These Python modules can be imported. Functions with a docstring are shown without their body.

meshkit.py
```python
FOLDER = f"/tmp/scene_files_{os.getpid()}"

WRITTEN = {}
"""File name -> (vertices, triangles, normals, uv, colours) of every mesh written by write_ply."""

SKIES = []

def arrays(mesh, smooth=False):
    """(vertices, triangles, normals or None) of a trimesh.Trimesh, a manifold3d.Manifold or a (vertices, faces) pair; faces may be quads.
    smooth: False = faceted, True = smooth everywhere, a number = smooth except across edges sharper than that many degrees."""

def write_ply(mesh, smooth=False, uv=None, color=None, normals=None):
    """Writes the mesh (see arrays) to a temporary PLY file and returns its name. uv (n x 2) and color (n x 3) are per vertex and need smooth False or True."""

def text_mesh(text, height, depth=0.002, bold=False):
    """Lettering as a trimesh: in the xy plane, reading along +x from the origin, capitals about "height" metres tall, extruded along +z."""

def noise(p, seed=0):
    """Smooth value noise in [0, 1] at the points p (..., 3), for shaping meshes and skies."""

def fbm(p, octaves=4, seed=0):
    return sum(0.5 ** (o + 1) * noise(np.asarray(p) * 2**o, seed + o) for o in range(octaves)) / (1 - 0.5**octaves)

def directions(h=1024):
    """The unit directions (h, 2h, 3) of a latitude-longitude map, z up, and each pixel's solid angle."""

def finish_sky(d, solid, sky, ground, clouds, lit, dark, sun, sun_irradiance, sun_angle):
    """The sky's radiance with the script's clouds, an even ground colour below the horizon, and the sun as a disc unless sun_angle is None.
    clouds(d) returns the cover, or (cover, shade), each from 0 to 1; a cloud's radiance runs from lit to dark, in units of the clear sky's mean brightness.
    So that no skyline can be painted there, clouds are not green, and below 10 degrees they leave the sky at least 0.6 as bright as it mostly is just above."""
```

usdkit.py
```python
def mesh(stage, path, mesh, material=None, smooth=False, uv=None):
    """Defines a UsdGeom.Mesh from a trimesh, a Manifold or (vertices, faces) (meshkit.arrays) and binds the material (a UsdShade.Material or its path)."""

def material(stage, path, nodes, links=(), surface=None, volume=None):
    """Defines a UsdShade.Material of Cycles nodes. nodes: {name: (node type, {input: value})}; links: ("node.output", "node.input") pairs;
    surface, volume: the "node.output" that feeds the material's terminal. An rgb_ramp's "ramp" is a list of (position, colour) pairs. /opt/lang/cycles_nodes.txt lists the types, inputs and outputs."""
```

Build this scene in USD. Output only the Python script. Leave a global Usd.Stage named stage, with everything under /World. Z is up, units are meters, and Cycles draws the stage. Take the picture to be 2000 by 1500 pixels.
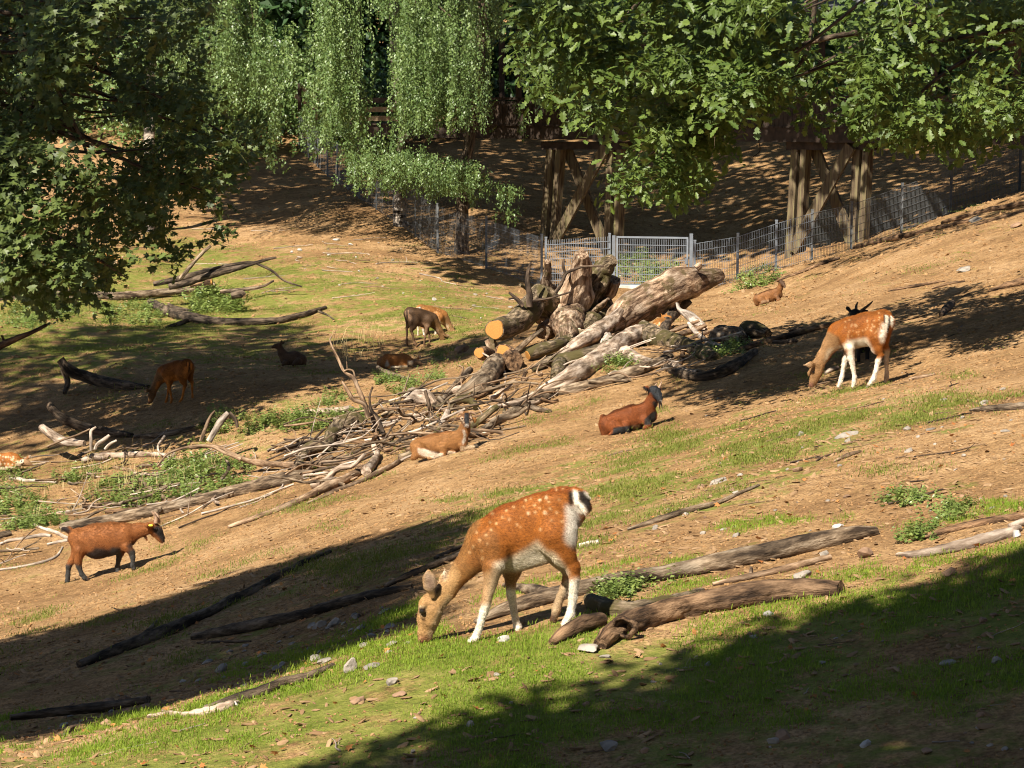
import math, random
import numpy as np
import trimesh
import usdkit, meshkit
from pxr import Usd, UsdGeom, UsdLux, UsdShade, Sdf, Gf, Vt
from scipy.interpolate import RBFInterpolator
from scipy.ndimage import map_coordinates, gaussian_filter
from PIL import Image, ImageDraw

stage = Usd.Stage.CreateInMemory()
UsdGeom.SetStageUpAxis(stage, 'Z')
UsdGeom.SetStageMetersPerUnit(stage, 1.0)
UsdGeom.Xform.Define(stage, '/World')
UsdGeom.Scope.Define(stage, '/World/Looks')
LK = '/World/Looks/'

# ---------------------------------------------------------------- camera, sky, sun, exposure
CAMZ = 4.0
PITCH = math.radians(8.0)
HFOV = math.radians(24.0)
F = 1000 / math.tan(HFOV / 2)          # focal length in pixels of the 2000 px wide photograph
cam = UsdGeom.Camera.Define(stage, '/World/camera')
cam.CreateHorizontalApertureAttr(36.0)
cam.CreateVerticalApertureAttr(27.0)
cam.CreateFocalLengthAttr(18.0 / math.tan(HFOV / 2))
cam.CreateFStopAttr(14.0)
cam.CreateFocusDistanceAttr(26.0)
cam.CreateExposureAttr(EXPOSURE := 1.38)
cam.AddTranslateOp().Set(Gf.Vec3d(0, 0, CAMZ))
cam.AddRotateXOp().Set(90.0 - math.degrees(PITCH))

SUN_TO = np.array([-0.50, -0.80, 1.0])
SUN_TO /= np.linalg.norm(SUN_TO)
sun = UsdLux.DistantLight.Define(stage, '/World/sun')
sun.CreateIntensityAttr(1.25)
sun.CreateAngleAttr(0.5)
sun.CreateNormalizeAttr(True)
sun.CreateColorAttr(Gf.Vec3f(1.0, 0.93, 0.80))
zax = Gf.Vec3d(*SUN_TO.tolist())
xax = Gf.Cross(Gf.Vec3d(0, 0, 1), zax).GetNormalized()
yax = Gf.Cross(zax, xax)
sun.AddTransformOp().Set(Gf.Matrix4d(xax[0], xax[1], xax[2], 0, yax[0], yax[1], yax[2], 0, zax[0], zax[1], zax[2], 0, 0, 0, 60, 1))
sky = UsdLux.DomeLight.Define(stage, '/World/sky')
sky.CreateIntensityAttr(1.0)
sm = usdkit.material(stage, LK + 'sky_light', {
    's': ('sky_texture', {'sky_type': 'single_scattering', 'sun_disc': False, 'air_density': 0.8, 'aerosol_density': 0.45, 'altitude': 300.0,
                          'sun_elevation': float(math.asin(SUN_TO[2])), 'sun_rotation': float(math.atan2(SUN_TO[0], SUN_TO[1]))}),
    'b': ('background_shader', {'strength': 0.05})}, [('s.color', 'b.color')], surface='b.background')
UsdShade.MaterialBindingAPI.Apply(sky.GetPrim()).Bind(sm)
sky.GetPrim().SetCustomDataByKey('kind', 'structure')

# ---------------------------------------------------------------- helpers
rng = np.random.default_rng(7)
USED = {}


def numbered(name, under='/World'):
    k = (under, name)
    n = USED.get(k, 0)
    USED[k] = n + 1
    return name if n == 0 else f'{name}_{n:03d}'


def tag(prim, label=None, cat=None, group=None, kind=None):
    for k, v in (('label', label), ('category', cat), ('group', group), ('kind', kind)):
        if v:
            prim.SetCustomDataByKey(k, v)
    return prim


def thing(name, label, cat, loc=(0, 0, 0), group=None, kind=None):
    x = UsdGeom.Xform.Define(stage, '/World/' + numbered(name))
    x.AddTranslateOp().Set(Gf.Vec3d(*[float(c) for c in loc]))
    x.GetPrim().SetCustomDataByKey('_', 0)
    x.GetPrim().ClearCustomDataByKey('_')
    return tag(x.GetPrim(), label, cat, group, kind)


def offset_of(parent):
    o = np.zeros(3)
    while parent and str(parent.GetPath()) != '/World':
        if parent.IsA(UsdGeom.Xformable):
            o += np.array(UsdGeom.Xformable(parent).GetLocalTransformation().ExtractTranslation())
        parent = parent.GetParent()
    return o


def obj(name, vf, mat, parent=None, smooth=False, attrs=None, label=None, cat=None, group=None, kind=None, local=False):
    """One Mesh prim, vertices given in world space (local=True: in the parent's space)."""
    base = str(parent.GetPath()) if parent else '/World'
    path = base + '/' + numbered(name, base)
    v, f = vf
    v = np.asarray(v, float)
    if parent and not local:
        v = v - offset_of(parent)
    m = usdkit.mesh(stage, path, (v, np.asarray(f, int)), mat, smooth=smooth)
    for n, a in (attrs or {}).items():
        a = np.asarray(a, np.float32)
        api = UsdGeom.PrimvarsAPI(m)
        if a.ndim == 1:
            api.CreatePrimvar(n, Sdf.ValueTypeNames.FloatArray, 'vertex').Set(Vt.FloatArray.FromNumpy(a))
        else:
            api.CreatePrimvar(n, Sdf.ValueTypeNames.Color3fArray if n == 'coat' else Sdf.ValueTypeNames.Float3Array, 'vertex').Set(Vt.Vec3fArray.FromNumpy(a))
    return tag(m.GetPrim(), label, cat, group, kind)


def quat_from_mats(R):
    """(n,3,3) rotation matrices (columns = axes) to (n,4) wxyz."""
    from scipy.spatial.transform import Rotation
    q = Rotation.from_matrix(R).as_quat()
    return np.concatenate([q[:, 3:], q[:, :3]], 1)


def instancer(name, parent, protos, pos, quat, scale, idx, kind='stuff', label=None, cat=None):
    """protos: list of (vf, material, attrs). Positions in world space."""
    base = str(parent.GetPath()) if parent else '/World'
    path = base + '/' + numbered(name, base)
    pi = UsdGeom.PointInstancer.Define(stage, path)
    off = offset_of(parent) if parent else np.zeros(3)
    targets = []
    for k, (vf, mat, sm) in enumerate(protos):
        pp = f'{path}/piece' + (f'_{k:03d}' if k else '')
        usdkit.mesh(stage, pp, vf, mat, smooth=sm)
        targets.append(Sdf.Path(pp))
    pi.CreatePrototypesRel().SetTargets(targets)
    pi.CreateProtoIndicesAttr(Vt.IntArray.FromNumpy(np.asarray(idx, np.int32)))
    pi.CreatePositionsAttr(Vt.Vec3fArray.FromNumpy((np.asarray(pos) - off).astype(np.float32)))
    q = np.asarray(quat, float)
    pi.CreateOrientationsAttr(Vt.QuathArray([Gf.Quath(float(a), float(b), float(c), float(d)) for a, b, c, d in q]))
    s = np.asarray(scale, np.float32)
    if s.ndim == 1:
        s = np.repeat(s[:, None], 3, 1)
    pi.CreateScalesAttr(Vt.Vec3fArray.FromNumpy(s))
    return tag(pi.GetPrim(), label, cat, None, kind)


def cat_meshes(parts):
    vs, fs, n = [], [], 0
    for v, f in parts:
        v = np.asarray(v, float)
        vs.append(v)
        fs.append(np.asarray(f, int) + n)
        n += len(v)
    return np.vstack(vs), np.vstack(fs)


def box(c, size, R=None):
    m = trimesh.creation.box(size)
    v = np.array(m.vertices)
    if R is not None:
        v = v @ np.asarray(R).T
    return v + np.asarray(c, float), np.array(m.faces)


def beam(a, b, w, h, up=(0, 0, 1), chamfer=0.0):
    """A box-section bar from a to b: w across, h along up."""
    a, b = np.asarray(a, float), np.asarray(b, float)
    x = b - a
    L = np.linalg.norm(x)
    x /= L
    y = np.cross(up, x)
    if np.linalg.norm(y) < 1e-6:
        y = np.cross((0, 1, 0), x)
    y /= np.linalg.norm(y)
    z = np.cross(x, y)
    return box((a + b) / 2, (L, w, h), np.stack([x, y, z], 1))


def catmull(P_, n):
    P_ = np.asarray(P_, float)
    if len(P_) == 2:
        t = np.linspace(0, 1, n)[:, None]
        return P_[0] * (1 - t) + P_[1] * t
    Q = np.vstack([2 * P_[0] - P_[1], P_, 2 * P_[-1] - P_[-2]])
    t = np.linspace(0, len(P_) - 1 - 1e-9, n)
    i = t.astype(int)
    u = (t - i)[:, None]
    a, b, c, d = Q[i], Q[i + 1], Q[i + 2], Q[i + 3]
    return 0.5 * (2 * b + (c - a) * u + (2 * a - 5 * b + 4 * c - d) * u ** 2 + (3 * b - a - 3 * c + d) * u ** 3)


def tube(pts, rad, sides=10, rings=None, rough=0.12, seed=0, flat=1.0, caps=True, nscale=None):
    """A knobbly limb through pts (n,3) with radii; returns (v, f), lp (log coordinates for the bark)."""
    pts, rad = np.asarray(pts, float), np.asarray(rad, float)
    rings = rings or max(len(pts) * 4, 6)
    C_ = catmull(np.concatenate([pts, rad[:, None]], 1), rings)
    c, r = C_[:, :3], np.maximum(C_[:, 3], rad.min() * 0.5)
    T = np.gradient(c, axis=0)
    T /= np.linalg.norm(T, axis=1, keepdims=True) + 1e-9
    N = np.zeros_like(T)
    n0 = np.cross(T[0], (0.13, 0.21, 0.97))
    n0 = n0 / (np.linalg.norm(n0) + 1e-9)
    for k in range(rings):
        n0 = n0 - T[k] * (n0 @ T[k])
        n0 /= np.linalg.norm(n0) + 1e-9
        N[k] = n0
    B = np.cross(T, N)
    th = np.linspace(0, 2 * np.pi, sides, endpoint=False)
    s = np.concatenate([[0], np.cumsum(np.linalg.norm(np.diff(c, axis=0), axis=1))])
    rm = r.mean()
    cs, sn = np.cos(th), np.sin(th)
    lp = np.stack([np.broadcast_to(cs * rm, (rings, sides)), np.broadcast_to(sn * rm, (rings, sides)), np.repeat(s[:, None], sides, 1) * 0.22], -1)
    k = nscale or 1.6 / max(rm, 0.004)
    disp = (meshkit.fbm(lp * np.array([k, k, k * 1.6]) + seed * 17.3, 4, seed) - 0.5) * 2 * rough
    lump = (meshkit.noise(np.stack([s / (rm * 6 + 1e-6), s * 0 + seed * 3.1, s * 0], -1), seed) - 0.5) * rough * 1.2
    rr = r[:, None] * (1 + disp + lump[:, None])
    v = c[:, None, :] + N[:, None, :] * (cs * rr)[..., None] + B[:, None, :] * (sn * rr * flat)[..., None]
    idx = np.arange(rings * sides).reshape(rings, sides)
    a, b = idx[:-1], idx[1:]
    a2, b2 = np.roll(a, -1, 1), np.roll(b, -1, 1)
    f = np.concatenate([np.stack([a, a2, b2], -1).reshape(-1, 3), np.stack([a, b2, b], -1).reshape(-1, 3)])
    v, lp = v.reshape(-1, 3), lp.reshape(-1, 3)
    if caps:
        for ring, flip in ((0, False), (rings - 1, True)):
            rv = v[ring * sides:(ring + 1) * sides]
            n = len(v)
            v = np.vstack([v, rv, rv.mean(0)])
            lp = np.vstack([lp, lp[ring * sides:(ring + 1) * sides], lp[ring * sides:(ring + 1) * sides].mean(0)])
            i = np.arange(sides)
            tri = np.stack([n + i, np.full(sides, n + sides), n + (i + 1) % sides], -1)
            f = np.vstack([f, tri[:, ::-1] if flip else tri])
    return (v, f), lp


def icos(sub, r=1.0, c=(0, 0, 0), sc=(1, 1, 1)):
    m = trimesh.creation.icosphere(sub, r)
    return np.array(m.vertices) * np.asarray(sc, float) + np.asarray(c, float), np.array(m.faces)


# ---------------------------------------------------------------- materials
def pmat(name, nodes, links, **kw):
    return usdkit.material(stage, LK + name, nodes, links, **kw)


def simple(name, col, rough=0.7, var=0.25, scale=8.0, bump=0.0, bscale=40.0, metallic=0.0, spec=0.3):
    n = {'g': ('geometry', {}), 'n': ('noise_texture', {'scale': scale, 'detail': 4.0, 'roughness': 0.6}),
         'r': ('rgb_ramp', {'ramp': [(0.37, tuple(c * (1 - var) for c in col)), (0.63, tuple(min(c * (1 + var), 0.95) for c in col))]}),
         'p': ('principled_bsdf', {'roughness': rough, 'metallic': metallic, 'specular_ior_level': spec})}
    l = [('g.position', 'n.vector'), ('n.fac', 'r.fac'), ('r.color', 'p.base_color')]
    if bump:
        n['n2'] = ('noise_texture', {'scale': bscale, 'detail': 3.0})
        n['b'] = ('bump', {'strength': bump, 'distance': 0.01})
        l += [('g.position', 'n2.vector'), ('n2.fac', 'b.height'), ('b.normal', 'p.normal')]
    return pmat(name, n, l, surface='p.BSDF')


def bark(name, stops, moss=None, moss_amt=0.5, scale=14.0, bump=1.0, dist=0.03, stretch=(1, 1, 1)):
    """Colour runs along the grain through the limb's own coordinates (primvar lp); moss grows in patches."""
    stops = [(0.5 + (q - 0.5) * 0.42, tuple(c * (0.40, 0.58, 0.74)[k] for c in col)) for k, (q, col) in enumerate(stops)]
    n = {'a': ('attribute', {'attribute': 'lp'}),
         'm': ('mapping', {'scale': stretch}),
         'n': ('noise_texture', {'scale': scale, 'detail': 5.0, 'roughness': 0.65}),
         'r': ('rgb_ramp', {'ramp': stops}),
         'g': ('geometry', {}),
         'n3': ('noise_texture', {'scale': 1.9, 'detail': 3.0}),
         'r3': ('rgb_ramp', {'ramp': [(0.40, (0.68, 0.68, 0.68)), (0.60, (1.25, 1.22, 1.17))]}),
         'mx': ('mix_color', {'blend_type': 'multiply', 'fac': 1.0}),
         'n2': ('noise_texture', {'scale': scale * 2.3, 'detail': 4.0, 'roughness': 0.7}),
         'b': ('bump', {'strength': bump, 'distance': dist}),
         'p': ('principled_bsdf', {'roughness': 0.85, 'specular_ior_level': 0.2})}
    l = [('a.vector', 'm.vector'), ('m.vector', 'n.vector'), ('n.fac', 'r.fac'), ('m.vector', 'n2.vector'), ('n2.fac', 'b.height'), ('b.normal', 'p.normal'),
         ('g.position', 'n3.vector'), ('n3.fac', 'r3.fac'), ('r.color', 'mx.a'), ('r3.color', 'mx.b')]
    last = 'mx.result'
    if moss:
        n['n4'] = ('noise_texture', {'scale': 3.2, 'detail': 5.0, 'roughness': 0.6})
        n['r4'] = ('rgb_ramp', {'ramp': [(0.62 - moss_amt * 0.3, (0, 0, 0)), (0.72 - moss_amt * 0.3, (1, 1, 1))]})
        n['mm'] = ('mix_color', {'blend_type': 'mix', 'b': moss})
        l += [('g.position', 'n4.vector'), ('n4.fac', 'r4.fac'), ('r4.color', 'mm.fac'), (last, 'mm.a')]
        last = 'mm.result'
    l.append((last, 'p.base_color'))
    return pmat(name, n, l, surface='p.BSDF')


def leafmat(name, col, col2, rough=0.42, trans=0.35, tcol=None, spec=0.5):
    n = {'o': ('object_info', {}), 'g': ('geometry', {}),
         'w': ('noise_texture', {'scale': 2.3, 'detail': 2.0}),
         'ad': ('math', {'math_type': 'add'}), 'fr': ('math', {'math_type': 'fraction'}),
         'r': ('rgb_ramp', {'ramp': [(0.0, col), (0.6, tuple((a + b) / 2 for a, b in zip(col, col2))), (1.0, col2)]}),
         'p': ('principled_bsdf', {'roughness': rough, 'specular_ior_level': spec}),
         't': ('translucent_bsdf', {'color': tcol or tuple(min(1, c * 2.0) for c in col2)}),
         'mx': ('mix_closure', {'fac': trans})}
    l = [('o.random', 'ad.value1'), ('g.position', 'w.vector'), ('w.fac', 'ad.value2'), ('ad.value', 'fr.value1'), ('fr.value', 'r.fac'),
         ('r.color', 'p.base_color'), ('p.BSDF', 'mx.closure1'), ('t.BSDF', 'mx.closure2')]
    return pmat(name, n, l, surface='mx.closure')


M = {}
M['bark_grey'] = bark('bark_grey', [(0.25, (0.07, 0.045, 0.028)), (0.5, (0.20, 0.14, 0.09)), (0.8, (0.36, 0.28, 0.20))])
M['bark_brown'] = bark('bark_brown', [(0.25, (0.06, 0.033, 0.018)), (0.5, (0.19, 0.11, 0.06)), (0.8, (0.34, 0.21, 0.12))])
M['bark_moss'] = bark('bark_moss', [(0.25, (0.06, 0.042, 0.028)), (0.5, (0.20, 0.145, 0.09)), (0.8, (0.38, 0.29, 0.20))], moss=(0.060, 0.048, 0.017), moss_amt=0.55, scale=20, dist=0.02)
M['bark_bleached'] = bark('bark_bleached', [(0.2, (0.20, 0.13, 0.085)), (0.5, (0.42, 0.31, 0.23)), (0.8, (0.60, 0.49, 0.40))], bump=0.5)
M['bark_big'] = bark('bark_big', [(0.25, (0.13, 0.07, 0.04)), (0.48, (0.36, 0.235, 0.15)), (0.8, (0.60, 0.46, 0.34))], moss=(0.085, 0.060, 0.028), moss_amt=0.35, scale=11, dist=0.05)
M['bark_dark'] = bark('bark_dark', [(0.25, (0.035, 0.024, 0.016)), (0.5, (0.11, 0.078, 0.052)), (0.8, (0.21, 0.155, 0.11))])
M['bark_birch'] = bark('bark_birch', [(0.3, (0.05, 0.04, 0.03)), (0.48, (0.35, 0.29, 0.24)), (0.8, (0.6, 0.52, 0.44))], stretch=(0.35, 0.35, 3.5), scale=9)
M['stick_pale'] = bark('stick_pale', [(0.2, (0.30, 0.22, 0.16)), (0.5, (0.52, 0.42, 0.34)), (0.8, (0.68, 0.58, 0.50))], bump=0.3)
M['stick_brown'] = bark('stick_brown', [(0.2, (0.12, 0.07, 0.04)), (0.5, (0.28, 0.18, 0.11)), (0.8, (0.44, 0.32, 0.22))], bump=0.4)
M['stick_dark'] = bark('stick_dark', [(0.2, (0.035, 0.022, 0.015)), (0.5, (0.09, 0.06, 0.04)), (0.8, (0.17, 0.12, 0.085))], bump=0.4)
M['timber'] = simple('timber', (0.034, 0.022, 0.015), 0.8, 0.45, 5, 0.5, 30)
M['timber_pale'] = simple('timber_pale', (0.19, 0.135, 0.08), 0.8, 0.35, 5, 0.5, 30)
M['timber_post'] = pmat('timber_post', {
    'g': ('geometry', {}), 'm': ('mapping', {'scale': (9.0, 9.0, 0.7)}), 'n': ('noise_texture', {'scale': 1.6, 'detail': 5.0, 'roughness': 0.65}),
    'r': ('rgb_ramp', {'ramp': [(0.36, (0.045, 0.032, 0.02)), (0.5, (0.115, 0.083, 0.05)), (0.64, (0.15, 0.13, 0.062))]}),
    'b': ('bump', {'strength': 0.5, 'distance': 0.02}), 'p': ('principled_bsdf', {'roughness': 0.85, 'specular_ior_level': 0.2})},
    [('g.position', 'm.vector'), ('m.vector', 'n.vector'), ('n.fac', 'r.fac'), ('n.fac', 'b.height'), ('b.normal', 'p.normal'), ('r.color', 'p.base_color')], surface='p.BSDF')
M['metal'] = simple('galvanised_metal', (0.17, 0.19, 0.22), 0.5, 0.12, 6, metallic=0.35, spec=0.5)
M['metal_dull'] = simple('weathered_metal', (0.11, 0.115, 0.12), 0.6, 0.2, 6, metallic=0.3, spec=0.4)
M['concrete'] = simple('concrete', (0.42, 0.39, 0.34), 0.9, 0.2, 5, 0.3)
M['slate'] = simple('roof_sheet', (0.16, 0.16, 0.17), 0.7, 0.2, 3)
M['leaf_oak'] = leafmat('leaf_oak', (0.042, 0.073, 0.013), (0.108, 0.150, 0.027), trans=0.22, tcol=(0.13, 0.21, 0.03), rough=0.5, spec=0.35)
M['leaf_maple'] = leafmat('leaf_maple', (0.044, 0.066, 0.015), (0.098, 0.126, 0.030), trans=0.2, tcol=(0.10, 0.17, 0.035), rough=0.5, spec=0.35)
M['leaf_birch'] = leafmat('leaf_birch', (0.070, 0.122, 0.034), (0.155, 0.215, 0.066), trans=0.25, tcol=(0.19, 0.27, 0.06))
M['leaf_dark'] = leafmat('leaf_dark', (0.022, 0.05, 0.014), (0.04, 0.085, 0.024), trans=0.2, tcol=(0.06, 0.12, 0.02))
M['weed'] = leafmat('leaf_weed', (0.09, 0.135, 0.026), (0.185, 0.225, 0.058), trans=0.25, tcol=(0.22, 0.29, 0.06))
M['grass'] = leafmat('grass_blade', (0.105, 0.17, 0.014), (0.225, 0.285, 0.034), rough=0.6, trans=0.3, tcol=(0.24, 0.36, 0.03), spec=0.2)
M['grass_thin'] = leafmat('grass_thin', (0.095, 0.125, 0.018), (0.20, 0.205, 0.042), rough=0.6, trans=0.25, tcol=(0.2, 0.24, 0.035), spec=0.2)
M['grass_dry'] = leafmat('grass_dry', (0.34, 0.24, 0.11), (0.48, 0.38, 0.2), rough=0.7, trans=0.2, tcol=(0.4, 0.3, 0.15), spec=0.2)
M['litter'] = leafmat('wood_chips', (0.15, 0.088, 0.043), (0.29, 0.185, 0.10), rough=0.9, trans=0.0, spec=0.15)
M['clod'] = leafmat('soil_clods', (0.19, 0.105, 0.046), (0.29, 0.172, 0.08), rough=0.95, trans=0.0, spec=0.1)
M['leaf_fallen'] = leafmat('fallen_leaves', (0.24, 0.08, 0.022), (0.36, 0.17, 0.055), rough=0.8, trans=0.1, spec=0.2)
M['stone_grey'] = simple('stone_grey', (0.21, 0.18, 0.15), 0.85, 0.4, 7, 0.5, 60)
M['stone_pale'] = simple('stone_pale', (0.34, 0.31, 0.275), 0.85, 0.2, 9, 0.4, 60)
M['stone_brown'] = simple('stone_brown', (0.19, 0.115, 0.07), 0.9, 0.35, 7, 0.5, 60)
M['cut'] = pmat('sawn_wood', {
    'a': ('attribute', {'attribute': 'lp'}), 'w': ('wave_texture', {'wave_type': 'rings', 'rings_direction': 'z', 'scale': 14.0, 'distortion': 3.0, 'detail': 3.0, 'detail_scale': 3.0}),
    'r': ('rgb_ramp', {'ramp': [(0.0, (0.20, 0.075, 0.012)), (0.5, (0.37, 0.160, 0.026)), (1.0, (0.43, 0.20, 0.042))]}),
    'p': ('principled_bsdf', {'roughness': 0.8})}, [('a.vector', 'w.vector'), ('w.fac', 'r.fac'), ('r.color', 'p.base_color')], surface='p.BSDF')
M['coat'] = pmat('animal_coat', {
    'a': ('attribute', {'attribute': 'coat'}), 'g': ('geometry', {}),
    'm': ('mapping', {'scale': (0.42, 1.0, 0.85), 'rotation': (0.0, 0.35, 0.0)}),
    'n': ('noise_texture', {'scale': 120.0, 'detail': 3.0, 'roughness': 0.7}),
    'r': ('rgb_ramp', {'ramp': [(0.36, (0.62, 0.60, 0.58)), (0.64, (1.32, 1.32, 1.32))]}),
    'n2': ('noise_texture', {'scale': 9.0, 'detail': 3.0}),
    'r2': ('rgb_ramp', {'ramp': [(0.38, (0.80, 0.78, 0.76)), (0.62, (1.16, 1.16, 1.16))]}),
    'mx': ('mix_color', {'blend_type': 'multiply', 'fac': 1.0}), 'mx2': ('mix_color', {'blend_type': 'multiply', 'fac': 1.0}),
    'b': ('bump', {'strength': 0.55, 'distance': 0.008}),
    'p': ('principled_bsdf', {'roughness': 0.62, 'specular_ior_level': 0.12})},
    [('g.position', 'm.vector'), ('m.vector', 'n.vector'), ('n.fac', 'r.fac'), ('g.position', 'n2.vector'), ('n2.fac', 'r2.fac'), ('a.color', 'mx.a'), ('r.color', 'mx.b'),
     ('mx.result', 'mx2.a'), ('r2.color', 'mx2.b'), ('mx2.result', 'p.base_color'), ('n.fac', 'b.height'), ('b.normal', 'p.normal')], surface='p.BSDF')
M['fur'] = pmat('fur_hair', {'a': ('attribute', {'attribute': 'coat'}), 'p': ('principled_bsdf', {'roughness': 0.6, 'specular_ior_level': 0.15})}, [('a.color', 'p.base_color')], surface='p.BSDF')
M['eye'] = pmat('eye_gloss', {'p': ('principled_bsdf', {'base_color': (0.012, 0.008, 0.006), 'roughness': 0.12})}, [], surface='p.BSDF')
M['horn'] = simple('horn_brown', (0.22, 0.14, 0.09), 0.55, 0.3, 30, 0.4, 90)
M['tag_yellow'] = simple('tag_yellow', (0.75, 0.66, 0.05), 0.4, 0.05)
# ---------------------------------------------------------------- the lie of the land
CPT, SPT = math.cos(PITCH), math.sin(PITCH)
CAM = np.array([0, 0, CAMZ])


def P(px, py, d):
    """World point seen at pixel (px, py) of the photograph at depth d along the camera's axis."""
    px, py, d = np.broadcast_arrays(np.asarray(px, float), np.asarray(py, float), np.asarray(d, float))
    xc, yc = (px - 1000) / F * d, -(py - 750) / F * d
    return np.stack([xc, yc * SPT + d * CPT, yc * CPT - d * SPT], -1) + CAM


def project(p):
    q = np.asarray(p, float) - CAM
    d = q[..., 1] * CPT - q[..., 2] * SPT
    yc = q[..., 1] * SPT + q[..., 2] * CPT
    ds = np.where(d > 0.1, d, 0.1)
    return 1000 + q[..., 0] / ds * F, 750 - yc / ds * F, d


LAND = np.array([(0,2000,9),(1000,1960,8.2),(2000,1850,8),(0,1500,14.4),(500,1500,13.8),(1000,1500,13.2),(1500,1500,12.6),(2000,1500,12.0),
(100,1495,14.7),(300,1430,15.1),(460,1382,15.4),(700,1312,15.6),(830,1266,15.7),(1000,1250,15.75),(1110,1217,15.9),
(1200,1240,15.6),(1640,1150,16.0),(2000,1060,16.0),(1500,1350,14.0),(2000,1260,13.9),(1000,1370,14.4),
(940,1205,17.0),(1300,1130,17.6),(1700,1035,18.3),(2000,965,18.3),
(0,1440,18.0),(200,1390,18.5),(400,1330,19),(600,1270,19),(0,1330,21.5),(150,1300,21.5),(400,1210,22.5),
(0,1225,27),(300,1155,27.5),(640,1070,27),(900,1000,26.5),(1200,925,27),(1500,845,26.5),(2000,735,26),
(800,1110,21.5),(1000,1060,22),(1300,990,21.5),(1650,900,22),(2000,830,22),
(0,1150,32),(200,1120,32),(500,1030,32),(860,915,32.5),(1230,850,32),(1690,752,30.7),(2000,665,31),
(0,1010,37),(300,950,38),(550,880,38.5),(850,815,39),(1100,765,38),(1400,700,38),(1700,635,38),(2000,570,38),
(0,850,45),(330,785,45),(550,755,44.5),(760,720,48),(960,690,46),(1200,650,45),(1450,620,46),(1700,545,47),(2000,475,46),
(0,690,53),(300,695,52),(570,705,50),(840,675,53),(1050,630,54),(1300,610,54),(1495,590,55),(1700,500,55),(2000,395,56),
(0,610,62),(300,605,62),(630,610,60),(900,600,60),(1100,585,62),(1250,572,65),(1450,550,64),(1500,530,62),
(300,510,70),(600,500,70),(900,530,68),(1060,558,67),(950,525,70),(850,490,73),(770,430,78),(700,390,82),(640,345,90),
(400,450,78),(200,420,80),(500,380,85),(520,300,95),(0,400,82),(300,300,95),(400,200,108),(0,250,105),(0,100,125),(400,60,130),
(1060,520,71),(1540,520,66.5),(1665,480,68),(1270,520,74),(1000,420,80),(1000,300,95),(1100,270,100),(1300,450,78),(1300,400,84),(1300,270,98),
(1500,400,80),(1500,300,90),(1700,400,76),(1700,330,84),(1900,390,70),(1900,330,80),(2000,300,80),(1000,150,112),(1500,150,108),(2000,150,100),
(1000,0,130),(2000,0,120),(1500,0,122),(0,-200,150),(1000,-200,150),(2000,-200,140)], float)
_p = P(LAND[:, 0], LAND[:, 1], LAND[:, 2]) - CAM
NU, NL, UM = 161, 480, 0.30
L0, L1 = math.log(8.0), math.log(170.0)
_us, _Ls = np.linspace(-UM, UM, NU), np.linspace(L0, L1, NL)
_rbf = RBFInterpolator(np.stack([_p[:, 0] / _p[:, 1] * 2.2, np.log(_p[:, 1])], 1), _p[:, 2] / _p[:, 1], kernel='thin_plate_spline', smoothing=2e-4)
WG = _rbf(np.stack(np.meshgrid(_us * 2.2, _Ls, indexing='ij'), -1).reshape(-1, 2)).reshape(NU, NL)
SL = np.clip((WG[8] - WG[0]) / (_us[8] - _us[0]), -0.05, 0.22)
SR = np.clip((WG[-1] - WG[-9]) / (_us[-1] - _us[-9]), -0.05, 0.22)


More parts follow.
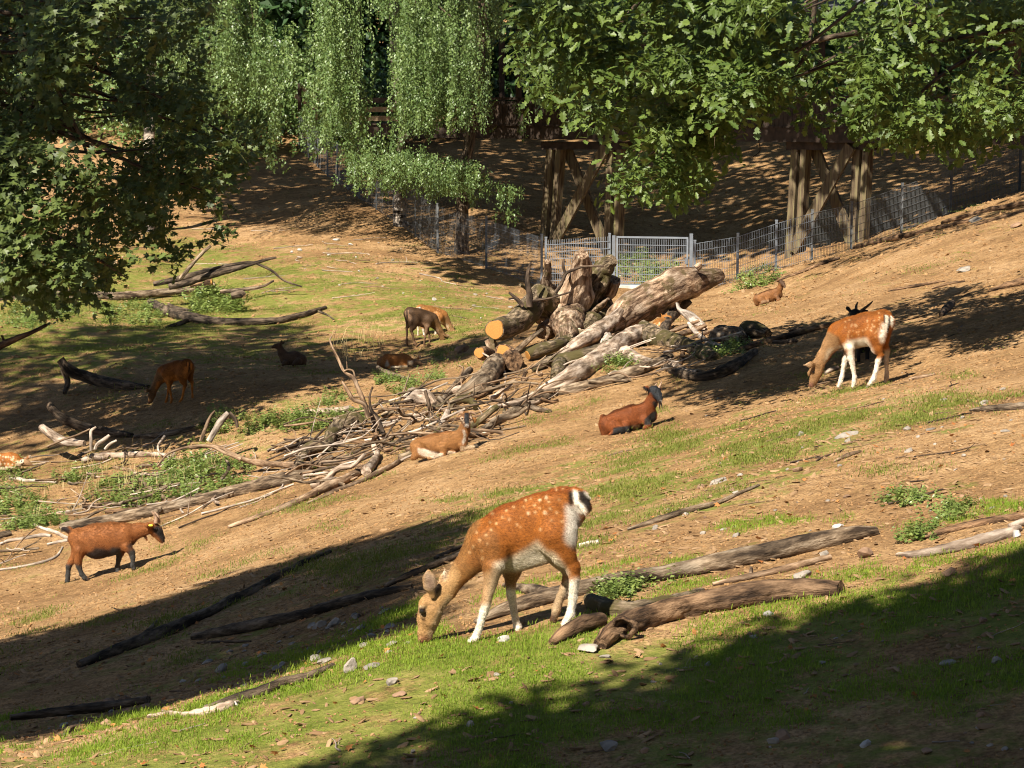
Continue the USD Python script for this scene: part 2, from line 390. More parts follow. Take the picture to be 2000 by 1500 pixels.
def slope_at(u, y):
    L = np.log(np.maximum(y, 8.0))
    fl = (np.minimum(L, L1) - L0) / (L1 - L0) * (NL - 1)
    uc = np.clip(u, -UM, UM)
    w = map_coordinates(WG, [(uc + UM) / (2 * UM) * (NU - 1), fl], order=1, mode='nearest')
    sl = np.interp(fl, np.arange(NL), SL)
    sr = np.interp(fl, np.arange(NL), SR)
    return w + np.where(u < -UM, (u + UM) * sl, 0) + np.where(u > UM, (u - UM) * sr, 0)


def ground_z(x, y):
    x, y = np.broadcast_arrays(np.asarray(x, float), np.asarray(y, float))
    yy = np.maximum(y, 8.0)
    z = slope_at(x / yy, yy) * yy + CAMZ
    q = np.stack([x, y, np.zeros_like(x)], -1)
    amp = np.clip(yy / 40, 0.3, 1.6)
    z = z + (meshkit.fbm(q * 1.7, 3, 5) - 0.5) * 0.09 * np.minimum(amp, 0.8) + (meshkit.fbm(q * 0.35, 2, 9) - 0.5) * 0.22 * amp * np.clip((yy - 17) / 12, 0, 1)
    return z


def G(px, py):
    """Ground points under pixels (vectorised): the first place along each ray where the land comes up to it."""
    px, py = np.broadcast_arrays(np.asarray(px, float), np.asarray(py, float))
    q = P(px, py, 1.0) - CAM
    u, w = q[..., 0] / q[..., 1], q[..., 2] / q[..., 1]
    Ls = np.linspace(L0, L1, 900)
    shape = u.shape
    u, w = u.ravel(), w.ravel()
    out = np.zeros((len(u), 3))
    for s in range(0, len(u), 4000):
        uu, ww = u[s:s + 4000], w[s:s + 4000]
        g = slope_at(np.repeat(uu[:, None], 900, 1), np.repeat(np.exp(Ls)[None], len(uu), 0))
        hit = g >= ww[:, None]
        k = np.where(hit.any(1), hit.argmax(1), 899)
        k0 = np.maximum(k - 1, 0)
        r = np.arange(len(uu))
        g0, g1 = g[r, k0] - ww, g[r, k] - ww
        t = np.where(np.abs(g1 - g0) > 1e-9, np.clip(-g0 / (g1 - g0 + 1e-12), 0, 1), 0)
        y = np.exp(Ls[k0] + t * (Ls[k] - Ls[k0]))
        out[s:s + 4000, 0], out[s:s + 4000, 1] = uu * y, y
    out[:, 2] = ground_z(out[:, 0], out[:, 1])
    return out.reshape(*shape, 3)


def depth_of(p):
    return project(p)[2]


def mask_image(polys, blur=10, size=(560, 420), k=0.25, off=(60, 30)):
    """A soft map in photograph pixels of where the turf grows: used to look up how green a spot of ground is."""
    im = Image.new('F', size, 0.0)
    dr = ImageDraw.Draw(im)
    for pts, val in polys:
        dr.polygon([(x * k + off[0] / 2, y * k + off[1] / 2) for x, y in pts], fill=float(val))
    return gaussian_filter(np.array(im), blur), k, off


def sample_mask(mk, px, py):
    a, k, off = mk
    return map_coordinates(a, [py * k + off[1] / 2, px * k + off[0] / 2], order=1, mode='nearest')


TURF = mask_image([
    ([(-100, 1420), (0, 1260), (300, 1170), (640, 1080), (870, 1015), (1000, 1040), (900, 1100), (860, 1200), (830, 1262), (700, 1312), (460, 1380), (100, 1500), (-100, 1500)], 0.32),
    ([(-100, 1600), (-100, 1510), (100, 1492), (300, 1428), (460, 1378), (700, 1305), (830, 1262), (960, 1245), (1110, 1215), (1200, 1250), (1450, 1215), (1700, 1150), (2100, 1060), (2100, 1600)], 0.86),
    ([(1050, 1420), (1500, 1330), (2100, 1200), (2100, 1600), (1000, 1600)], 0.5),
    ([(800, 1015), (1100, 905), (1240, 862), (1330, 845), (1560, 785), (1760, 770), (1910, 790), (1910, 835), (1700, 870), (1560, 930), (1500, 985), (1350, 1010), (1250, 1045), (1180, 1075), (1000, 1045), (870, 1030)], 0.60),
    ([(1560, 810), (1760, 775), (1910, 795), (1900, 832), (1700, 860), (1560, 870)], 0.66),
    ([(1100, 960), (1240, 900), (1400, 880), (1380, 930), (1200, 1000), (1130, 1010)], 0.62),
    ([(-100, 560), (180, 500), (350, 450), (470, 480), (700, 520), (900, 545), (1030, 590), (1010, 650), (880, 690), (800, 650), (640, 625), (500, 640), (330, 690), (-100, 740)], 0.72),
    ([(-100, 720), (330, 680), (500, 640), (780, 640), (700, 700), (300, 740), (-100, 790)], 0.5),
    ([(0, 880), (300, 830), (600, 760), (800, 740), (800, 800), (500, 900), (300, 980), (0, 1040)], 0.35),
], blur=7)

# ground sheet: fine near the camera, coarser far away, out past the hill
_u = np.concatenate([-0.24 - (np.linspace(0, 1, 40)[::-1][:-1] ** 1.6) * 1.5, np.linspace(-0.24, 0.24, 430), 0.24 + (np.linspace(0, 1, 40)[1:] ** 1.6) * 1.5])
_y = np.concatenate([[-40, -20, -8, 0, 3, 5, 6.5, 7.5], np.exp(np.linspace(math.log(8), math.log(24), 330)), np.exp(np.linspace(math.log(24), math.log(170), 330)[1:])])
UU, YY = np.meshgrid(_u, _y)
XX = UU * np.maximum(YY, 8.0)
ZZ = ground_z(XX, YY)
gv = np.stack([XX, YY, ZZ], -1).reshape(-1, 3)
ii = np.arange(len(gv)).reshape(XX.shape)
a, b, c, d = ii[:-1, :-1], ii[:-1, 1:], ii[1:, 1:], ii[1:, :-1]
gf = np.concatenate([np.stack([a, b, c], -1).reshape(-1, 3), np.stack([a, c, d], -1).reshape(-1, 3)])
gpx, gpy, gd = project(gv)
turf = np.where((gd > 3), sample_mask(TURF, np.clip(gpx, -110, 2110), np.clip(gpy, -50, 1590)), 0.5)
M['ground'] = pmat('hillside_soil', {
    'g': ('geometry', {}), 'a': ('attribute', {'attribute': 'turf'}),
    'n1': ('noise_texture', {'scale': 0.55, 'detail': 5.0, 'roughness': 0.6}),
    'n2': ('noise_texture', {'scale': 7.0, 'detail': 6.0, 'roughness': 0.7}),
    'n3': ('noise_texture', {'scale': 34.0, 'detail': 4.0, 'roughness': 0.65}),
    'r1': ('rgb_ramp', {'ramp': [(0.36, (0.20, 0.112, 0.049)), (0.5, (0.268, 0.157, 0.070)), (0.64, (0.325, 0.20, 0.098))]}),
    'r2': ('rgb_ramp', {'ramp': [(0.37, (0.58, 0.55, 0.53)), (0.5, (0.98, 0.98, 0.98)), (0.64, (1.22, 1.25, 1.28))]}),
    'mu': ('mix_color', {'blend_type': 'multiply', 'fac': 0.85}),
    'r3': ('rgb_ramp', {'ramp': [(0.36, (0.55, 0.53, 0.51)), (0.5, (1.0, 1.0, 1.0)), (0.64, (1.35, 1.38, 1.42))]}),
    'mu2': ('mix_color', {'blend_type': 'multiply', 'fac': 0.9}),
    'gn': ('noise_texture', {'scale': 1.5, 'detail': 7.0, 'roughness': 0.72}),
    'gm': ('math', {'math_type': 'subtract', 'value2': 0.5}),
    'gs': ('math', {'math_type': 'multiply', 'value2': 3.4}),
    'ga': ('math', {'math_type': 'add'}),
    'gr': ('rgb_ramp', {'ramp': [(0.35, (0, 0, 0)), (0.8, (1, 1, 1))]}),
    'gc': ('rgb_ramp', {'ramp': [(0.3, (0.070, 0.095, 0.014)), (0.5, (0.125, 0.150, 0.022)), (0.68, (0.20, 0.19, 0.05))]}),
    'mg': ('mix_color', {'blend_type': 'mix'}), 'mf': ('math', {'math_type': 'multiply', 'value2': 0.86}),
    'hb': ('math', {'math_type': 'add'}), 'hs': ('math', {'math_type': 'multiply', 'value2': 0.45}),
    'b': ('bump', {'strength': 1.0, 'distance': 0.05}),
    'p': ('principled_bsdf', {'roughness': 0.95, 'specular_ior_level': 0.12})},
    [('g.position', 'n1.vector'), ('g.position', 'n2.vector'), ('g.position', 'n3.vector'), ('n1.fac', 'r1.fac'), ('n2.fac', 'r2.fac'), ('n3.fac', 'r3.fac'),
     ('r1.color', 'mu.a'), ('r2.color', 'mu.b'), ('mu.result', 'mu2.a'), ('r3.color', 'mu2.b'), ('g.position', 'gn.vector'), ('gn.fac', 'gm.value1'), ('gm.value', 'gs.value1'),
     ('gs.value', 'ga.value1'), ('a.fac', 'ga.value2'), ('ga.value', 'gr.fac'), ('n2.fac', 'gc.fac'), ('mu2.result', 'mg.a'), ('gc.color', 'mg.b'), ('gr.color', 'mf.value1'), ('mf.value', 'mg.fac'),
     ('n3.fac', 'hs.value1'), ('hs.value', 'hb.value1'), ('n2.fac', 'hb.value2'), ('hb.value', 'b.height'), ('b.normal', 'p.normal'), ('mg.result', 'p.base_color')], surface='p.BSDF')
obj('ground', (gv, gf), M['ground'], smooth=True, attrs={'turf': turf}, kind='structure', label='sloping brown soil of the enclosure with worn patches of turf')
# ---------------------------------------------------------------- trees
def fan(outline, centre, fold=0.15, droop=0.1):
    o = np.array(outline, float)
    right = o
    left = o[::-1][1:-1] * [-1, 1] if abs(o[-1, 0]) < 1e-6 else o[::-1] * [-1, 1]
    ring = np.vstack([right, left])
    v = np.vstack([ring, [centre]])
    v = np.column_stack([v, fold * np.abs(v[:, 0]) - droop * v[:, 1] ** 2])
    n = len(ring)
    i = np.arange(n)
    return v, np.stack([i, (i + 1) % n, np.full(n, n)], -1)


LEAF = {
    'maple': fan([(0, -0.12), (0.28, -0.1), (0.72, 0.08), (0.40, 0.30), (0.66, 0.70), (0.2, 0.56), (0, 1.0)], (0, 0.2), 0.12, 0.12),
    'oak': fan([(0, 0), (0.12, 0.12), (0.20, 0.26), (0.12, 0.34), (0.30, 0.50), (0.17, 0.58), (0.31, 0.76), (0.16, 0.82), (0.12, 0.95), (0, 1.0)], (0, 0.5), 0.18, 0.16),
    'birch': (np.array([(0, 0, 0), (0.36, 0.42, 0.05), (0, 1.0, -0.1), (-0.36, 0.42, 0.05)]), np.array([(0, 1, 2), (0, 2, 3)])),
}


def rot_frame(nrm, tip):
    """Columns: x, y (towards the leaf tip), z (leaf normal)."""
    z = nrm / np.linalg.norm(nrm, axis=-1, keepdims=True)
    y = tip - z * (tip * z).sum(-1, keepdims=True)
    y = y / (np.linalg.norm(y, axis=-1, keepdims=True) + 1e-9)
    return np.stack([np.cross(y, z), y, z], -1)


def sprig(kind, n, size, length, seed, spread=0.9):
    """A twig with n leaves: twig along +y, leaf faces towards +z."""
    r = np.random.default_rng(seed)
    lv, lf = LEAF[kind]
    parts = []
    for k in range(n):
        t = (k + 0.5) / n
        side = r.normal(0, 1, 3) * [1, 0.4, 0.3]
        tip = np.array([math.copysign(spread, side[0]) + r.normal(0, 0.4), 0.5 + 0.5 * t + r.normal(0, 0.3), r.normal(-0.25, 0.3)])
        nr = np.array([r.normal(0, 0.42), r.normal(0, 0.42), 1.0])
        R = rot_frame(nr[None], tip[None])[0]
        s = size * r.uniform(0.7, 1.2)
        base = np.array([r.normal(0, 0.05), t * length + r.normal(0, 0.03), r.normal(0, 0.06)]) * [1, 1, 1]
        parts.append((lv * s @ R.T + base, lf))
    tw, _ = tube([(0, -0.12, 0.01), (0, length * 0.5, 0.015), (0, length * 0.95, -0.02)], [0.006, 0.005, 0.003], sides=3, rings=4, caps=False, rough=0.0)
    return cat_meshes(parts + [tw])


def spray(kind, n, size, ball, seed):
    r = np.random.default_rng(seed)
    lv, lf = LEAF[kind]
    parts = []
    for k in range(n):
        R = rot_frame(r.normal(0, 0.6, (1, 3)) + [0, 0, 1], r.normal(0, 1, (1, 3)))[0]
        parts.append((lv * size * r.uniform(0.7, 1.25) @ R.T + r.normal(0, ball / 2.2, 3) * [1, 1, 0.7], lf))
    return cat_meshes(parts)


def facing(n, r, up=0.5, sunw=0.65, jit=0.5):
    nr = np.array([0, 0, up]) + SUN_TO * sunw + r.normal(0, jit, (n, 3))
    tip = r.normal(0, 1, (n, 3)) + [0, 0, -0.5]
    return rot_frame(nr, tip)


def poly_mask(polys, pad=400):
    im = Image.new('L', ((2000 + 2 * pad) // 4, (1500 + 2 * pad) // 4), 0)
    dr = ImageDraw.Draw(im)
    for pts in polys:
        dr.polygon([((x + pad) / 4, (y + pad) / 4) for x, y in pts], fill=1)
    a = np.array(im)

    def test(px, py):
        i, j = ((py + pad) / 4).astype(int), ((px + pad) / 4).astype(int)
        ok = (i >= 0) & (j >= 0) & (i < a.shape[0]) & (j < a.shape[1])
        return ok & (a[np.clip(i, 0, a.shape[0] - 1), np.clip(j, 0, a.shape[1] - 1)] > 0)
    return test


def in_frame(p, m=30):
    px, py, d = project(p)
    return (d > 0.3) & (px > -m) & (px < 2000 + m) & (py > -m) & (py < 1500 + m)


def shade_spots(polys, h, cover, r, scale=1.0, thick=2.5, clump=0.0, cut=(), beyond=0.0):
    """Where a crown h metres up must carry leaves for its shade to fall on the ground inside the given outline."""
    t = poly_mask(polys)
    tc = poly_mask(list(cut)) if cut else None
    vx = np.array([q for p_ in polys for q in p_], float)
    g = G(np.clip(vx[:, 0], -350, 2350), np.clip(vx[:, 1], -50, 1850))
    lo, hi = g[:, :2].min(0) - 1, g[:, :2].max(0) + 1
    n0 = int(np.prod(hi - lo) * 60)
    n0 = min(n0, 400000)
    q = lo + r.random((n0, 2)) * (hi - lo)
    z = ground_z(q[:, 0], q[:, 1])
    g = np.column_stack([q, z])
    px, py, d = project(g)
    ok = t(px, py) & (d > beyond)
    if tc is not None:
        ok &= ~tc(px, py)
    area = ok.mean() * np.prod(hi - lo) * SUN_TO[2]
    g = g[ok]
    n = int(-math.log(1 - cover) * area / (0.125 * scale ** 2))
    n = min(n, len(g))
    g = g[r.permutation(len(g))[:n]]
    if clump:
        g = g[meshkit.fbm(g * 0.55, 3, 31) > clump]
    hh = h + r.normal(0, thick / 2, len(g))
    p = g + SUN_TO * (hh / SUN_TO[2])[:, None]
    return p[~in_frame(p)]


def spots_on_plane(polys, y, h, cover, r, scale=1.0, thick=2.5):
    """The same for things standing upright at distance y."""
    t = poly_mask(polys)
    vx = np.array([q for p_ in polys for q in p_], float)
    x0, x1, y0, y1 = vx[:, 0].min(), vx[:, 0].max(), vx[:, 1].min(), vx[:, 1].max()
    n0 = 60000
    px, py = r.uniform(x0, x1, n0), r.uniform(y0, y1, n0)
    ok = t(px, py)
    area = ok.mean() * (x1 - x0) * (y1 - y0) * (y / F) ** 2 * abs(SUN_TO[1])
    px, py = px[ok], py[ok]
    n = min(int(-math.log(1 - cover) * area / (0.125 * scale ** 2)), len(px))
    p = P(px[:n], py[:n], y + r.normal(0, 0.3, n))
    hh = h + r.normal(0, thick / 2, n)
    p = p + SUN_TO * (hh / SUN_TO[2])[:, None]
    return p[~in_frame(p)]


SPRAY = {k: [spray(k, 14, s, 0.55, 90 + i) for i in range(2)] for k, s in (('oak', 0.24), ('maple', 0.17), ('birch', 0.2))}


def add_sprays(parent, name, pts, kind, mat, r, scale=1.0):
    n = len(pts)
    R = facing(n, r, 0.4, 0.8, 0.5)
    instancer(name, parent, [(m, mat, False) for m in SPRAY[kind]], pts, quat_from_mats(R), scale * r.uniform(0.8, 1.25, n), r.integers(0, 2, n))


def trunk_of(parent, pts, rad, mat, name='trunk', sides=14, rough=0.12, seed=1):
    m, lp = tube(pts, rad, sides=sides, rough=rough, seed=seed, rings=len(pts) * 5)
    return obj(name, m, mat, parent, smooth=True, attrs={'lp': lp})


def limbs(parent, base_pts, targets, mat, r, rad=0.09, name='limb', n=8):
    """Boughs from points on the trunk out to places in the crown, all one part."""
    vs, lps = [], []
    for k in range(n):
        a = base_pts[r.integers(len(base_pts))]
        b = targets[r.integers(len(targets))]
        m1 = a * 0.6 + b * 0.4 + r.normal(0, 0.3, 3) + [0, 0, 0.4]
        m2 = a * 0.25 + b * 0.75 + r.normal(0, 0.25, 3)
        m, lp = tube([a, m1, m2, b], [rad, rad * 0.7, rad * 0.4, rad * 0.15], sides=6, rings=12, rough=0.1, seed=k)
        vs.append(m)
        lps.append(lp)
    obj(name, cat_meshes(vs), mat, parent, smooth=True, attrs={'lp': np.vstack(lps)})


def sample_poly(polys, n, r, gap=0.0, gscale=0.012, seed=3, jitter=None):
    t = poly_mask(polys)
    vx = np.array([q for p_ in polys for q in p_], float)
    px = r.uniform(vx[:, 0].min(), vx[:, 0].max(), n * 6)
    py = r.uniform(vx[:, 1].min(), vx[:, 1].max(), n * 6)
    ok = t(px, py)
    if gap:
        f = meshkit.fbm(np.stack([px * gscale, py * gscale, px * 0], -1), 3, seed)
        ok &= f > gap
    return px[ok][:n], py[ok][:n]


def leafy(parent, kind, mat, px, py, d, size, r, n_leaf, name='crown', length=0.3, k=4, jit=0.5, scale=(0.75, 1.25)):
    pts = P(px, py, d)
    n = len(pts)
    R = facing(n, r, 0.45, 0.65, jit)
    protos = [(sprig(kind, n_leaf, size, length, 200 + i * 7), mat, False) for i in range(k)]
    instancer(name, parent, protos, pts, quat_from_mats(R), r.uniform(*scale, n), r.integers(0, k, n))
    return pts


def single_leaves(parent, kind, mat, px, py, d, size, r):
    pts = P(px, py, d) - offset_of(parent)
    R = facing(len(pts), r, 0.4, 0.75, 0.42)
    lv, lf = LEAF[kind]
    for p_, R_ in zip(pts, R):
        obj('leaf', (lv * size * r.uniform(0.8, 1.25) @ R_.T + p_, lf), mat, parent, local=True)


def gz(x, y):
    return float(ground_z(np.array([x]), np.array([y]))[0])


def at(x, y, h=0.0):
    return np.array([x, y, gz(x, y) + h])


r = np.random.default_rng(11)
# --- maple at the left edge: its boughs reach into the picture
base = at(-12.5, 41.0)
maple = thing('maple_tree', 'maple at the left edge with lobed leaves hanging over the hollow', 'tree', base)
trunk_of(maple, [base + [0, 0, -0.3], base + [0.2, 0, 4], base + [0.1, 0.2, 10], base + [0.4, -0.3, 18]], [0.5, 0.4, 0.34, 0.2], M['bark_dark'])
MP = [[(-80, -60), (430, -60), (405, 60), (385, 140), (430, 200), (500, 262), (518, 320), (480, 395), (452, 470), (385, 482), (345, 520), (322, 552), (290, 560), (240, 500), (200, 560), (170, 585), (110, 600), (0, 560), (-80, 570)]]
px, py = sample_poly(MP, 2700, r, gap=0.455, gscale=0.016, seed=5)
dd = r.uniform(40.0, 46.5, len(px)) + (px > 250) * 1.0
mp_pts = leafy(maple, 'maple', M['leaf_maple'], px, py, dd, 0.092, r, 9, length=0.40, scale=(0.6, 1.35))
px, py = sample_poly([[(-80, 250), (180, 290), (190, 420), (150, 560), (-80, 560)], [(60, -40), (250, -40), (200, 120), (60, 160)]], 620, r, gap=0.42, gscale=0.02, seed=8)
leafy(maple, 'maple', M['leaf_maple'], px, py, r.uniform(38.5, 39.8, len(px)), 0.105, r, 8, length=0.40, name='front_foliage', jit=0.4)
px, py = sample_poly([[(-20, 250), (180, 290), (190, 420), (150, 560), (-20, 560)], [(60, 0), (220, 0), (180, 120), (60, 160)], [(230, 480), (330, 480), (330, 550), (290, 555)]], 300, r, gap=0.40, gscale=0.02, seed=8)
single_leaves(maple, 'maple', M['leaf_maple'], px[:300], py[:300], r.uniform(37.6, 38.4, len(px[:300])), 0.115, r)
limbs(maple, [base + [0.15, 0.1, z] for z in (5, 6, 7, 8, 9)], mp_pts, M['bark_dark'], r, 0.08, n=26)
vs, lps = [], []
for pts_, rad in (([(-60, 130, 42), (120, 240, 42), (280, 330, 42.5), (420, 380, 43)], (0.075, 0.05, 0.03, 0.012)), ([(-60, 380, 41), (60, 440, 41), (180, 500, 41), (250, 545, 41)], (0.06, 0.045, 0.03, 0.012)),
                  ([(-60, 60, 42), (180, 130, 42.5), (350, 210, 43), (500, 300, 44)], (0.075, 0.05, 0.03, 0.012)), ([(100, 150, 42), (170, 300, 42), (190, 420, 42), (210, 560, 42)], (0.045, 0.03, 0.02, 0.01))):
    w = np.array([P(*q) for q in pts_])
    m, lp = tube(w, rad, sides=6, rings=18, seed=len(vs))
    vs.append(m)
    lps.append(lp)
obj('bough', cat_meshes(vs), M['bark_dark'], maple, smooth=True, attrs={'lp': np.vstack(lps)})
sp = [shade_spots([[(-250, 660), (60, 660), (210, 628), (420, 632), (560, 640), (600, 700), (560, 770), (470, 800), (330, 850), (100, 880), (-250, 900)]], 20, 0.8, r, 1.5, clump=0.36),
      shade_spots([[(880, 700), (850, 690), (870, 676), (960, 655), (1020, 650), (980, 672)]], 20, 0.9, r, 1.2),
      spots_on_plane([[(180, -60), (430, -60), (410, 150), (520, 260), (530, 330), (470, 480), (340, 560), (230, 520), (200, 580), (150, 480), (170, 300), (60, 190), (230, 150)]], 43, 8, 0.86, r, 1.4)]
add_sprays(maple, 'upper_crown', np.vstack(sp), 'maple', M['leaf_maple'], r, 1.4)

# --- oak reaching in from the right
base = at(11.5, 31.0)
oak = thing('oak_tree', 'oak with lobed sunlit leaves hanging in from the top right', 'tree', base)
trunk_of(oak, [base + [0, 0, -0.3], base + [0, 0, 3], base + [-0.2, 0.1, 8], base + [-0.5, 0.4, 15]], [0.55, 0.45, 0.38, 0.25], M['bark_dark'])
OK1 = [[(985, -60), (1590, -60), (1580, 60), (1560, 140), (1535, 180), (1500, 215), (1465, 235), (1450, 290), (1430, 345), (1390, 395), (1340, 405), (1295, 355), (1245, 365), (1210, 370), (1190, 315), (1130, 250), (1090, 210), (1050, 175), (1010, 120), (1000, 60)],
       [(1690, -60), (2080, -60), (2080, 255), (1990, 240), (1930, 265), (1850, 295), (1770, 275), (1710, 245), (1680, 190), (1665, 120), (1700, 60)]]
ctr_x, ctr_y = sample_poly(OK1, 270, r, gap=0.47, gscale=0.012, seed=77)
ctr_d = r.uniform(29.0, 35.5, len(ctr_x))
k = r.integers(0, len(ctr_x), 5000)
px, py, dd = ctr_x[k] + r.normal(0, 21, 5000), ctr_y[k] + r.normal(0, 12, 5000), ctr_d[k] + r.normal(0, 0.25, 5000)
okp = poly_mask(OK1)(px, py)
oak_pts = leafy(oak, 'oak', M['leaf_oak'], px[okp], py[okp], dd[okp], 0.105, r, 8, length=0.27, jit=0.62, scale=(0.55, 1.35))
px, py = sample_poly([[(1560, 0), (1720, 0), (1700, 240), (1560, 235)], [(1100, 120), (1560, 60), (1560, 200), (1200, 260)]], 340, r, gap=0.5, gscale=0.02, seed=44)
leafy(oak, 'oak', M['leaf_oak'], px, py, r.uniform(35, 37, len(px)), 0.16, r, 8, length=0.28, name='inner_foliage', jit=0.6)
px, py = sample_poly([[(1000, 10), (1550, 10), (1540, 190), (1460, 260), (1400, 250), (1250, 330), (1190, 330), (1060, 220)], [(1700, 0), (1990, 0), (1990, 230), (1850, 260), (1720, 200)]], 300, r, gap=0.44, gscale=0.018, seed=12)
single_leaves(oak, 'oak', M['leaf_oak'], px[:300], py[:300], r.uniform(28.0, 28.9, len(px[:300])), 0.135, r)
limbs(oak, [base + [-0.1, 0.1, z] for z in (5, 6, 7, 8, 9)], oak_pts, M['bark_dark'], r, 0.06, n=11)
vs, lps = [], []
for pts_, rad in (([(2080, -60, 31.7), (1800, 40, 33.0), (1560, 90, 33.0), (1380, 210, 33.0), (1240, 330, 33.0)], (0.06, 0.05, 0.035, 0.02, 0.006)), ([(1600, -60, 34.3), (1585, 60, 34.3), (1572, 110, 34.3), (1520, 180, 34.3), (1490, 240, 34.3)], (0.045, 0.035, 0.028, 0.016, 0.006)),
                  ([(1490, 235, 30.4), (1482, 270, 30.4), (1484, 295, 30.4), (1465, 310, 30.4)], (0.009, 0.008, 0.007, 0.004)), ([(2080, 60, 31.7), (1900, 110, 31.7), (1780, 200, 31.7), (1740, 290, 31.7)], (0.05, 0.035, 0.02, 0.006)),
                  ([(1440, 140, 30.4), (1420, 190, 30.4), (1400, 230, 30.4), (1395, 290, 30.4)], (0.012, 0.009, 0.007, 0.004)), ([(1300, -60, 33.0), (1200, 60, 33.0), (1120, 140, 33.0), (1060, 190, 33.0)], (0.04, 0.03, 0.016, 0.006))):
    w = np.array([P(*q) for q in pts_])
    m, lp = tube(w, rad, sides=6, rings=20, seed=len(vs))
    vs.append(m)
    lps.append(lp)
obj('bough', cat_meshes(vs), M['bark_dark'], oak, smooth=True, attrs={'lp': np.vstack(lps)})
sp = [spots_on_plane([[(1270, 270), (1490, 270), (1460, 390), (1400, 450), (1320, 450), (1230, 400), (1180, 330)], [(1500, 0), (1720, -20), (1700, 260), (1600, 250), (1490, 260), (1500, 120)], [(1680, 210), (2000, 230), (2000, 330), (1700, 330)]], 32, 7, 0.90, r, 1.2),
      spots_on_plane([[(985, -60), (2080, -60), (2080, 300), (1050, 300)]], 32, 7.5, 0.88, r, 1.2),
      spots_on_plane([[(1600, -60), (2080, -60), (2080, 300), (1650, 300)]], 31.5, 6.5, 0.78, r, 1.2),
      shade_spots([[(1380, 556), (1500, 520), (1650, 482), (1800, 440), (2000, 395), (2250, 340), (2250, 390), (2000, 425), (1900, 446), (1800, 470), (1650, 512), (1560, 535), (1430, 570)]], 13, 0.6, r, 1.3, clump=0.42)]
add_sprays(oak, 'upper_crown', np.vstack(sp), 'oak', M['leaf_oak'], r, 1.15)

# --- birches behind the fence, their twigs hanging in curtains
STRAND = []
for s in range(4):
    rr = np.random.default_rng(400 + s)
    lv, lf = LEAF['birch']
    parts = []
    for k in range(19):
        zz = -k / 19 * 0.42
        tip = np.array([rr.normal(0, 0.6), rr.normal(0, 0.6), -0.9])
        R = rot_frame((np.array([0, -0.7, 0.35]) + rr.normal(0, 0.55, 3))[None], tip[None])[0]
        parts.append((lv * 0.085 * rr.uniform(0.6, 1.3) @ R.T + [rr.normal(0, 0.065), rr.normal(0, 0.065), zz], lf))
    tw, _ = tube([(0, 0, 0.02), (0.01, 0, -0.2), (0, 0, -0.44)], [0.004, 0.004, 0.003], sides=3, rings=3, caps=False, rough=0)
    STRAND.append(cat_meshes(parts + [tw]))


def curtain(parent, regions, d, r, name='crown'):
    pos, qs, sc = [], [], []
    for x0, x1, y0, y1, n in regions:
        hubs = r.uniform(x0, x1, max(n // 7, 1))
        tops = r.uniform(y0, y0 + 0.35 * (y1 - y0), len(hubs))
        ends = y1 - np.abs(r.normal(0, 0.16 * (y1 - y0), len(hubs)))
        for _ in range(int(n * 1.25)):
            hb_ = r.integers(len(hubs))
            x = hubs[hb_] + r.normal(0, 7)
            ya = tops[hb_] + r.uniform(-20, 40) if r.random() < 0.6 else r.uniform(y0, max(ends[hb_] - 50, y0 + 1))
            yb = ends[hb_] - abs(r.normal(0, 30))
            dz = r.uniform(*d)
            top, bot = P(x, ya, dz), P(x + r.normal(0, 9), max(yb, ya + 20), dz)
            L_ = np.linalg.norm(top - bot)
            m = max(int(L_ / 0.36), 1)
            w = np.cumsum(r.normal(0, 0.07, (m, 2)), 0)
            for j in range(m):
                t = j / m
                p_ = top * (1 - t) + bot * t
                p_[:2] += w[j]
                pos.append(p_)
                a_ = r.uniform(0, 2 * math.pi) * 0.25
                qs.append([math.cos(a_ / 2), 0, 0, math.sin(a_ / 2)])
                sc.append(r.uniform(0.8, 1.25))
    instancer(name, parent, [(m_, M['leaf_birch'], False) for m_ in STRAND], np.array(pos), np.array(qs), np.array(sc), r.integers(0, 4, len(pos)))
    return np.array(pos)


def birch(label, basepx, trunk_px, radii, regions, d, shade, mat=None, dz=77.0):
    g = P(basepx[0], basepx[1], dz)
    g[2] = gz(g[0], g[1])
    t = thing('birch_tree', label, 'tree', g)
    pts_ = [P(x, y, dz) for x, y in trunk_px]
    pts_ = [g - [0, 0, 0.3]] + pts_
    top = pts_[-1]
    pts_ += [top + [0.2, 0, 4], top + [0.3, 0.2, 9]]
    trunk_of(t, np.array(pts_), list(radii) + [radii[-1] * 0.8, radii[-1] * 0.4], mat or M['bark_birch'], rough=0.1)
    c = curtain(t, regions, (dz - 4 if d is None else d[0], dz if d is None else d[1]), r)
    if shade is not None and len(shade):
        add_sprays(t, 'upper_crown', shade, 'birch', M['leaf_birch'], r, 2.2)
    limbs(t, [top + [0, 0, z] for z in (0, 2, 4, 6)], c[c[:, 2] > np.percentile(c[:, 2], 60)], M['bark_dark'], r, 0.06, n=14)
    return t


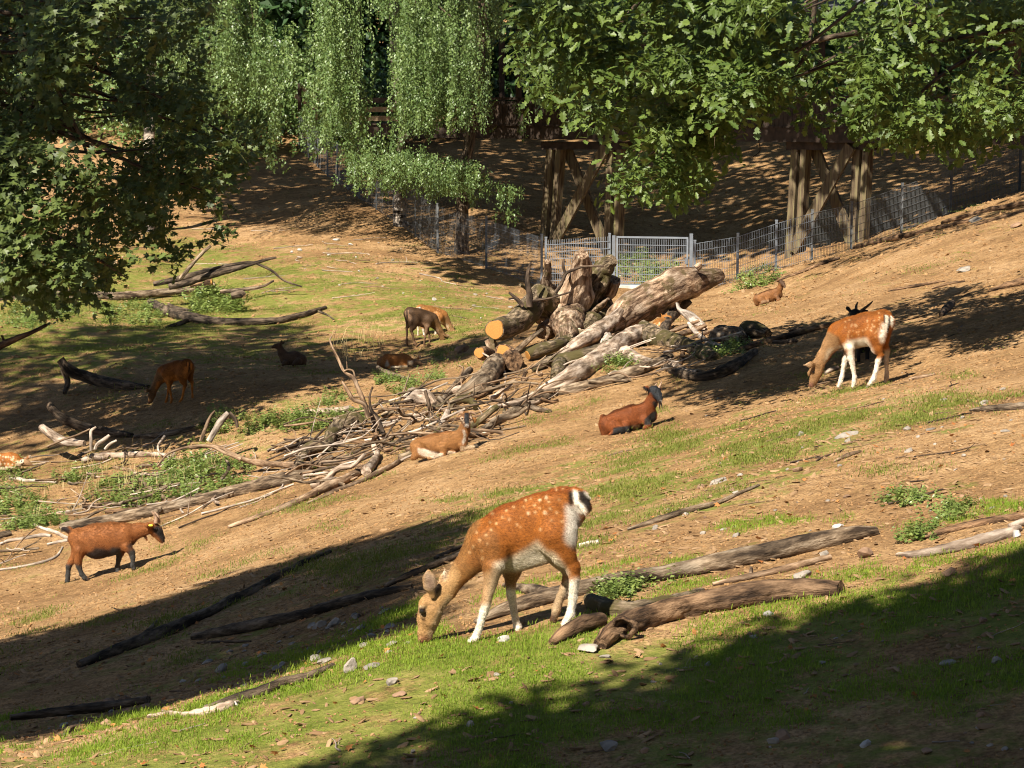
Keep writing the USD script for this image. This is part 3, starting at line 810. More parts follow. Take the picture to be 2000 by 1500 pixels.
shF = shade_spots([[(400, 330), (480, 290), (600, 290), (640, 350), (720, 385), (860, 430), (960, 500), (1070, 540), (1040, 562), (960, 552), (860, 515), (740, 468), (640, 450), (540, 455), (440, 420)]], 13, 0.90, r, 1.6, clump=0.38)
shG = shade_spots([[(690, 340), (800, 390), (1060, 500), (1200, 500), (1500, 490), (1560, 480), (1700, 430), (2150, 350), (2150, 180), (900, 180)]], 15, 0.96, r, 2.2, clump=0.29)
shH = np.vstack([spots_on_plane([[(a_, -100), (a_ + 165, -100), (a_ + 165, 290), (a_, 290)]], 76.74 / (1 + 0.97 * (a_ + 80 - 1000) / F), 12, 0.9, r, 2.2) for a_ in range(560, 2150, 160)])
shT = spots_on_plane([[(560, -100), (2150, -100), (2150, 200), (560, 200)]], 100, 12, 0.85, r, 2.6)
shB = np.vstack([spots_on_plane([[(a_, 185), (a_ + 165, 185), (a_ + 165, 305), (a_, 305)]], 76.74 / (1 + 0.97 * (a_ + 80 - 1000) / F), 6.5, 0.9, r, 1.4, thick=1.0) for a_ in range(940, 2100, 160)])
half = np.vstack([shG, shH, shT, shB])


def clear_of_curtains(q):                              # the curtains themselves hang in the sun
    for y_ in (70.0, 72.5, 75.0):
        t_ = (q[:, 1] - y_) / SUN_TO[1]
        cx, cy, _ = project(q - SUN_TO * t_[:, None])
        q = q[~((t_ > 0) & (cx > 330) & (cx < 960) & (cy > -100) & (cy < 390))]
    return q


half, shF = clear_of_curtains(half), clear_of_curtains(shF)
sel = half[:, 0] < np.median(half[:, 0])
birch('birch at the left with a broad curtain of twigs behind the maple', (290, 372), [(292, 250), (296, 100), (300, -80)], [0.2, 0.18, 0.15, 0.13],
      [(335, 420, -60, 245, 48), (415, 525, -60, 262, 70), (505, 560, 130, 330, 14), (540, 575, 60, 250, 12), (525, 545, 250, 335, 8)], (71, 77), shF)
birch('slender birch whose thin strands hang in front of the stair railing', (702, 318), [(701, 250), (700, 150), (702, -80)], [0.10, 0.09, 0.08, 0.07],
      [(570, 640, -60, 160, 26), (585, 618, 150, 330, 12), (640, 706, -60, 270, 62), (666, 692, 150, 378, 12), (630, 680, 200, 330, 16), (700, 770, -60, 75, 20), (590, 680, 120, 240, 14)], (71, 77), half[sel], M['bark_dark'], dz=91.0)
birch('tall birch with pale trunk and dense weeping curtain beside the bridge', (780, 404), [(783, 330), (788, 250), (777, 160), (770, 70), (772, -80)], [0.22, 0.20, 0.18, 0.17, 0.16, 0.15],
      [(782, 870, -60, 300, 120), (868, 936, -60, 270, 70), (700, 790, 230, 335, 30), (930, 1000, -60, 110, 20), (1000, 1068, 190, 290, 6), (1056, 1090, 90, 260, 6), (675, 760, 296, 362, 90), (750, 850, 296, 378, 150), (840, 930, 312, 392, 130), (920, 958, 338, 395, 30), (958, 1010, 360, 402, 26)], (70, 76), half[~sel])
g = G(902, 492)
t = thing('tree_stem', 'thick bare trunk rising from the fence into the birch leaves', 'tree', g)
dz = float(depth_of(g))
trunk_of(t, np.array([g - [0, 0, 0.3]] + [P(x, y, dz) for x, y in ((902, 460), (903, 400), (908, 330), (930, 200), (940, 60), (945, -120))]), [0.24, 0.21, 0.19, 0.17, 0.16, 0.15, 0.12], M['bark_dark'])

# --- dark wood on the slope behind the bridge
for k, (x, d, h) in enumerate([(-30, 124, 12), (60, 130, 13), (160, 126, 13), (260, 130, 13), (350, 124, 13), (500, 108, 12), (620, 106, 12), (440, 122, 13), (560, 112, 12), (690, 106, 13), (820, 110, 15), (940, 104, 12), (1060, 116, 15), (1180, 108, 13), (1310, 114, 15), (1440, 106, 13), (1570, 110, 15), (1700, 101, 13), (1830, 105, 15), (1950, 97, 13), (2070, 94, 14)]):
    yw = d * 0.995
    xw = (x - 1000) / F * d
    base = at(xw, yw)
    tr = thing('forest_tree', 'dark leafy tree in the wood on the slope behind the bridge', 'tree', base, group='dark trees on the slope behind the bridge')
    trunk_of(tr, np.array([base - [0, 0, 0.3], base + [0.1, 0, 3], base + [0, 0.1, h * 0.9]]), [0.3, 0.24, 0.08], M['bark_dark'], sides=8)
    n = 330
    t_ = r.random(n) ** 0.9
    rad = 3.6 * np.sqrt(1.05 - t_) * np.sqrt(r.random(n))
    an = r.uniform(0, 2 * math.pi, n)
    pts = base + np.stack([rad * np.cos(an), rad * np.sin(an), 0.6 + t_ * h], -1)
    add_sprays(tr, 'crown', pts, 'birch', M['leaf_dark'], r, 2.3)

for k, (x, d, h, w_) in enumerate([(385, 98, 3.0, 2.6), (455, 96, 2.6, 2.2), (520, 100, 3.4, 2.4), (600, 101, 3.2, 2.4), (655, 98, 2.6, 2.0), (730, 96, 3.0, 2.2), (810, 100, 3.4, 2.6), (890, 101, 3.0, 2.4), (110, 104, 2.6, 2.4), (205, 100, 3.2, 2.6), (300, 96, 3.0, 2.6), (340, 104, 3.6, 2.6), (20, 110, 2.8, 2.4)]):
    base = at((x - 1000) / F * d, d * 0.995)
    tr = thing('shrub', ('leafy shrub behind the maple leaves at the left', 'small leafy shrub left of the bare hanging twigs', 'tall leafy shrub behind the bare hanging twigs', 'leafy shrub under the stair railing', 'low shrub at the top end of the mesh fence', 'shrub behind the open bridge rails', 'tall shrub behind the pale birch trunk', 'shrub behind the dark end of the parapet', 'low shrub seen through the middle of the maple', 'round shrub on the sunny slope seen through the maple', 'shrub on the slope by the right edge of the maple', 'taller shrub between maple and birch leaves', 'shrub on the slope in the top left corner')[k], 'shrub', base)
    m, lp = tube(np.array([base - [0, 0, 0.2], base + [0.1, 0, h * 0.4], base + [0, 0.1, h * 0.8]]), [0.07, 0.05, 0.02], sides=6, rings=8)
    obj('stem', m, M['bark_dark'], tr, smooth=True, attrs={'lp': lp})
    n = 150
    q_ = r.normal(0, 1, (n, 3))
    q_ /= np.linalg.norm(q_, axis=1, keepdims=True)
    q_ *= (r.random(n) ** 0.4)[:, None]
    pts = base + q_ * [w_, w_ * 0.7, h * 0.62] + [0, 0, h * 0.58]
    add_sprays(tr, 'crown', pts, 'birch', M['leaf_birch'] if k < 5 or k > 7 else M['leaf_dark'], r, 1.1)

# --- trees beside the photographer, outside the picture, that throw the long shadows over the slope
base = at(-10.2, 12.6)
tk = thing('tall_tree', 'tall tree beyond the left edge that shades the hollow', 'tree', base)
trunk_of(tk, np.array([base - [0, 0, 0.3], base + [0, 0, 5], base + [0.3, 0.1, 9], base + [0.6, 0.3, 13]]), [0.5, 0.4, 0.3, 0.12], M['bark_grey'])
sp = [shade_spots([[(-250, 1330), (-100, 1295), (0, 1256), (150, 1220), (300, 1176), (480, 1120), (640, 1078), (760, 1046), (872, 1018), (880, 1030), (840, 1052), (850, 1066), (815, 1100), (790, 1150), (775, 1210), (770, 1278), (700, 1312), (460, 1382), (100, 1495), (-250, 1560)]], 14, 0.997, r, 1.0, thick=0.6, beyond=17.5,
                  cut=[[(560, 1190), (620, 1165), (700, 1150), (640, 1185)], [(660, 1165), (760, 1120), (770, 1130), (690, 1175)]])]
add_sprays(tk, 'crown', np.vstack(sp), 'oak', M['leaf_oak'], r, 1.0)
base = at(-4.6, 3.6)
tk = thing('near_tree', 'tree close to the left of the viewer that shades the nearest turf', 'tree', base)
trunk_of(tk, np.array([base - [0, 0, 0.3], base + [0, 0, 4], base + [0.3, 0.2, 8], base + [0.5, 0.6, 10.5]]), [0.32, 0.28, 0.2, 0.08], M['bark_grey'])
sp = shade_spots([[(560, 1560), (700, 1490), (860, 1446), (1020, 1400), (1310, 1306), (1600, 1212), (1830, 1146), (1900, 1118), (2000, 1096), (2300, 1020), (2300, 1700), (700, 1700)]], 10, 0.998, r, 0.8, thick=0.5,
                 cut=[[(1840, 1165), (2100, 1098), (2100, 1116), (1860, 1172)], [(1580, 1500), (1760, 1455), (1880, 1460), (1780, 1520)]])
add_sprays(tk, 'crown', sp, 'oak', M['leaf_oak'], r, 0.8)

for k, (x, y, h) in enumerate([(15, 2, 14), (19, 11, 16), (23, 20, 15), (25, 30, 16), (29, 42, 17), (34, 54, 17), (9, -9, 17), (-1, -14, 18), (-12, -15, 18), (-22, -4, 16), (-24, 8, 15)]):
    base = at(x, y)
    tr = thing('tall_tree', 'tall leafy tree standing outside the picture around the viewer', 'tree', base, group='tall trees around the viewer')
    trunk_of(tr, np.array([base - [0, 0, 0.3], base + [0.1, 0, h * 0.4], base + [0, 0.2, h * 0.95]]), [0.4, 0.3, 0.08], M['bark_grey'], sides=10)
    n = 420
    q_ = r.normal(0, 1, (n, 3))
    q_ /= np.linalg.norm(q_, axis=1, keepdims=True)
    q_ *= (r.random(n) ** 0.35)[:, None]
    pts = base + q_ * [4.2, 4.2, h * 0.48] + [0, 0, h * 0.55]
    add_sprays(tr, 'crown', pts[~in_frame(pts, 120)], 'oak', M['leaf_oak'], r, 2.0)

# ---------------------------------------------------------------- footbridge on timber trestles
AX_B = np.array([1.0, -0.97, 0]) / math.hypot(1, 0.97)      # along the bridge, towards the right
NB = np.array([0.97, 1.0, 0]) / math.hypot(1, 0.97)        # across it, away from us
RB = np.stack([AX_B, NB, [0, 0, 1]], 1)
B0 = np.array([8.67, 68.3, 0.0])


def bp(px, py, t=0.0):
    """The point of the bridge's near face seen at a pixel; t metres further back."""
    q = P(px, py, 1.0) - CAM
    u = q[0] / q[1]
    q = q / q[1] * (76.74 / (1 + 0.97 * u))
    return q + CAM + NB * t


def sb(px):
    return float((bp(px, 260) - B0) @ AX_B)


ZD = bp(1600, 250)[2]


def bw(s, t, z):
    """Bridge coordinates: s along, t across, z above the deck, which falls slightly to the left."""
    return B0 * [1, 1, 0] + AX_B * s + NB * t + [0, 0, ZD + 0.018 * s + z]


bridge = thing('footbridge', 'dark roofed timber footbridge on crossed trestles behind the fence', 'bridge', bw(0, 0, 0))
sl_, sr_, so_ = sb(690), sb(2160), sb(905)
for t_ in (0.0, 1.9):
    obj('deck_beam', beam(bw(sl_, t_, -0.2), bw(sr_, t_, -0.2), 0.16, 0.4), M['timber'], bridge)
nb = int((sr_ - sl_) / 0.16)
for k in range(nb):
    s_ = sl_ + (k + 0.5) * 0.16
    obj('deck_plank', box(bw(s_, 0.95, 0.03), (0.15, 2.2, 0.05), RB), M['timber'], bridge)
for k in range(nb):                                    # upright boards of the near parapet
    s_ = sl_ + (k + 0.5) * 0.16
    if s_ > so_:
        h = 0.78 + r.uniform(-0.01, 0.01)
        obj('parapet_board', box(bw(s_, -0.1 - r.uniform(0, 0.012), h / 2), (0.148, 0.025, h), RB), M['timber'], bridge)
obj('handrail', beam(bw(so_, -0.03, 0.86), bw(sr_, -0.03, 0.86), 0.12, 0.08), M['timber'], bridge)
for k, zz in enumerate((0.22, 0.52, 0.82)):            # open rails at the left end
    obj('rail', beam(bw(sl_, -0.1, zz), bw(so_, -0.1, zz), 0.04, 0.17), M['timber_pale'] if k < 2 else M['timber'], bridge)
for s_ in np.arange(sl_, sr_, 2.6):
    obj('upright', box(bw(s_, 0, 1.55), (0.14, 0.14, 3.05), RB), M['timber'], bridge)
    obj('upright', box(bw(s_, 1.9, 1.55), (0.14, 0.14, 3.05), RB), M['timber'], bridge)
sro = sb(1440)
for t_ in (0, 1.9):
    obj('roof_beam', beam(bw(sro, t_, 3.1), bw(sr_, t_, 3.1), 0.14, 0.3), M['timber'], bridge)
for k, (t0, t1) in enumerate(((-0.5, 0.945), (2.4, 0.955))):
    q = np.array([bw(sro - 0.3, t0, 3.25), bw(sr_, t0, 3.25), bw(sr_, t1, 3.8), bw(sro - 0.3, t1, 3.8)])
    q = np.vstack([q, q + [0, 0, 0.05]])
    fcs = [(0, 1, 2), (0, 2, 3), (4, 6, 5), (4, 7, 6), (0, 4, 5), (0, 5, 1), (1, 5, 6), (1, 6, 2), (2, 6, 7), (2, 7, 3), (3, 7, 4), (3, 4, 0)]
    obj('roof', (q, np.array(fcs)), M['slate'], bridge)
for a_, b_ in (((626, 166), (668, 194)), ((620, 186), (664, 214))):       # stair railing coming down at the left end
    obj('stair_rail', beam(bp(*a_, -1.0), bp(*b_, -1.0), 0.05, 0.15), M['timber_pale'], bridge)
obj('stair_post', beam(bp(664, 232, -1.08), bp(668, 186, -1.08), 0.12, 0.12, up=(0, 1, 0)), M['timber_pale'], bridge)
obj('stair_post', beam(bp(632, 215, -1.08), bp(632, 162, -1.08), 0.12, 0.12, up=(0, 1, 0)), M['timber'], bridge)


def trestle(xa, xb, top, ybase):
    for xt, xbm in (xa, xb):
        for s_ in (-1, 1):
            a_, b_ = bp(xt + s_ * 9, top, 0.3), bp(xbm + s_ * 9, ybase, 0.3)
            g_ = gz(b_[0], b_[1])
            b_[2] = min(b_[2], g_ - 0.2)
            obj('trestle_leg', beam(a_, b_, 0.26, 0.24 if s_ < 0 else 0.2, up=AX_B), M['timber_post'], bridge)
    x1, x2 = xa[1] + 10, xb[1] - 10
    a_, b_ = bp(x1 + 14, 290, 0.64), bp(x2 - 2, ybase - 12, 0.64)
    obj('cross_brace', beam(a_, b_, 0.1, 0.34, up=AX_B), M['timber_post'], bridge)
    a_, b_ = bp(x2 + 8, 285, 0.04), bp(x1 - 4, ybase - 30, 0.04)
    obj('cross_brace', beam(a_, b_, 0.1, 0.34, up=AX_B), M['timber_post'], bridge)
    obj('cross_beam', beam(bp(xa[0] - 25, 285, 0.32), bp(xb[0] + 25, 285, 0.32), 0.3, 0.24), M['timber'], bridge)


trestle((1074, 1056), (1192, 1184), 292, 540)
trestle((1553, 1540), (1674, 1662), 292, 520)

# ---------------------------------------------------------------- wire fence and gate
def wire_panel(a, b, h0, h1, step=0.05, rows=0.2, w=0.0075):
    """A welded mesh panel from a to b (its lower edge), standing h0 to h1 above it."""
    a, b = np.asarray(a, float), np.asarray(b, float)
    L_ = np.linalg.norm(b - a)
    parts = []
    e = (b - a) / L_
    for s in np.arange(0.03, L_ - 0.02, step):
        p0 = a + e * s
        parts.append(beam(p0 + [0, 0, h0], p0 + [0, 0, h1], w, w, up=(e[0], e[1], 0)))
    for z in np.arange(h0 + 0.05, h1, rows):
        parts.append(beam(a + [0, -w, z], b + [0, -w, z], w * 1.4, w * 1.5))
    return cat_meshes(parts)


def post(p, h, w=0.065):
    return box(np.asarray(p) + [0, 0, h / 2 - 0.1], (w, w, h + 0.2))


def fence_run(label, pts, h, name='wire_fence', w=0.008, met='metal', dull_after=99):
    g = [P(x, y, d) for x, y, d in pts]
    g = [np.array([q[0], q[1], gz(q[0], q[1]) - 0.02]) for q in g]
    f_ = thing(name, label, 'fence', g[0])
    mt = lambda k: M['metal_dull' if k >= dull_after else met]
    for k0, q in enumerate(g):
        obj('post', post(q, h + 0.06), mt(k0), f_)
        obj('post_cap', box(q + [0, 0, h + 0.075], (0.075, 0.075, 0.03)), mt(k0), f_)
    for k0, (p0, p1) in enumerate(zip(g[:-1], g[1:])):
        L_ = np.linalg.norm(p1 - p0)
        n = max(int(round(L_ / 2.5)), 1)
        for k in range(n):
            aa, bb = p0 + (p1 - p0) * k / n, p0 + (p1 - p0) * (k + 1) / n
            obj('wire_panel', wire_panel(aa + [0, -0.045, 0], bb + [0, -0.045, 0], 0.04, h, w=w), mt(k0), f_, kind='stuff')
            if k:
                obj('post', post(aa, h + 0.06, 0.05), mt(k0), f_)
    return f_


fence_run('grey wire mesh fence climbing the bank to the left of the gate', [(1058, 560, 67.0), (950, 532, 70), (855, 492, 73), (770, 432, 78), (702, 392, 82), (640, 347, 90), (585, 320, 97)], 1.45, w=0.004, dull_after=1)
fence_run('short bright wire mesh fence panel just left of the gate', [(1066, 561, 66.6), (1190, 569, 66.2)], 1.42, w=0.011)
fence_run('wire mesh fence running up the slope to the right of the gate', [(1356, 571, 65.4), (1440, 556, 64.8), (1515, 532, 64.4), (1585, 516, 64.4), (1662, 492, 65.0), (1760, 470, 66), (1856, 446, 67), (1990, 410, 68)], 1.3, w=0.0075, dull_after=3)
gl, gr_ = P(1198, 569, 66), P(1349, 571, 65.6)
gl[2], gr_[2] = gz(gl[0], gl[1]), gz(gr_[0], gr_[1])
gl[2] = gr_[2] = max(gl[2], gr_[2])
gate = thing('wire_gate', 'galvanised mesh gate with square frame between two posts', 'gate', gl)
for q, hh in ((gl, 1.42), (gr_, 1.5)):
    obj('gate_post', post(q, hh, 0.09), M['metal'], gate)
e = (gr_ - gl) / np.linalg.norm(gr_ - gl)
ga, gb = gl + e * 0.08, gr_ - e * 0.08
obj('frame_rail', beam(ga + [0, 0, 1.38], gb + [0, 0, 1.38], 0.05, 0.05), M['metal'], gate)
obj('frame_rail', beam(ga + [0, 0, 0.08], gb + [0, 0, 0.08], 0.05, 0.05), M['metal'], gate)
obj('frame_stile', beam(ga + e * 0.02 + [0, 0, 0.11], ga + e * 0.02 + [0, 0, 1.35], 0.05, 0.05, up=e), M['metal'], gate)
obj('frame_stile', beam(gb - e * 0.02 + [0, 0, 0.11], gb - e * 0.02 + [0, 0, 1.35], 0.05, 0.05, up=e), M['metal'], gate)
obj('wire_panel', wire_panel(ga + e * 0.05 + [0, 0.0, 0], gb - e * 0.05, 0.12, 1.34, w=0.011), M['metal'], gate, kind='stuff')
obj('lock_case', box(gb - e * 0.05 + [0, -0.02, 0.75], (0.07, 0.06, 0.16)), M['metal'], gate)
sill = cat_meshes([beam(gl + [0, -0.25, 0.02], gr_ + [0, -0.25, 0.02], 0.3, 0.12)])
obj('concrete_sill', sill, M['concrete'], None, label='low concrete kerb in front of the wire gate', cat='kerb')
# ---------------------------------------------------------------- logs, roots and brushwood
def lie(pts, d=None, sink=0.35):
    """Centre line (world) and radii of a limb drawn as (px, py, radius px); on the ground unless its depth d is given."""
    a = np.array(pts, float)
    if d is None:
        g = G(a[:, 0], a[:, 1] + a[:, 2] * 0.9)
        dd = depth_of(g)
        s = np.linspace(0, 1, len(a))
        med = np.median(dd)
        ok = np.abs(np.log(dd / med)) < 0.35
        if ok.sum() >= 2 and len(a) > 2:
            dd = np.polyval(np.polyfit(s[ok], dd[ok], 2 if ok.sum() > 4 else 1), s)
    else:
        dd = np.interp(np.linspace(0, 1, len(a)), np.linspace(0, 1, len(np.atleast_1d(d))), np.atleast_1d(d))
    if d is not None:                             # never under the soil that lies in front
        dd = np.minimum(dd, depth_of(G(a[:, 0], a[:, 1] + a[:, 2] * 0.8)) - a[:, 2] / F * dd * 0.3)
    w = P(a[:, 0], a[:, 1], dd)
    rad = a[:, 2] / F * dd
    if d is None:                                 # let it settle on the soil
        z = ground_z(w[:, 0], w[:, 1]) + rad * (1 - sink)
        w[:, 2] = w[:, 2] * 0.15 + z * 0.85
    return w, rad


def cut_face(parent, c, axis, rad, seed=0):
    """A sawn end: a disc just proud of the log, with a rim of bark round it."""
    ax = np.asarray(axis, float) / np.linalg.norm(axis)
    n = 22
    e1 = np.cross(ax, (0, 0, 1.0))
    e1 /= np.linalg.norm(e1)
    e2 = np.cross(ax, e1)
    th = np.linspace(0, 2 * np.pi, n, endpoint=False)
    wob = 1 + 0.05 * np.sin(3 * th + seed) + 0.03 * np.sin(5 * th)
    vs, lp = [c + ax * 0.012], [np.zeros(3)]
    for q, h in ((0.5, 0.012), (0.93, 0.010), (1.0, -0.03)):
        ring = c + (e1 * np.cos(th)[:, None] + e2 * np.sin(th)[:, None]) * (rad * 0.95 * q * wob)[:, None] + ax * h
        vs += list(ring)
        lp += list(np.stack([np.cos(th) * q * 0.25, np.sin(th) * q * 0.25, th * 0], -1))
    f = []
    for i in range(n):
        j = (i + 1) % n
        f.append((0, 1 + i, 1 + j))
        for k in range(2):
            o = 1 + k * n
            f += [(o + i, o + n + i, o + n + j), (o + i, o + n + j, o + j)]
    return obj('cut_face', (np.array(vs), np.array(f)), M['cut'], parent, attrs={'lp': np.array(lp)})


def limb(name, label, pts, mat='bark_grey', d=None, cat=None, group=None, sides=12, rough=0.14, cut=(), side=(), seed=None, flat=1.0, part='trunk'):
    seed = seed if seed is not None else int(abs(pts[0][0] * 7 + pts[0][1] * 3)) % 997
    w, rad = lie(pts, d)
    L_ = np.linalg.norm(np.diff(w, axis=0), axis=1).sum()
    rings = int(np.clip(L_ / max(rad.mean() * 0.7, 0.012), 8, 70))
    m, lp = tube(w, rad, sides=sides, rings=rings, rough=rough * 1.5, seed=seed, flat=flat)
    cat = cat or ('log' if name == 'log' else 'branch')
    if not cut and not side:
        return obj(name, m, M[mat], None, smooth=40 if False else True, attrs={'lp': lp}, label=label, cat=cat, group=group)
    t = thing(name, label, cat, w[0], group)
    obj(part, m, M[mat], t, smooth=True, attrs={'lp': lp})
    for e in cut:
        k, k2 = (0, 1) if e == 0 else (-1, -2)
        cut_face(t, w[k], w[k] - w[k2], rad[k], seed)
    for sp_, sm_ in side:
        w2, r2 = lie(sp_, d if d is None else np.interp(np.linspace(0, 1, 2), [0, 1], [np.mean(d), np.mean(d)]))
        m2, lp2 = tube(w2, r2, sides=8, rings=14, rough=0.1, seed=seed + 5)
        obj('side_branch', m2, M[sm_ or mat], t, smooth=True, attrs={'lp': lp2})
    return t


# logs on the near slope
hl = thing('log', 'thick rotten log with a hollow end lying in front of the grazing deer', 'log', P(1200, 1230, 15.6))
w, rad = lie([(1172, 1247, 13), (1205, 1229, 21), (1250, 1212, 25), (1310, 1192, 27), (1380, 1172, 25), (1450, 1158, 26), (1520, 1148, 24), (1580, 1146, 20), (1642, 1152, 15)])
m, lp = tube(w, rad, sides=44, rings=190, rough=0.26, seed=3)
hx_, hy_, hz_ = project(m[0])
near_ = np.hypot(hx_ - 1219, hy_ - 1221) < 7
hc = m[0][near_][hz_[near_].argmin()] if near_.any() else P(1219, 1221, depth_of(w[1]) - 0.06)
ax = np.array([-0.30, -0.9, 0.32])
ax /= np.linalg.norm(ax)
e1 = np.cross(ax, (0, 0, 1.0))
e1 /= np.linalg.norm(e1)
e2 = np.cross(ax, e1)
q_ = m[0] - hc
el = np.hypot(q_ @ e1 / 1.35, q_ @ e2)
push = np.where((q_ @ ax > -0.05), np.clip((0.052 - el) / 0.018, 0, 1), 0)          # the hollow is carved into the trunk
m = (m[0] - ax * (push * 0.085)[:, None], m[1])
obj('trunk', m, M['bark_brown'], hl, smooth=True, attrs={'lp': lp})
th = np.linspace(0, 2 * np.pi, 24, endpoint=False)
prof = [(0.074, -0.02), (0.064, 0.004), (0.055, 0.010), (0.047, 0.002), (0.043, -0.03)]
vs = np.vstack([hc + (e1 * np.cos(th)[:, None] * 1.35 + e2 * np.sin(th)[:, None]) * (q * (1 + 0.07 * np.sin(4 * th) + 0.04 * np.sin(7 * th)))[:, None] + ax * h for q, h in prof])
f = []
for k in range(len(prof) - 1):
    for i in range(24):
        j = (i + 1) % 24
        f += [(k * 24 + i, k * 24 + j, k * 24 + 24 + j), (k * 24 + i, k * 24 + 24 + j, k * 24 + 24 + i)]
obj('knot_rim', (vs, np.array(f)), M['bark_brown'], hl, smooth=True, attrs={'lp': vs}, label='swollen bark rim round the dark hollow')
limb('log', 'mossy dark rotten log lying behind the hollow one by the hind hooves', [(1150, 1160, 9), (1163, 1186, 17), (1200, 1190, 16), (1250, 1178, 14), (1310, 1170, 13), (1372, 1160, 9)], 'bark_moss', sides=18, rough=0.28)
limb('log', 'short decayed root piece in the turf below the hind hooves', [(1078, 1248, 8), (1105, 1240, 15), (1140, 1220, 18), (1175, 1205, 17)], 'bark_brown', sides=16, rough=0.25)
limb('log', 'long forked grey log running upslope behind the grazing deer', [(928, 1207, 5), (985, 1190, 14), (1060, 1168, 17), (1130, 1150, 16), (1210, 1133, 17), (1300, 1114, 18), (1400, 1094, 20), (1500, 1071, 20), (1590, 1052, 19), (1660, 1042, 17), (1712, 1037, 9)], 'bark_grey', sides=20, rough=0.13,
     side=[([(1080, 1160, 13), (1050, 1150, 12), (1015, 1145, 9), (985, 1146, 5)], None)])
limb('branch', 'crooked branch between the long grey log and the hollow log', [(1392, 1143, 5), (1440, 1128, 7), (1475, 1121, 7), (1540, 1110, 8), (1580, 1098, 8), (1622, 1084, 6)], 'stick_brown', sides=10, side=[([(1466, 1121, 4), (1467, 1107, 3)], None)])
limb('log', 'split pale log at the right edge, lower one of two', [(1752, 1083, 4), (1790, 1080, 8), (1850, 1069, 11), (1920, 1054, 12), (1970, 1038, 10), (1990, 1030, 8)], 'bark_bleached', sides=14, rough=0.2)
limb('branch', 'long curved branch at the right edge above the split pale log', [(1803, 1050, 5), (1840, 1036, 7), (1900, 1024, 8), (1960, 1013, 8), (2040, 1000, 8)], 'bark_brown', sides=10)
limb('log', 'short chunk of bark and wood at the right frame edge near the top pair', [(1975, 1028, 9), (2000, 1018, 10), (2040, 1008, 9)], 'bark_bleached', sides=10, rough=0.2)
limb('branch', 'slim grey branch lying on the turf above the long forked log', [(1226, 1032, 3), (1280, 1015, 6), (1335, 998, 7), (1400, 977, 5), (1440, 965, 4), (1482, 948, 3)], 'bark_grey', sides=8)
limb('branch', 'dark gnarled driftwood at the right edge beyond the turf patch', [(1895, 800, 3), (1930, 799, 7), (1970, 797, 8), (2040, 790, 8)], 'bark_grey', sides=10, rough=0.25, side=[([(1920, 790, 2), (1890, 780, 2)], None)])
limb('branch', 'thin pale branch behind the rump of the grazing deer', [(1130, 1062, 5), (1150, 1057, 6), (1170, 1054, 5)], 'stick_pale', sides=8)
# in the shaded hollow
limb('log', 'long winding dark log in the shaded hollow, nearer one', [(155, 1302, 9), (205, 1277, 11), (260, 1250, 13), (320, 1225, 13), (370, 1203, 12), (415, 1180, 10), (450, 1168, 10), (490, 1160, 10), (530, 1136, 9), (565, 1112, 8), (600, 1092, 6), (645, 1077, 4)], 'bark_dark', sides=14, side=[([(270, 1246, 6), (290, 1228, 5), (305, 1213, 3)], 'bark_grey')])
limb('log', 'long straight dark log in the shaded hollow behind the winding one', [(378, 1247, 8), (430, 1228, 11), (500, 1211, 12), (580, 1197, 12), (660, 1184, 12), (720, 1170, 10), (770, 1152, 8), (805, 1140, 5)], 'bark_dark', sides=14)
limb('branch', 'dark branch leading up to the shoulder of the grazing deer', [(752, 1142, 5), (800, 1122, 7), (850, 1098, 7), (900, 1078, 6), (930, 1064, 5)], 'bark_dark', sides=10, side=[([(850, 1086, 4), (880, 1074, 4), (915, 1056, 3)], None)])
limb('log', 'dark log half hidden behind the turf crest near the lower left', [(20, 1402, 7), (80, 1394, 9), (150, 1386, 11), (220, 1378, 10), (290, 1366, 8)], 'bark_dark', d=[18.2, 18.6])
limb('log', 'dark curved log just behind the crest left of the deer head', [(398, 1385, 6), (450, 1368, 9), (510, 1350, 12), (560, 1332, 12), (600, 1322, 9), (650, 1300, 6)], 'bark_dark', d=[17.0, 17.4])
limb('branch', 'pale broken branch on the crest of the near turf', [(291, 1397, 4), (330, 1393, 6), (360, 1402, 6), (400, 1387, 9), (440, 1380, 10), (464, 1374, 6)], 'bark_bleached', sides=10, rough=0.25, side=[([(330, 1394, 4), (318, 1386, 3)], None)])
limb('branch', 'thin twig lying in the shade left of the winding log end', [(385, 1252, 2), (430, 1254, 3), (490, 1250, 2)], 'stick_dark', sides=6)
# the central heap
big = thing('log', 'huge half-barked leaning trunk pointing right over the heap', 'log', P(1300, 600, 46))
w, rad = lie([(1408, 540, 9), (1398, 540, 17), (1380, 545, 22), (1350, 551, 33), (1315, 560, 39), (1280, 578, 38), (1245, 597, 35), (1212, 619, 26), (1186, 645, 9)], d=[47.5, 45.5])
m, lp = tube(w, rad, sides=44, rings=130, rough=0.22, seed=21)
obj('trunk', m, M['bark_big'], big, smooth=True, attrs={'lp': lp})
for pts_, dd_ in (([(1335, 580, 20), (1318, 605, 15), (1303, 628, 11), (1296, 650, 8)], 46.6), ([(1268, 600, 13), (1285, 608, 11), (1305, 612, 9)], 46.2), ([(1360, 524, 7), (1367, 518, 6), (1370, 516, 4)], 46.4)):
    w, rad = lie(pts_, d=dd_)
    m, lp = tube(w, rad, sides=12, rings=16, rough=0.15, seed=int(pts_[0][0]))
    obj('limb_stub', m, M['bark_dark'] if dd_ > 46.45 else M['bark_big'], big, smooth=True, attrs={'lp': lp})
limb('log', 'split bleached pink-white trunk under the huge leaning one', [(1212, 605, 8), (1195, 625, 15), (1165, 648, 19), (1135, 668, 17), (1110, 684, 13), (1080, 702, 9), (1050, 720, 6)], 'bark_bleached', d=[45.2, 44.0], sides=16, rough=0.2, flat=0.7)
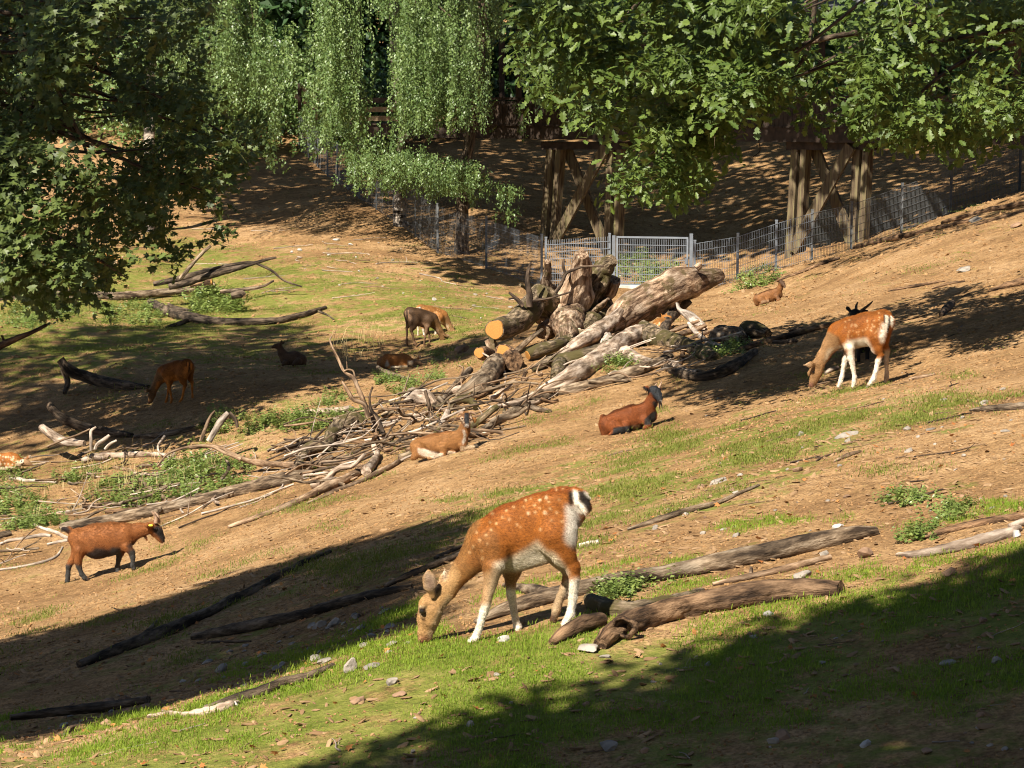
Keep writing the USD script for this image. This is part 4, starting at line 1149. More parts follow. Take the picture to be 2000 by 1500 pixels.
limb('log', 'smooth grey trunk with a curved limb in the middle of the heap', [(1258, 648, 14), (1245, 655, 20), (1215, 672, 22), (1180, 695, 22), (1150, 715, 21), (1115, 738, 21), (1080, 756, 17), (1050, 768, 11)], 'bark_bleached', d=[42.5, 40.5], sides=20, rough=0.12,
     side=[([(1222, 690, 16), (1240, 700, 13), (1265, 708, 10), (1290, 712, 9), (1305, 704, 8), (1320, 716, 8), (1340, 728, 9), (1365, 730, 9)], None)])
limb('log', 'mossy grey trunk sloping down right from the middle of the heap', [(1258, 640, 14), (1275, 656, 19), (1310, 667, 18), (1345, 676, 16), (1375, 690, 15), (1398, 700, 10)], 'bark_moss', d=[43.6, 42.0], sides=18, rough=0.2)
limb('log', 'thick sawn trunk whose orange face is the highest of the cut ends', [(966, 644, 20), (983, 641, 23), (1010, 628, 25), (1030, 612, 25), (1044, 592, 23), (1055, 570, 17)], 'bark_moss', d=[44.4, 45.8, 46.6], sides=20, rough=0.16, cut=(0,))
limb('log', 'sawn trunk with a cracked orange face just below the highest cut end', [(983, 687, 15), (989, 692, 17), (996, 698, 18), (1004, 706, 17)], 'bark_brown', d=[42.8, 44.6], sides=18, cut=(0,))
limb('log', 'small ragged sawn stub left of the two big orange cut ends', [(936, 689, 11), (946, 690, 12), (962, 692, 11)], 'bark_brown', d=[43.5, 44.8], sides=12, rough=0.25, cut=(0,))
limb('log', 'rough bark block wedged between the orange cut ends', [(955, 662, 9), (962, 676, 11), (970, 690, 9)], 'bark_big', d=45.0, sides=10, rough=0.3)
limb('log', 'mossy round log with a pale sawn end in front of the root plate', [(1031, 694, 10), (1050, 686, 13), (1080, 676, 14), (1112, 664, 12)], 'bark_moss', d=[43.6, 45.4], sides=16, cut=(0,))
limb('log', 'upright short log standing at the foot of the root plate', [(1100, 630, 10), (1098, 646, 11), (1097, 662, 11)], 'bark_moss', d=45.4, sides=14, rough=0.2)
limb('log', 'grey flared butt log left of the lower sawn trunk', [(975, 700, 17), (962, 720, 19), (946, 745, 22), (928, 762, 22), (900, 772, 14)], 'bark_grey', d=[43.6, 42.6], sides=18, rough=0.15, side=[([(925, 762, 9), (900, 760, 9), (875, 768, 5)], 'bark_bleached')])
limb('log', 'mossy knobbly log lying under the split bleached trunk', [(1040, 722, 8), (1075, 708, 13), (1120, 700, 15), (1165, 690, 17), (1200, 672, 15), (1235, 655, 13)], 'bark_moss', d=[43.0, 44.0], sides=16, rough=0.22)
limb('log', 'short thick stump standing under the smooth grey trunk', [(1095, 702, 12), (1092, 720, 14), (1088, 738, 13)], 'bark_moss', d=41.9, sides=14, rough=0.2)
limb('log', 'jagged pale snapped stump between the mossy log and the smooth trunk', [(1185, 652, 4), (1188, 665, 12), (1190, 682, 16), (1196, 700, 15)], 'stick_pale', d=43.6, sides=10, rough=0.35)
limb('log', 'rounded bark log right of the heap, left of two', [(1392, 660, 9), (1408, 655, 20), (1432, 655, 22), (1452, 662, 14)], 'bark_grey', sides=16, rough=0.25)
limb('log', 'rounded bark log right of the heap, right of two', [(1448, 655, 12), (1465, 642, 19), (1480, 640, 17), (1500, 655, 10)], 'bark_moss', sides=14, rough=0.3)
limb('branch', 'yellowish curved branch in front of the rounded bark logs', [(1345, 632, 4), (1362, 652, 5), (1382, 668, 6), (1405, 677, 6), (1430, 682, 4)], 'stick_pale', d=[43.0, 42.4])
limb('branch', 'bleached flat root with a raised tip at the right of the heap', [(1322, 592, 3), (1328, 605, 6), (1345, 615, 12), (1362, 630, 12), (1375, 640, 7)], 'stick_pale', d=[44.8, 44.2], flat=0.6)
for k, (p_, lab) in enumerate([([(1300, 652, 3), (1330, 640, 4), (1366, 626, 3)], 'upper grey plank-like stick leaning on the mossy grey trunk'), ([(1312, 658, 5), (1345, 648, 6), (1378, 636, 4)], 'lower grey plank-like stick leaning on the mossy grey trunk'), ([(1340, 665, 4), (1370, 653, 5), (1400, 643, 3)], 'thin stick resting between the planks and the bark logs')]):
    limb('branch', lab, p_, 'stick_brown', d=43.2 - 0.2 * k, sides=8)
limb('log', 'long curved log at the lower right rim of the heap', [(1040, 770, 7), (1085, 765, 9), (1130, 758, 11), (1185, 742, 12), (1240, 730, 13), (1275, 716, 11), (1310, 700, 7)], 'bark_grey', sides=14)
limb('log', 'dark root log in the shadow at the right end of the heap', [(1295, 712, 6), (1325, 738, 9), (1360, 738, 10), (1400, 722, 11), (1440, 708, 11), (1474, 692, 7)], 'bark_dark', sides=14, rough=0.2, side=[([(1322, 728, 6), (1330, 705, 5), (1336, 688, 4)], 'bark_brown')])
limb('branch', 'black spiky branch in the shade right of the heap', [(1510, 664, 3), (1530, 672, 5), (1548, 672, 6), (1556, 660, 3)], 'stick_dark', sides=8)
limb('log', 'long low bark log running upslope from the bark logs to the shade', [(1430, 690, 4), (1480, 672, 7), (1530, 655, 7), (1580, 640, 6), (1640, 628, 4)], 'bark_brown')
limb('log', 'root-like limb at the foot of the heap, bending to the lower left', [(1075, 772, 9), (1045, 783, 11), (1010, 800, 10), (985, 815, 9), (955, 838, 7), (930, 850, 5)], 'bark_grey', sides=12, side=[([(1030, 790, 7), (1045, 800, 6), (1075, 805, 4)], None)])

# upturned root plate: knotted arms of wood grown together
rp = thing('root_plate', 'upturned mossy root plate rising highest in the heap', 'tree stump', P(1120, 600, 47))
arms = [[(1108, 662, 15), (1110, 615, 32), (1122, 572, 32), (1130, 542, 25), (1136, 512, 20), (1138, 496, 13)], [(1122, 625, 18), (1152, 558, 29), (1175, 530, 24), (1188, 514, 17), (1198, 508, 10)], [(1145, 625, 14), (1175, 577, 22), (1190, 560, 20), (1196, 545, 14)],
        [(1112, 640, 16), (1080, 597, 24), (1062, 585, 22), (1052, 572, 15)], [(1085, 580, 18), (1068, 555, 13), (1069, 530, 9), (1069, 510, 7)], [(1140, 645, 12), (1172, 608, 19), (1190, 590, 13)], [(1100, 625, 14), (1075, 640, 18), (1060, 650, 13)]]
ra = np.random.default_rng(61)
for _ in range(16):
    an_ = ra.uniform(-0.2, 3.6)
    L_ = ra.uniform(45, 95)
    r0_ = ra.uniform(9, 17)
    x_, y_ = 1118 + ra.normal(0, 22), 622 + ra.normal(0, 16)
    arms.append([(x_ + L_ * t_ * math.cos(an_) + ra.normal(0, 7) * t_, y_ - L_ * t_ * 0.95 * math.sin(an_) + ra.normal(0, 7) * t_, r0_ * (1 - 0.72 * t_)) for t_ in (0, 0.3, 0.6, 0.85, 1.0)])
for k, a_ in enumerate(arms):
    w, rad = lie(a_, d=[47.0 + 0.25 * (k % 3), 46.1 + 0.5 * (k % 3)])
    m, lp = tube(w, rad, sides=26, rings=60, rough=0.5, seed=60 + k)
    obj('root', m, M['bark_moss' if k % 2 else 'bark_big'], rp, smooth=True, attrs={'lp': lp})
limb('branch', 'dark dead snag standing up at the left of the root plate', [(1034, 600, 7), (1034, 575, 6), (1030, 550, 5), (1031, 530, 4), (1037, 512, 2)], 'stick_dark', d=45.6, side=[([(1036, 588, 3), (1050, 586, 3), (1075, 582, 2), (1115, 570, 2)], None)])
limb('branch', 'short dark spike left of the dead snag on the sawn trunk', [(1022, 598, 5), (1010, 585, 4), (994, 571, 2)], 'stick_dark', d=45.5, side=[([(1004, 582, 2), (993, 584, 1.5)], None)])
limb('branch', 'dark forked branch leaning across the root plate', [(1085, 572, 4), (1096, 555, 4), (1105, 535, 3), (1120, 527, 3), (1140, 521, 2.5), (1180, 520, 2)], 'stick_dark', d=46.0, side=[([(1104, 534, 3), (1100, 520, 3), (1101, 505, 2)], None)])
limb('branch', 'straight grey pole slanting in front of the highest cut trunk', [(992, 700, 6), (1012, 683, 6), (1035, 662, 5), (1060, 643, 3)], 'bark_grey', d=[43.9, 44.3])
limb('branch', 'thin white bent rod below the small ragged sawn stub', [(938, 687, 1.8), (955, 697, 2), (972, 708, 2), (984, 722, 2.2), (988, 740, 2.2), (983, 765, 2.2), (974, 790, 2)], 'stick_pale', d=[43.6, 41.4], sides=6)
limb('log', 'small sawn block with orange face low in the brushwood', [(922, 777, 9), (912, 778, 10), (900, 780, 9)], 'bark_brown', d=[39.4, 40.6], sides=14, cut=(0,))
limb('log', 'leaning pale pole across the brushwood below the butt log', [(918, 722, 7), (890, 752, 7), (865, 780, 7), (840, 800, 7), (800, 825, 6)], 'bark_grey', d=[42.4, 39.4])
limb('log', 'pinkish barkless boulder-like block behind the brushwood', [(795, 782, 12), (812, 776, 18), (835, 780, 17), (850, 790, 8)], 'bark_bleached', d=41.0, sides=14, rough=0.22)

# long limbs in and along the brush pile
limb('log', 'long dark-barked log behind the walking goat at the pile edge', [(118, 1040, 10), (160, 1028, 12), (200, 1012, 12), (245, 1002, 12), (300, 990, 12), (350, 985, 12), (400, 972, 12), (450, 962, 13), (500, 950, 14), (545, 935, 15), (580, 922, 12), (610, 912, 8)], 'bark_grey', sides=16, side=[([(400, 970, 9), (330, 965, 7), (290, 992, 5), (206, 991, 4)], 'bark_brown'), ([(345, 982, 6), (310, 955, 5), (278, 930, 5), (262, 918, 5), (222, 903, 3)], 'stick_brown')])
limb('log', 'long pale pole along the lower rim of the brush pile', [(446, 1030, 4), (500, 1008, 6), (560, 988, 8), (600, 972, 9), (640, 942, 10), (680, 922, 10), (715, 915, 7)], 'stick_brown', sides=12)
limb('branch', 'thin pole beside the long pale one at the lower rim', [(600, 984, 3), (650, 966, 5), (690, 950, 5), (735, 918, 6), (775, 905, 6), (800, 890, 4)], 'stick_brown', sides=8)
limb('branch', 'long slim branch sweeping across the middle of the brush pile', [(370, 875, 3), (420, 872, 4), (460, 890, 5), (495, 902, 6), (560, 908, 6), (620, 905, 6), (680, 900, 5), (720, 885, 4)], 'stick_brown', d=[37.2, 37.6], sides=10)
limb('branch', 'white thin branch on the brush pile in front of the slim sweeping one', [(560, 932, 2.5), (600, 928, 3), (640, 922, 3), (670, 908, 3), (700, 900, 2.5)], 'stick_pale', d=[36.2, 36.6], sides=8)
limb('branch', 'arched thin branch above the green patch in the pile', [(308, 910, 2), (330, 885, 2.5), (370, 873, 3), (410, 872, 3), (440, 885, 3), (470, 897, 4)], 'stick_brown', d=37.2, sides=8)
limb('log', 'twisted mossy limb arching out of the brush pile', [(640, 872, 11), (648, 848, 13), (668, 830, 15), (690, 820, 16), (706, 826, 12)], 'bark_moss', d=[38.6, 39.4], sides=14)
limb('log', 'short upright bark chunk in the middle of the brush pile', [(585, 900, 9), (598, 882, 13), (615, 872, 14), (640, 872, 8)], 'bark_moss', d=37.4, sides=12, rough=0.2)
limb('log', 'pale sawn-off stub standing in front of the reclining tan goat', [(715, 920, 10), (728, 905, 9), (735, 888, 7), (730, 870, 6)], 'bark_bleached', d=36.2, sides=10)
limb('branch', 'tall bare crooked branch rising highest from the brush pile', [(735, 830, 5), (718, 800, 5), (700, 760, 4.5), (690, 738, 4), (672, 725, 3), (660, 700, 3), (645, 668, 2), (648, 656, 1.5)], 'stick_brown', d=[38.4, 38.8], sides=8, side=[([(672, 726, 2), (680, 722, 2), (690, 725, 2), (694, 740, 2)], None), ([(678, 720, 1.6), (677, 706, 1.2)], None)])
limb('branch', 'second bare crooked branch in the brush pile, left of the tallest', [(718, 815, 5), (712, 790, 4), (690, 780, 4), (680, 765, 3.5), (668, 745, 2.5)], 'stick_brown', d=38.2, sides=8)
limb('branch', 'dark looping branch standing in the brush pile', [(750, 850, 5), (738, 818, 4), (725, 800, 3), (722, 775, 2.5), (728, 755, 2)], 'stick_dark', d=38.0, sides=8)
limb('branch', 'dark upright branch behind the reclining tan goat', [(842, 840, 5), (842, 815, 5), (838, 790, 4), (830, 762, 3)], 'stick_dark', d=38.8, sides=8)
limb('log', 'white-barked upright stub behind the back of the reclining tan goat', [(860, 848, 7), (864, 830, 8), (872, 812, 7), (876, 800, 5)], 'stick_pale', d=37.6, sides=10)
limb('branch', 'hooked thick branch behind the head of the reclining tan goat', [(880, 800, 5), (885, 785, 7), (905, 780, 7), (922, 784, 7), (930, 795, 6)], 'bark_moss', d=38.8, sides=10)
limb('branch', 'bleached pointed branch sticking up from the green patch', [(408, 862, 6), (418, 845, 6), (432, 822, 7), (446, 806, 5)], 'stick_pale', d=38.6, sides=10)
limb('branch', 'dark bent twig beside the bleached pointed branch', [(448, 806, 4), (460, 820, 4), (464, 835, 3)], 'stick_dark', d=38.6, sides=8)
limb('branch', 'crooked stem left of the bleached pointed branch', [(392, 862, 4), (400, 840, 4), (410, 815, 3), (420, 802, 2)], 'stick_brown', d=38.6, sides=8)
wh = [([(178, 880, 3), (178, 860, 3.5), (178, 842, 3.5), (188, 834, 2)], 'white upright forked stick at the left of the pile, left prong'), ([(186, 878, 3.5), (190, 868, 3.5), (204, 858, 4), (214, 850, 3)], 'white upright forked stick at the left of the pile, middle prong'), ([(205, 878, 3), (214, 868, 3), (228, 860, 2.5)], 'white upright forked stick at the left of the pile, right prong')]
for p_, lab in wh:
    limb('branch', lab, p_, 'stick_pale', d=40.0, sides=8)
limb('log', 'grey log lying under the white forked stick', [(160, 893, 6), (178, 886, 8), (200, 880, 8), (240, 884, 7), (290, 880, 6), (340, 882, 4)], 'bark_bleached')
limb('log', 'broad half-shaded plank-like log at the edge of the shade', [(82, 835, 8), (100, 848, 9), (125, 862, 9), (165, 866, 6)], 'bark_bleached', d=[41.8, 41])
limb('branch', 'long thin twig leaning on the white forked stick', [(92, 873, 2), (120, 860, 2.5), (150, 850, 2.5), (176, 838, 2)], 'stick_brown', d=40.6, sides=6)
limb('branch', 'white sinuous branch at the left edge of the pile', [(18, 932, 3), (35, 934, 4), (50, 940, 4), (65, 932, 3.5), (95, 934, 3.5), (112, 942, 3)], 'stick_pale', sides=8)
limb('branch', 'white curved branch left of the walking goat tail', [(0, 1062, 3), (20, 1055, 4), (45, 1056, 4), (65, 1045, 4), (85, 1046, 4), (100, 1050, 3)], 'stick_pale', sides=8)
limb('branch', 'pale straight stick leaning behind the walking goat rump', [(56, 1010, 3), (80, 1032, 3.5), (110, 1044, 4), (138, 1056, 4)], 'stick_pale', sides=8)
limb('branch', 'pale forked stick behind the walking goat rump', [(92, 1064, 3), (115, 1060, 3.5), (140, 1055, 3.5)], 'stick_pale', sides=8)
limb('branch', 'lowest long white stick at the left frame edge', [(0, 1113, 2.5), (40, 1108, 3), (80, 1100, 3), (105, 1094, 3), (115, 1080, 2.5), (122, 1072, 2)], 'stick_pale', sides=8)
limb('log', 'dark log end at the left frame edge below the green patch', [(-30, 1047, 6), (0, 1045, 7), (20, 1036, 6)], 'bark_grey')

# fallen boughs on the far grass at the left
limb('branch', 'long fallen bough on the far grass with an upswept tip', [(330, 560, 7), (365, 552, 8), (400, 540, 8), (435, 530, 7), (470, 522, 5), (520, 507, 3), (540, 503, 2)], 'bark_dark', d=62.5, sides=10, side=[([(300, 555, 5), (355, 543, 6), (400, 530, 5), (470, 514, 3), (500, 512, 2)], None), ([(495, 512, 2.5), (530, 528, 2.5), (555, 548, 2), (590, 560, 1.5)], None)])
limb('branch', 'pale dead bough slanting up under the maple leaves', [(352, 545, 4), (372, 520, 4), (395, 494, 4), (412, 480, 3)], 'bark_grey', d=62, sides=8)
limb('log', 'long dark bough on the grass edge above the resting deer', [(295, 588, 8), (330, 600, 10), (365, 615, 11), (420, 622, 9), (480, 622, 8), (540, 618, 7), (590, 610, 6), (636, 603, 4)], 'bark_dark', sides=12, side=[([(370, 618, 5), (345, 630, 5), (325, 632, 3)], None), ([(330, 590, 4), (345, 600, 5), (378, 602, 3)], None), ([(618, 606, 3), (640, 615, 2), (652, 622, 1.5)], None)])
limb('log', 'grey fallen trunk at the left edge behind the green herbs', [(-40, 588, 7), (20, 585, 7), (60, 582, 7), (110, 580, 7), (160, 586, 6)], 'bark_grey', d=[64, 63.5])
limb('log', 'grey fallen trunk continuing right behind the dark herbs', [(60, 556, 7), (110, 572, 9), (170, 576, 9), (240, 578, 9), (310, 572, 8), (370, 566, 7), (420, 556, 6)], 'bark_grey', d=64.5)
limb('log', 'short log chunk on the far grass by the upswept tip', [(372, 556, 8), (392, 553, 9), (414, 550, 9)], 'bark_brown', d=64, sides=12, cut=(1,))
limb('branch', 'branch at the far grass with a twig pointing right', [(430, 570, 4), (465, 566, 4), (510, 560, 3), (535, 548, 2)], 'bark_grey', d=60.5, sides=8)
limb('log', 'rounded chunk at the right end of the far herb patch', [(452, 578, 8), (470, 574, 9), (476, 578, 7)], 'bark_dark', d=60.4, sides=10)
limb('branch', 'dark leaning branch at the left frame edge', [(-40, 700, 7), (0, 676, 7), (30, 662, 6), (60, 650, 4), (92, 634, 3)], 'stick_dark', d=43.5, sides=10, side=[([(10, 670, 3), (3, 655, 2)], None)])
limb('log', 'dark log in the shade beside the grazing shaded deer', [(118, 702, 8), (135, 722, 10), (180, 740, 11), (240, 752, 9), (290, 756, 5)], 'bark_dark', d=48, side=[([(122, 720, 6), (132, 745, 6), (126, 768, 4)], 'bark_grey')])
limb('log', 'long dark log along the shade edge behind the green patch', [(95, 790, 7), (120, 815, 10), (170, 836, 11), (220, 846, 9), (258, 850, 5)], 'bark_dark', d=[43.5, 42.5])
limb('log', 'log along the sunny edge right of the shaded log', [(262, 852, 4), (300, 846, 6), (350, 844, 6), (395, 826, 6), (430, 822, 4)], 'bark_grey')
limb('log', 'pale sawn limb between two green tufts above the pile', [(588, 806, 5), (620, 804, 6), (660, 802, 7), (688, 796, 6)], 'bark_bleached', d=41.2, sides=10, cut=(1,))
limb('branch', 'broken limb slanting down from the resting deer', [(738, 718, 4), (765, 732, 6), (790, 740, 5), (812, 744, 3)], 'bark_grey', d=46, sides=8)
# exposed roots on the skyline at the right
for k, (p_, lab) in enumerate([([(1668, 482, 4), (1720, 468, 6), (1790, 450, 6), (1850, 436, 5), (1900, 424, 4)], 'exposed root along the bank edge right of the trestle'), ([(1840, 432, 4), (1900, 412, 6), (1960, 400, 6), (2040, 388, 5)], 'exposed root along the bank edge at the right frame edge'), ([(1905, 438, 3), (1960, 425, 4), (2040, 408, 4)], 'lower exposed root at the right frame edge'),
                               ([(1735, 570, 2), (1770, 558, 3), (1810, 548, 3), (1850, 546, 2)], 'half-buried root arching from the bare slope'), ([(1820, 560, 2), (1850, 550, 3), (1885, 546, 2)], 'small half-buried root beside the arching one'), ([(1930, 570, 3), (1970, 556, 7), (2040, 540, 8)], 'thick bark root in the shade at the right edge'),
                               ([(1520, 540, 2), (1560, 530, 3), (1605, 512, 4), (1640, 500, 3)], 'root at the foot of the right trestle')]):
    limb('root', lab, p_, 'bark_brown', cat='root', sides=8, rough=0.25)
limb('branch', 'thin stick propped on the turf edge near the seated dark-faced goat', [(1372, 780, 2), (1400, 772, 3), (1432, 764, 2)], 'stick_brown', sides=6)
limb('branch', 'short stick lying behind the rump of the right grazing deer', [(1776, 740, 3), (1800, 736, 4), (1826, 728, 3)], 'stick_brown', sides=8)
limb('branch', 'rounded bit of wood under the neck of the right grazing deer', [(1612, 725, 3), (1624, 718, 6), (1636, 714, 4)], 'bark_bleached', sides=8)
limb('branch', 'slim stick on the dirt left of the seated dark-faced goat', [(1186, 892, 1.8), (1215, 884, 2.2), (1240, 880, 1.6)], 'stick_brown', sides=6)
limb('branch', 'broken bit of wood on the turf below the stone slab', [(1630, 902, 3), (1655, 892, 5), (1680, 882, 3)], 'stick_brown', sides=8)
limb('branch', 'small dark stump-like lump in the shade at the right', [(1838, 606, 5), (1850, 600, 8), (1860, 590, 5), (1862, 582, 3)], 'stick_dark', sides=10)
limb('branch', 'dark flat piece of bark above the shade left of the right deer', [(1542, 642, 3), (1560, 637, 6), (1576, 640, 3)], 'stick_dark', sides=8)

# loose brushwood: every stick its own object
ZONE = {'pile': [(0, 905), (160, 870), (330, 860), (480, 850), (600, 830), (720, 800), (860, 760), (960, 745), (1060, 745), (1090, 780), (1010, 830), (930, 868), (800, 900), (700, 930), (560, 985), (420, 1005), (240, 1010), (100, 1060), (0, 1110)]}
rs = np.random.default_rng(5)


def loose(n, zone, lo, hi, rr, lift, mats, label, group, aim=0.0, spread=0.5, name='stick'):
    px, py = sample_poly([zone], n, rs)
    g = G(px, py)
    for k in range(len(px)):
        L_ = rs.uniform(lo, hi) * (1.0 if rs.random() < 0.7 else 0.6)
        an = aim + rs.normal(0, spread)
        dr = np.array([math.cos(an), math.sin(an), 0])
        rad = rs.uniform(*rr) * (0.6 + 0.4 * L_ / hi)
        nseg = 5
        t = np.linspace(-0.5, 0.5, nseg)
        up = abs(rs.normal(0, lift))
        tilt = rs.normal(0, lift * 0.9)
        c = g[k] + dr * (t * L_)[:, None]
        side_ = np.cumsum(rs.normal(0, L_ * 0.05, nseg))
        c[:, :2] += np.stack([-dr[1] * side_, dr[0] * side_], -1)
        c[:, 2] = np.maximum(ground_z(c[:, 0], c[:, 1]) + rad * 0.7, ground_z(c[:, 0], c[:, 1]) + rad * 0.7 + up + tilt * t * 2 + rs.normal(0, lift * 0.25, nseg))
        m, lp = tube(c, np.linspace(rad, rad * rs.uniform(0.3, 0.7), nseg), sides=6, rings=12, rough=0.14, seed=k)
        ms, lps = [m], [lp]
        if rs.random() < 0.45:
            j = rs.integers(1, 4)
            e_ = c[j] + (dr * rs.uniform(0.2, 0.5) + rs.normal(0, 0.25, 3) + [0, 0, 0.12]) * L_ * 0.5
            m2, lp2 = tube([c[j], (c[j] + e_) / 2 + rs.normal(0, 0.03, 3), e_], [rad * 0.6, rad * 0.45, rad * 0.2], sides=5, rings=8, rough=0.1, seed=k + 9)
            ms.append(m2)
            lps.append(lp2)
        mm = mats[rs.integers(0, len(mats))]
        obj(name, cat_meshes(ms), M[mm], None, smooth=True, attrs={'lp': np.vstack(lps)}, label=label.get(mm, label['*']), cat='stick', group=group.get(mm, group['*']))


LB = {'stick_pale': 'bleached whitish loose stick in the brush pile', 'stick_brown': 'brown loose stick in the brush pile', 'stick_dark': 'dark loose stick in the brush pile', 'bark_grey': 'grey barked loose limb in the brush pile', '*': 'loose stick in the brush pile'}
GB = {'stick_pale': 'bleached loose sticks in the brush pile', 'stick_brown': 'brown loose sticks in the brush pile', 'stick_dark': 'dark loose sticks in the brush pile', 'bark_grey': 'grey barked loose limbs in the brush pile', '*': 'loose sticks in the brush pile'}
loose(85, [(0, 905), (160, 875), (330, 870), (500, 880), (600, 860), (700, 850), (700, 920), (560, 985), (420, 1005), (240, 1010), (100, 1060), (0, 1110)], 0.5, 1.9, (0.010, 0.024), 0.06, ['stick_pale', 'stick_brown', 'stick_brown', 'stick_pale', 'stick_dark'], LB, GB, aim=0.1, spread=0.9)
loose(100, [(560, 880), (720, 800), (860, 770), (960, 760), (1060, 760), (1090, 780), (1010, 830), (930, 868), (800, 900), (700, 930), (600, 970)], 0.6, 2.0, (0.012, 0.034), 0.16, ['stick_pale', 'stick_brown', 'stick_brown', 'stick_dark', 'bark_grey'], LB, GB, aim=0.1, spread=1.0)
loose(34, [(940, 770), (1060, 700), (1300, 690), (1480, 660), (1480, 690), (1350, 740), (1100, 780), (960, 850)], 0.5, 1.7, (0.012, 0.03), 0.10, ['stick_brown', 'bark_grey', 'stick_pale'], LB, GB, aim=0.1, spread=0.5)
loose(40, [(560, 880), (720, 800), (860, 770), (1000, 740), (1250, 720), (1300, 730), (1090, 790), (930, 868), (800, 900), (700, 930), (600, 960)], 0.35, 1.0, (0.03, 0.075), 0.10, ['bark_grey', 'bark_moss', 'bark_bleached', 'bark_brown'], {'*': 'short thick limb in the brush pile', 'bark_grey': 'short thick grey limb in the brush pile', 'bark_moss': 'short thick mossy limb in the brush pile', 'bark_bleached': 'short thick barkless pale limb in the brush pile', 'bark_brown': 'short thick brown limb in the brush pile'}, {'*': 'short thick limbs', 'bark_grey': 'short thick grey limbs in the pile', 'bark_moss': 'short thick mossy limbs in the pile', 'bark_bleached': 'short thick pale limbs in the pile', 'bark_brown': 'short thick brown limbs in the pile'}, aim=0.2, spread=0.8, name='limb')
loose(30, [(0, 905), (160, 890), (330, 885), (560, 900), (560, 960), (420, 995), (240, 1005), (100, 1050), (0, 1090)], 0.4, 1.1, (0.022, 0.045), 0.05, ['bark_grey', 'bark_bleached'], {'*': 'half-buried limb among the herbs at the left of the pile'}, {'*': 'half-buried limbs among the herbs'}, aim=0.2, spread=0.7, name='limb')
LS = {'*': 'small weathered stick lying on the bare slope'}
GS = {'*': 'small weathered sticks lying on the bare slope'}
loose(40, [(200, 480), (640, 400), (1000, 560), (1000, 640), (700, 600), (520, 600)], 0.4, 1.6, (0.012, 0.02), 0.01, ['stick_brown', 'stick_pale'], {'*': 'small stick lying on the far grass'}, {'*': 'small sticks lying on the far grass'}, spread=0.6)
loose(36, [(1350, 780), (1900, 560), (2000, 600), (2000, 960), (1300, 1000)], 0.15, 0.6, (0.006, 0.014), 0.005, ['stick_brown', 'stick_dark'], LS, GS, spread=0.5)
loose(26, [(100, 1420), (900, 1100), (1100, 1260), (2000, 1100), (2000, 1490), (300, 1490)], 0.08, 0.35, (0.003, 0.008), 0.003, ['stick_brown', 'stick_pale'], {'*': 'little twig lying in the near turf'}, {'*': 'little twigs lying in the near turf'}, spread=0.7)
# ---------------------------------------------------------------- animals: each body one continuous skin over a posed skeleton
def surface_nets(fv, o, h):
    inside = fv < 0
    nx, ny, nz = fv.shape
    cs = [(i, j, k) for i in (0, 1) for j in (0, 1) for k in (0, 1)]
    sl = lambda c: tuple(slice(c[a], fv.shape[a] - 1 + c[a]) for a in range(3))
    n_in = sum(inside[sl(c)].astype(np.int8) for c in cs)
    act = (n_in > 0) & (n_in < 8)
    idx = np.full(act.shape, -1, int)
    cells = np.argwhere(act)
    idx[act] = np.arange(len(cells))
    acc, cnt = np.zeros((len(cells), 3)), np.zeros(len(cells))
    val = {c: fv[cells[:, 0] + c[0], cells[:, 1] + c[1], cells[:, 2] + c[2]] for c in cs}
    for c in cs:
        for ax_ in range(3):
            if c[ax_]:
                continue
            e_ = list(c)
            e_[ax_] = 1
            a_, b_ = val[c], val[tuple(e_)]
            x_ = (a_ < 0) != (b_ < 0)
            t_ = np.where(x_, a_ / (a_ - b_ + 1e-20), 0)
            p_ = np.tile(np.array(c, float), (len(cells), 1))
            p_[:, ax_] = t_
            acc[x_] += p_[x_]
            cnt[x_] += 1
    v = (cells + acc / cnt[:, None]) * h + o
    quads = []
    for ax_ in range(3):
        s0 = [slice(None)] * 3
        s1 = [slice(None)] * 3
        s0[ax_], s1[ax_] = slice(0, -1), slice(1, None)
        a_, b_ = inside[tuple(s0)], inside[tuple(s1)]
        e_ = np.argwhere(a_ != b_)
        u_, w_ = (ax_ + 1) % 3, (ax_ + 2) % 3
        e_ = e_[(e_[:, u_] > 0) & (e_[:, w_] > 0) & (e_[:, u_] < fv.shape[u_] - 1) & (e_[:, w_] < fv.shape[w_] - 1)]
        q = []
        for du, dw in ((-1, -1), (0, -1), (0, 0), (-1, 0)):
            c_ = e_.copy()
            c_[:, u_] += du
            c_[:, w_] += dw
            q.append(idx[c_[:, 0], c_[:, 1], c_[:, 2]])
        q = np.stack(q, 1)
        fl = inside[tuple(e_.T)]
        q[~fl] = q[~fl][:, ::-1]
        quads.append(q)
    q = np.vstack(quads)
    q = q[(q >= 0).all(1)]
    return v, np.vstack([q[:, [0, 1, 2]], q[:, [0, 2, 3]]])


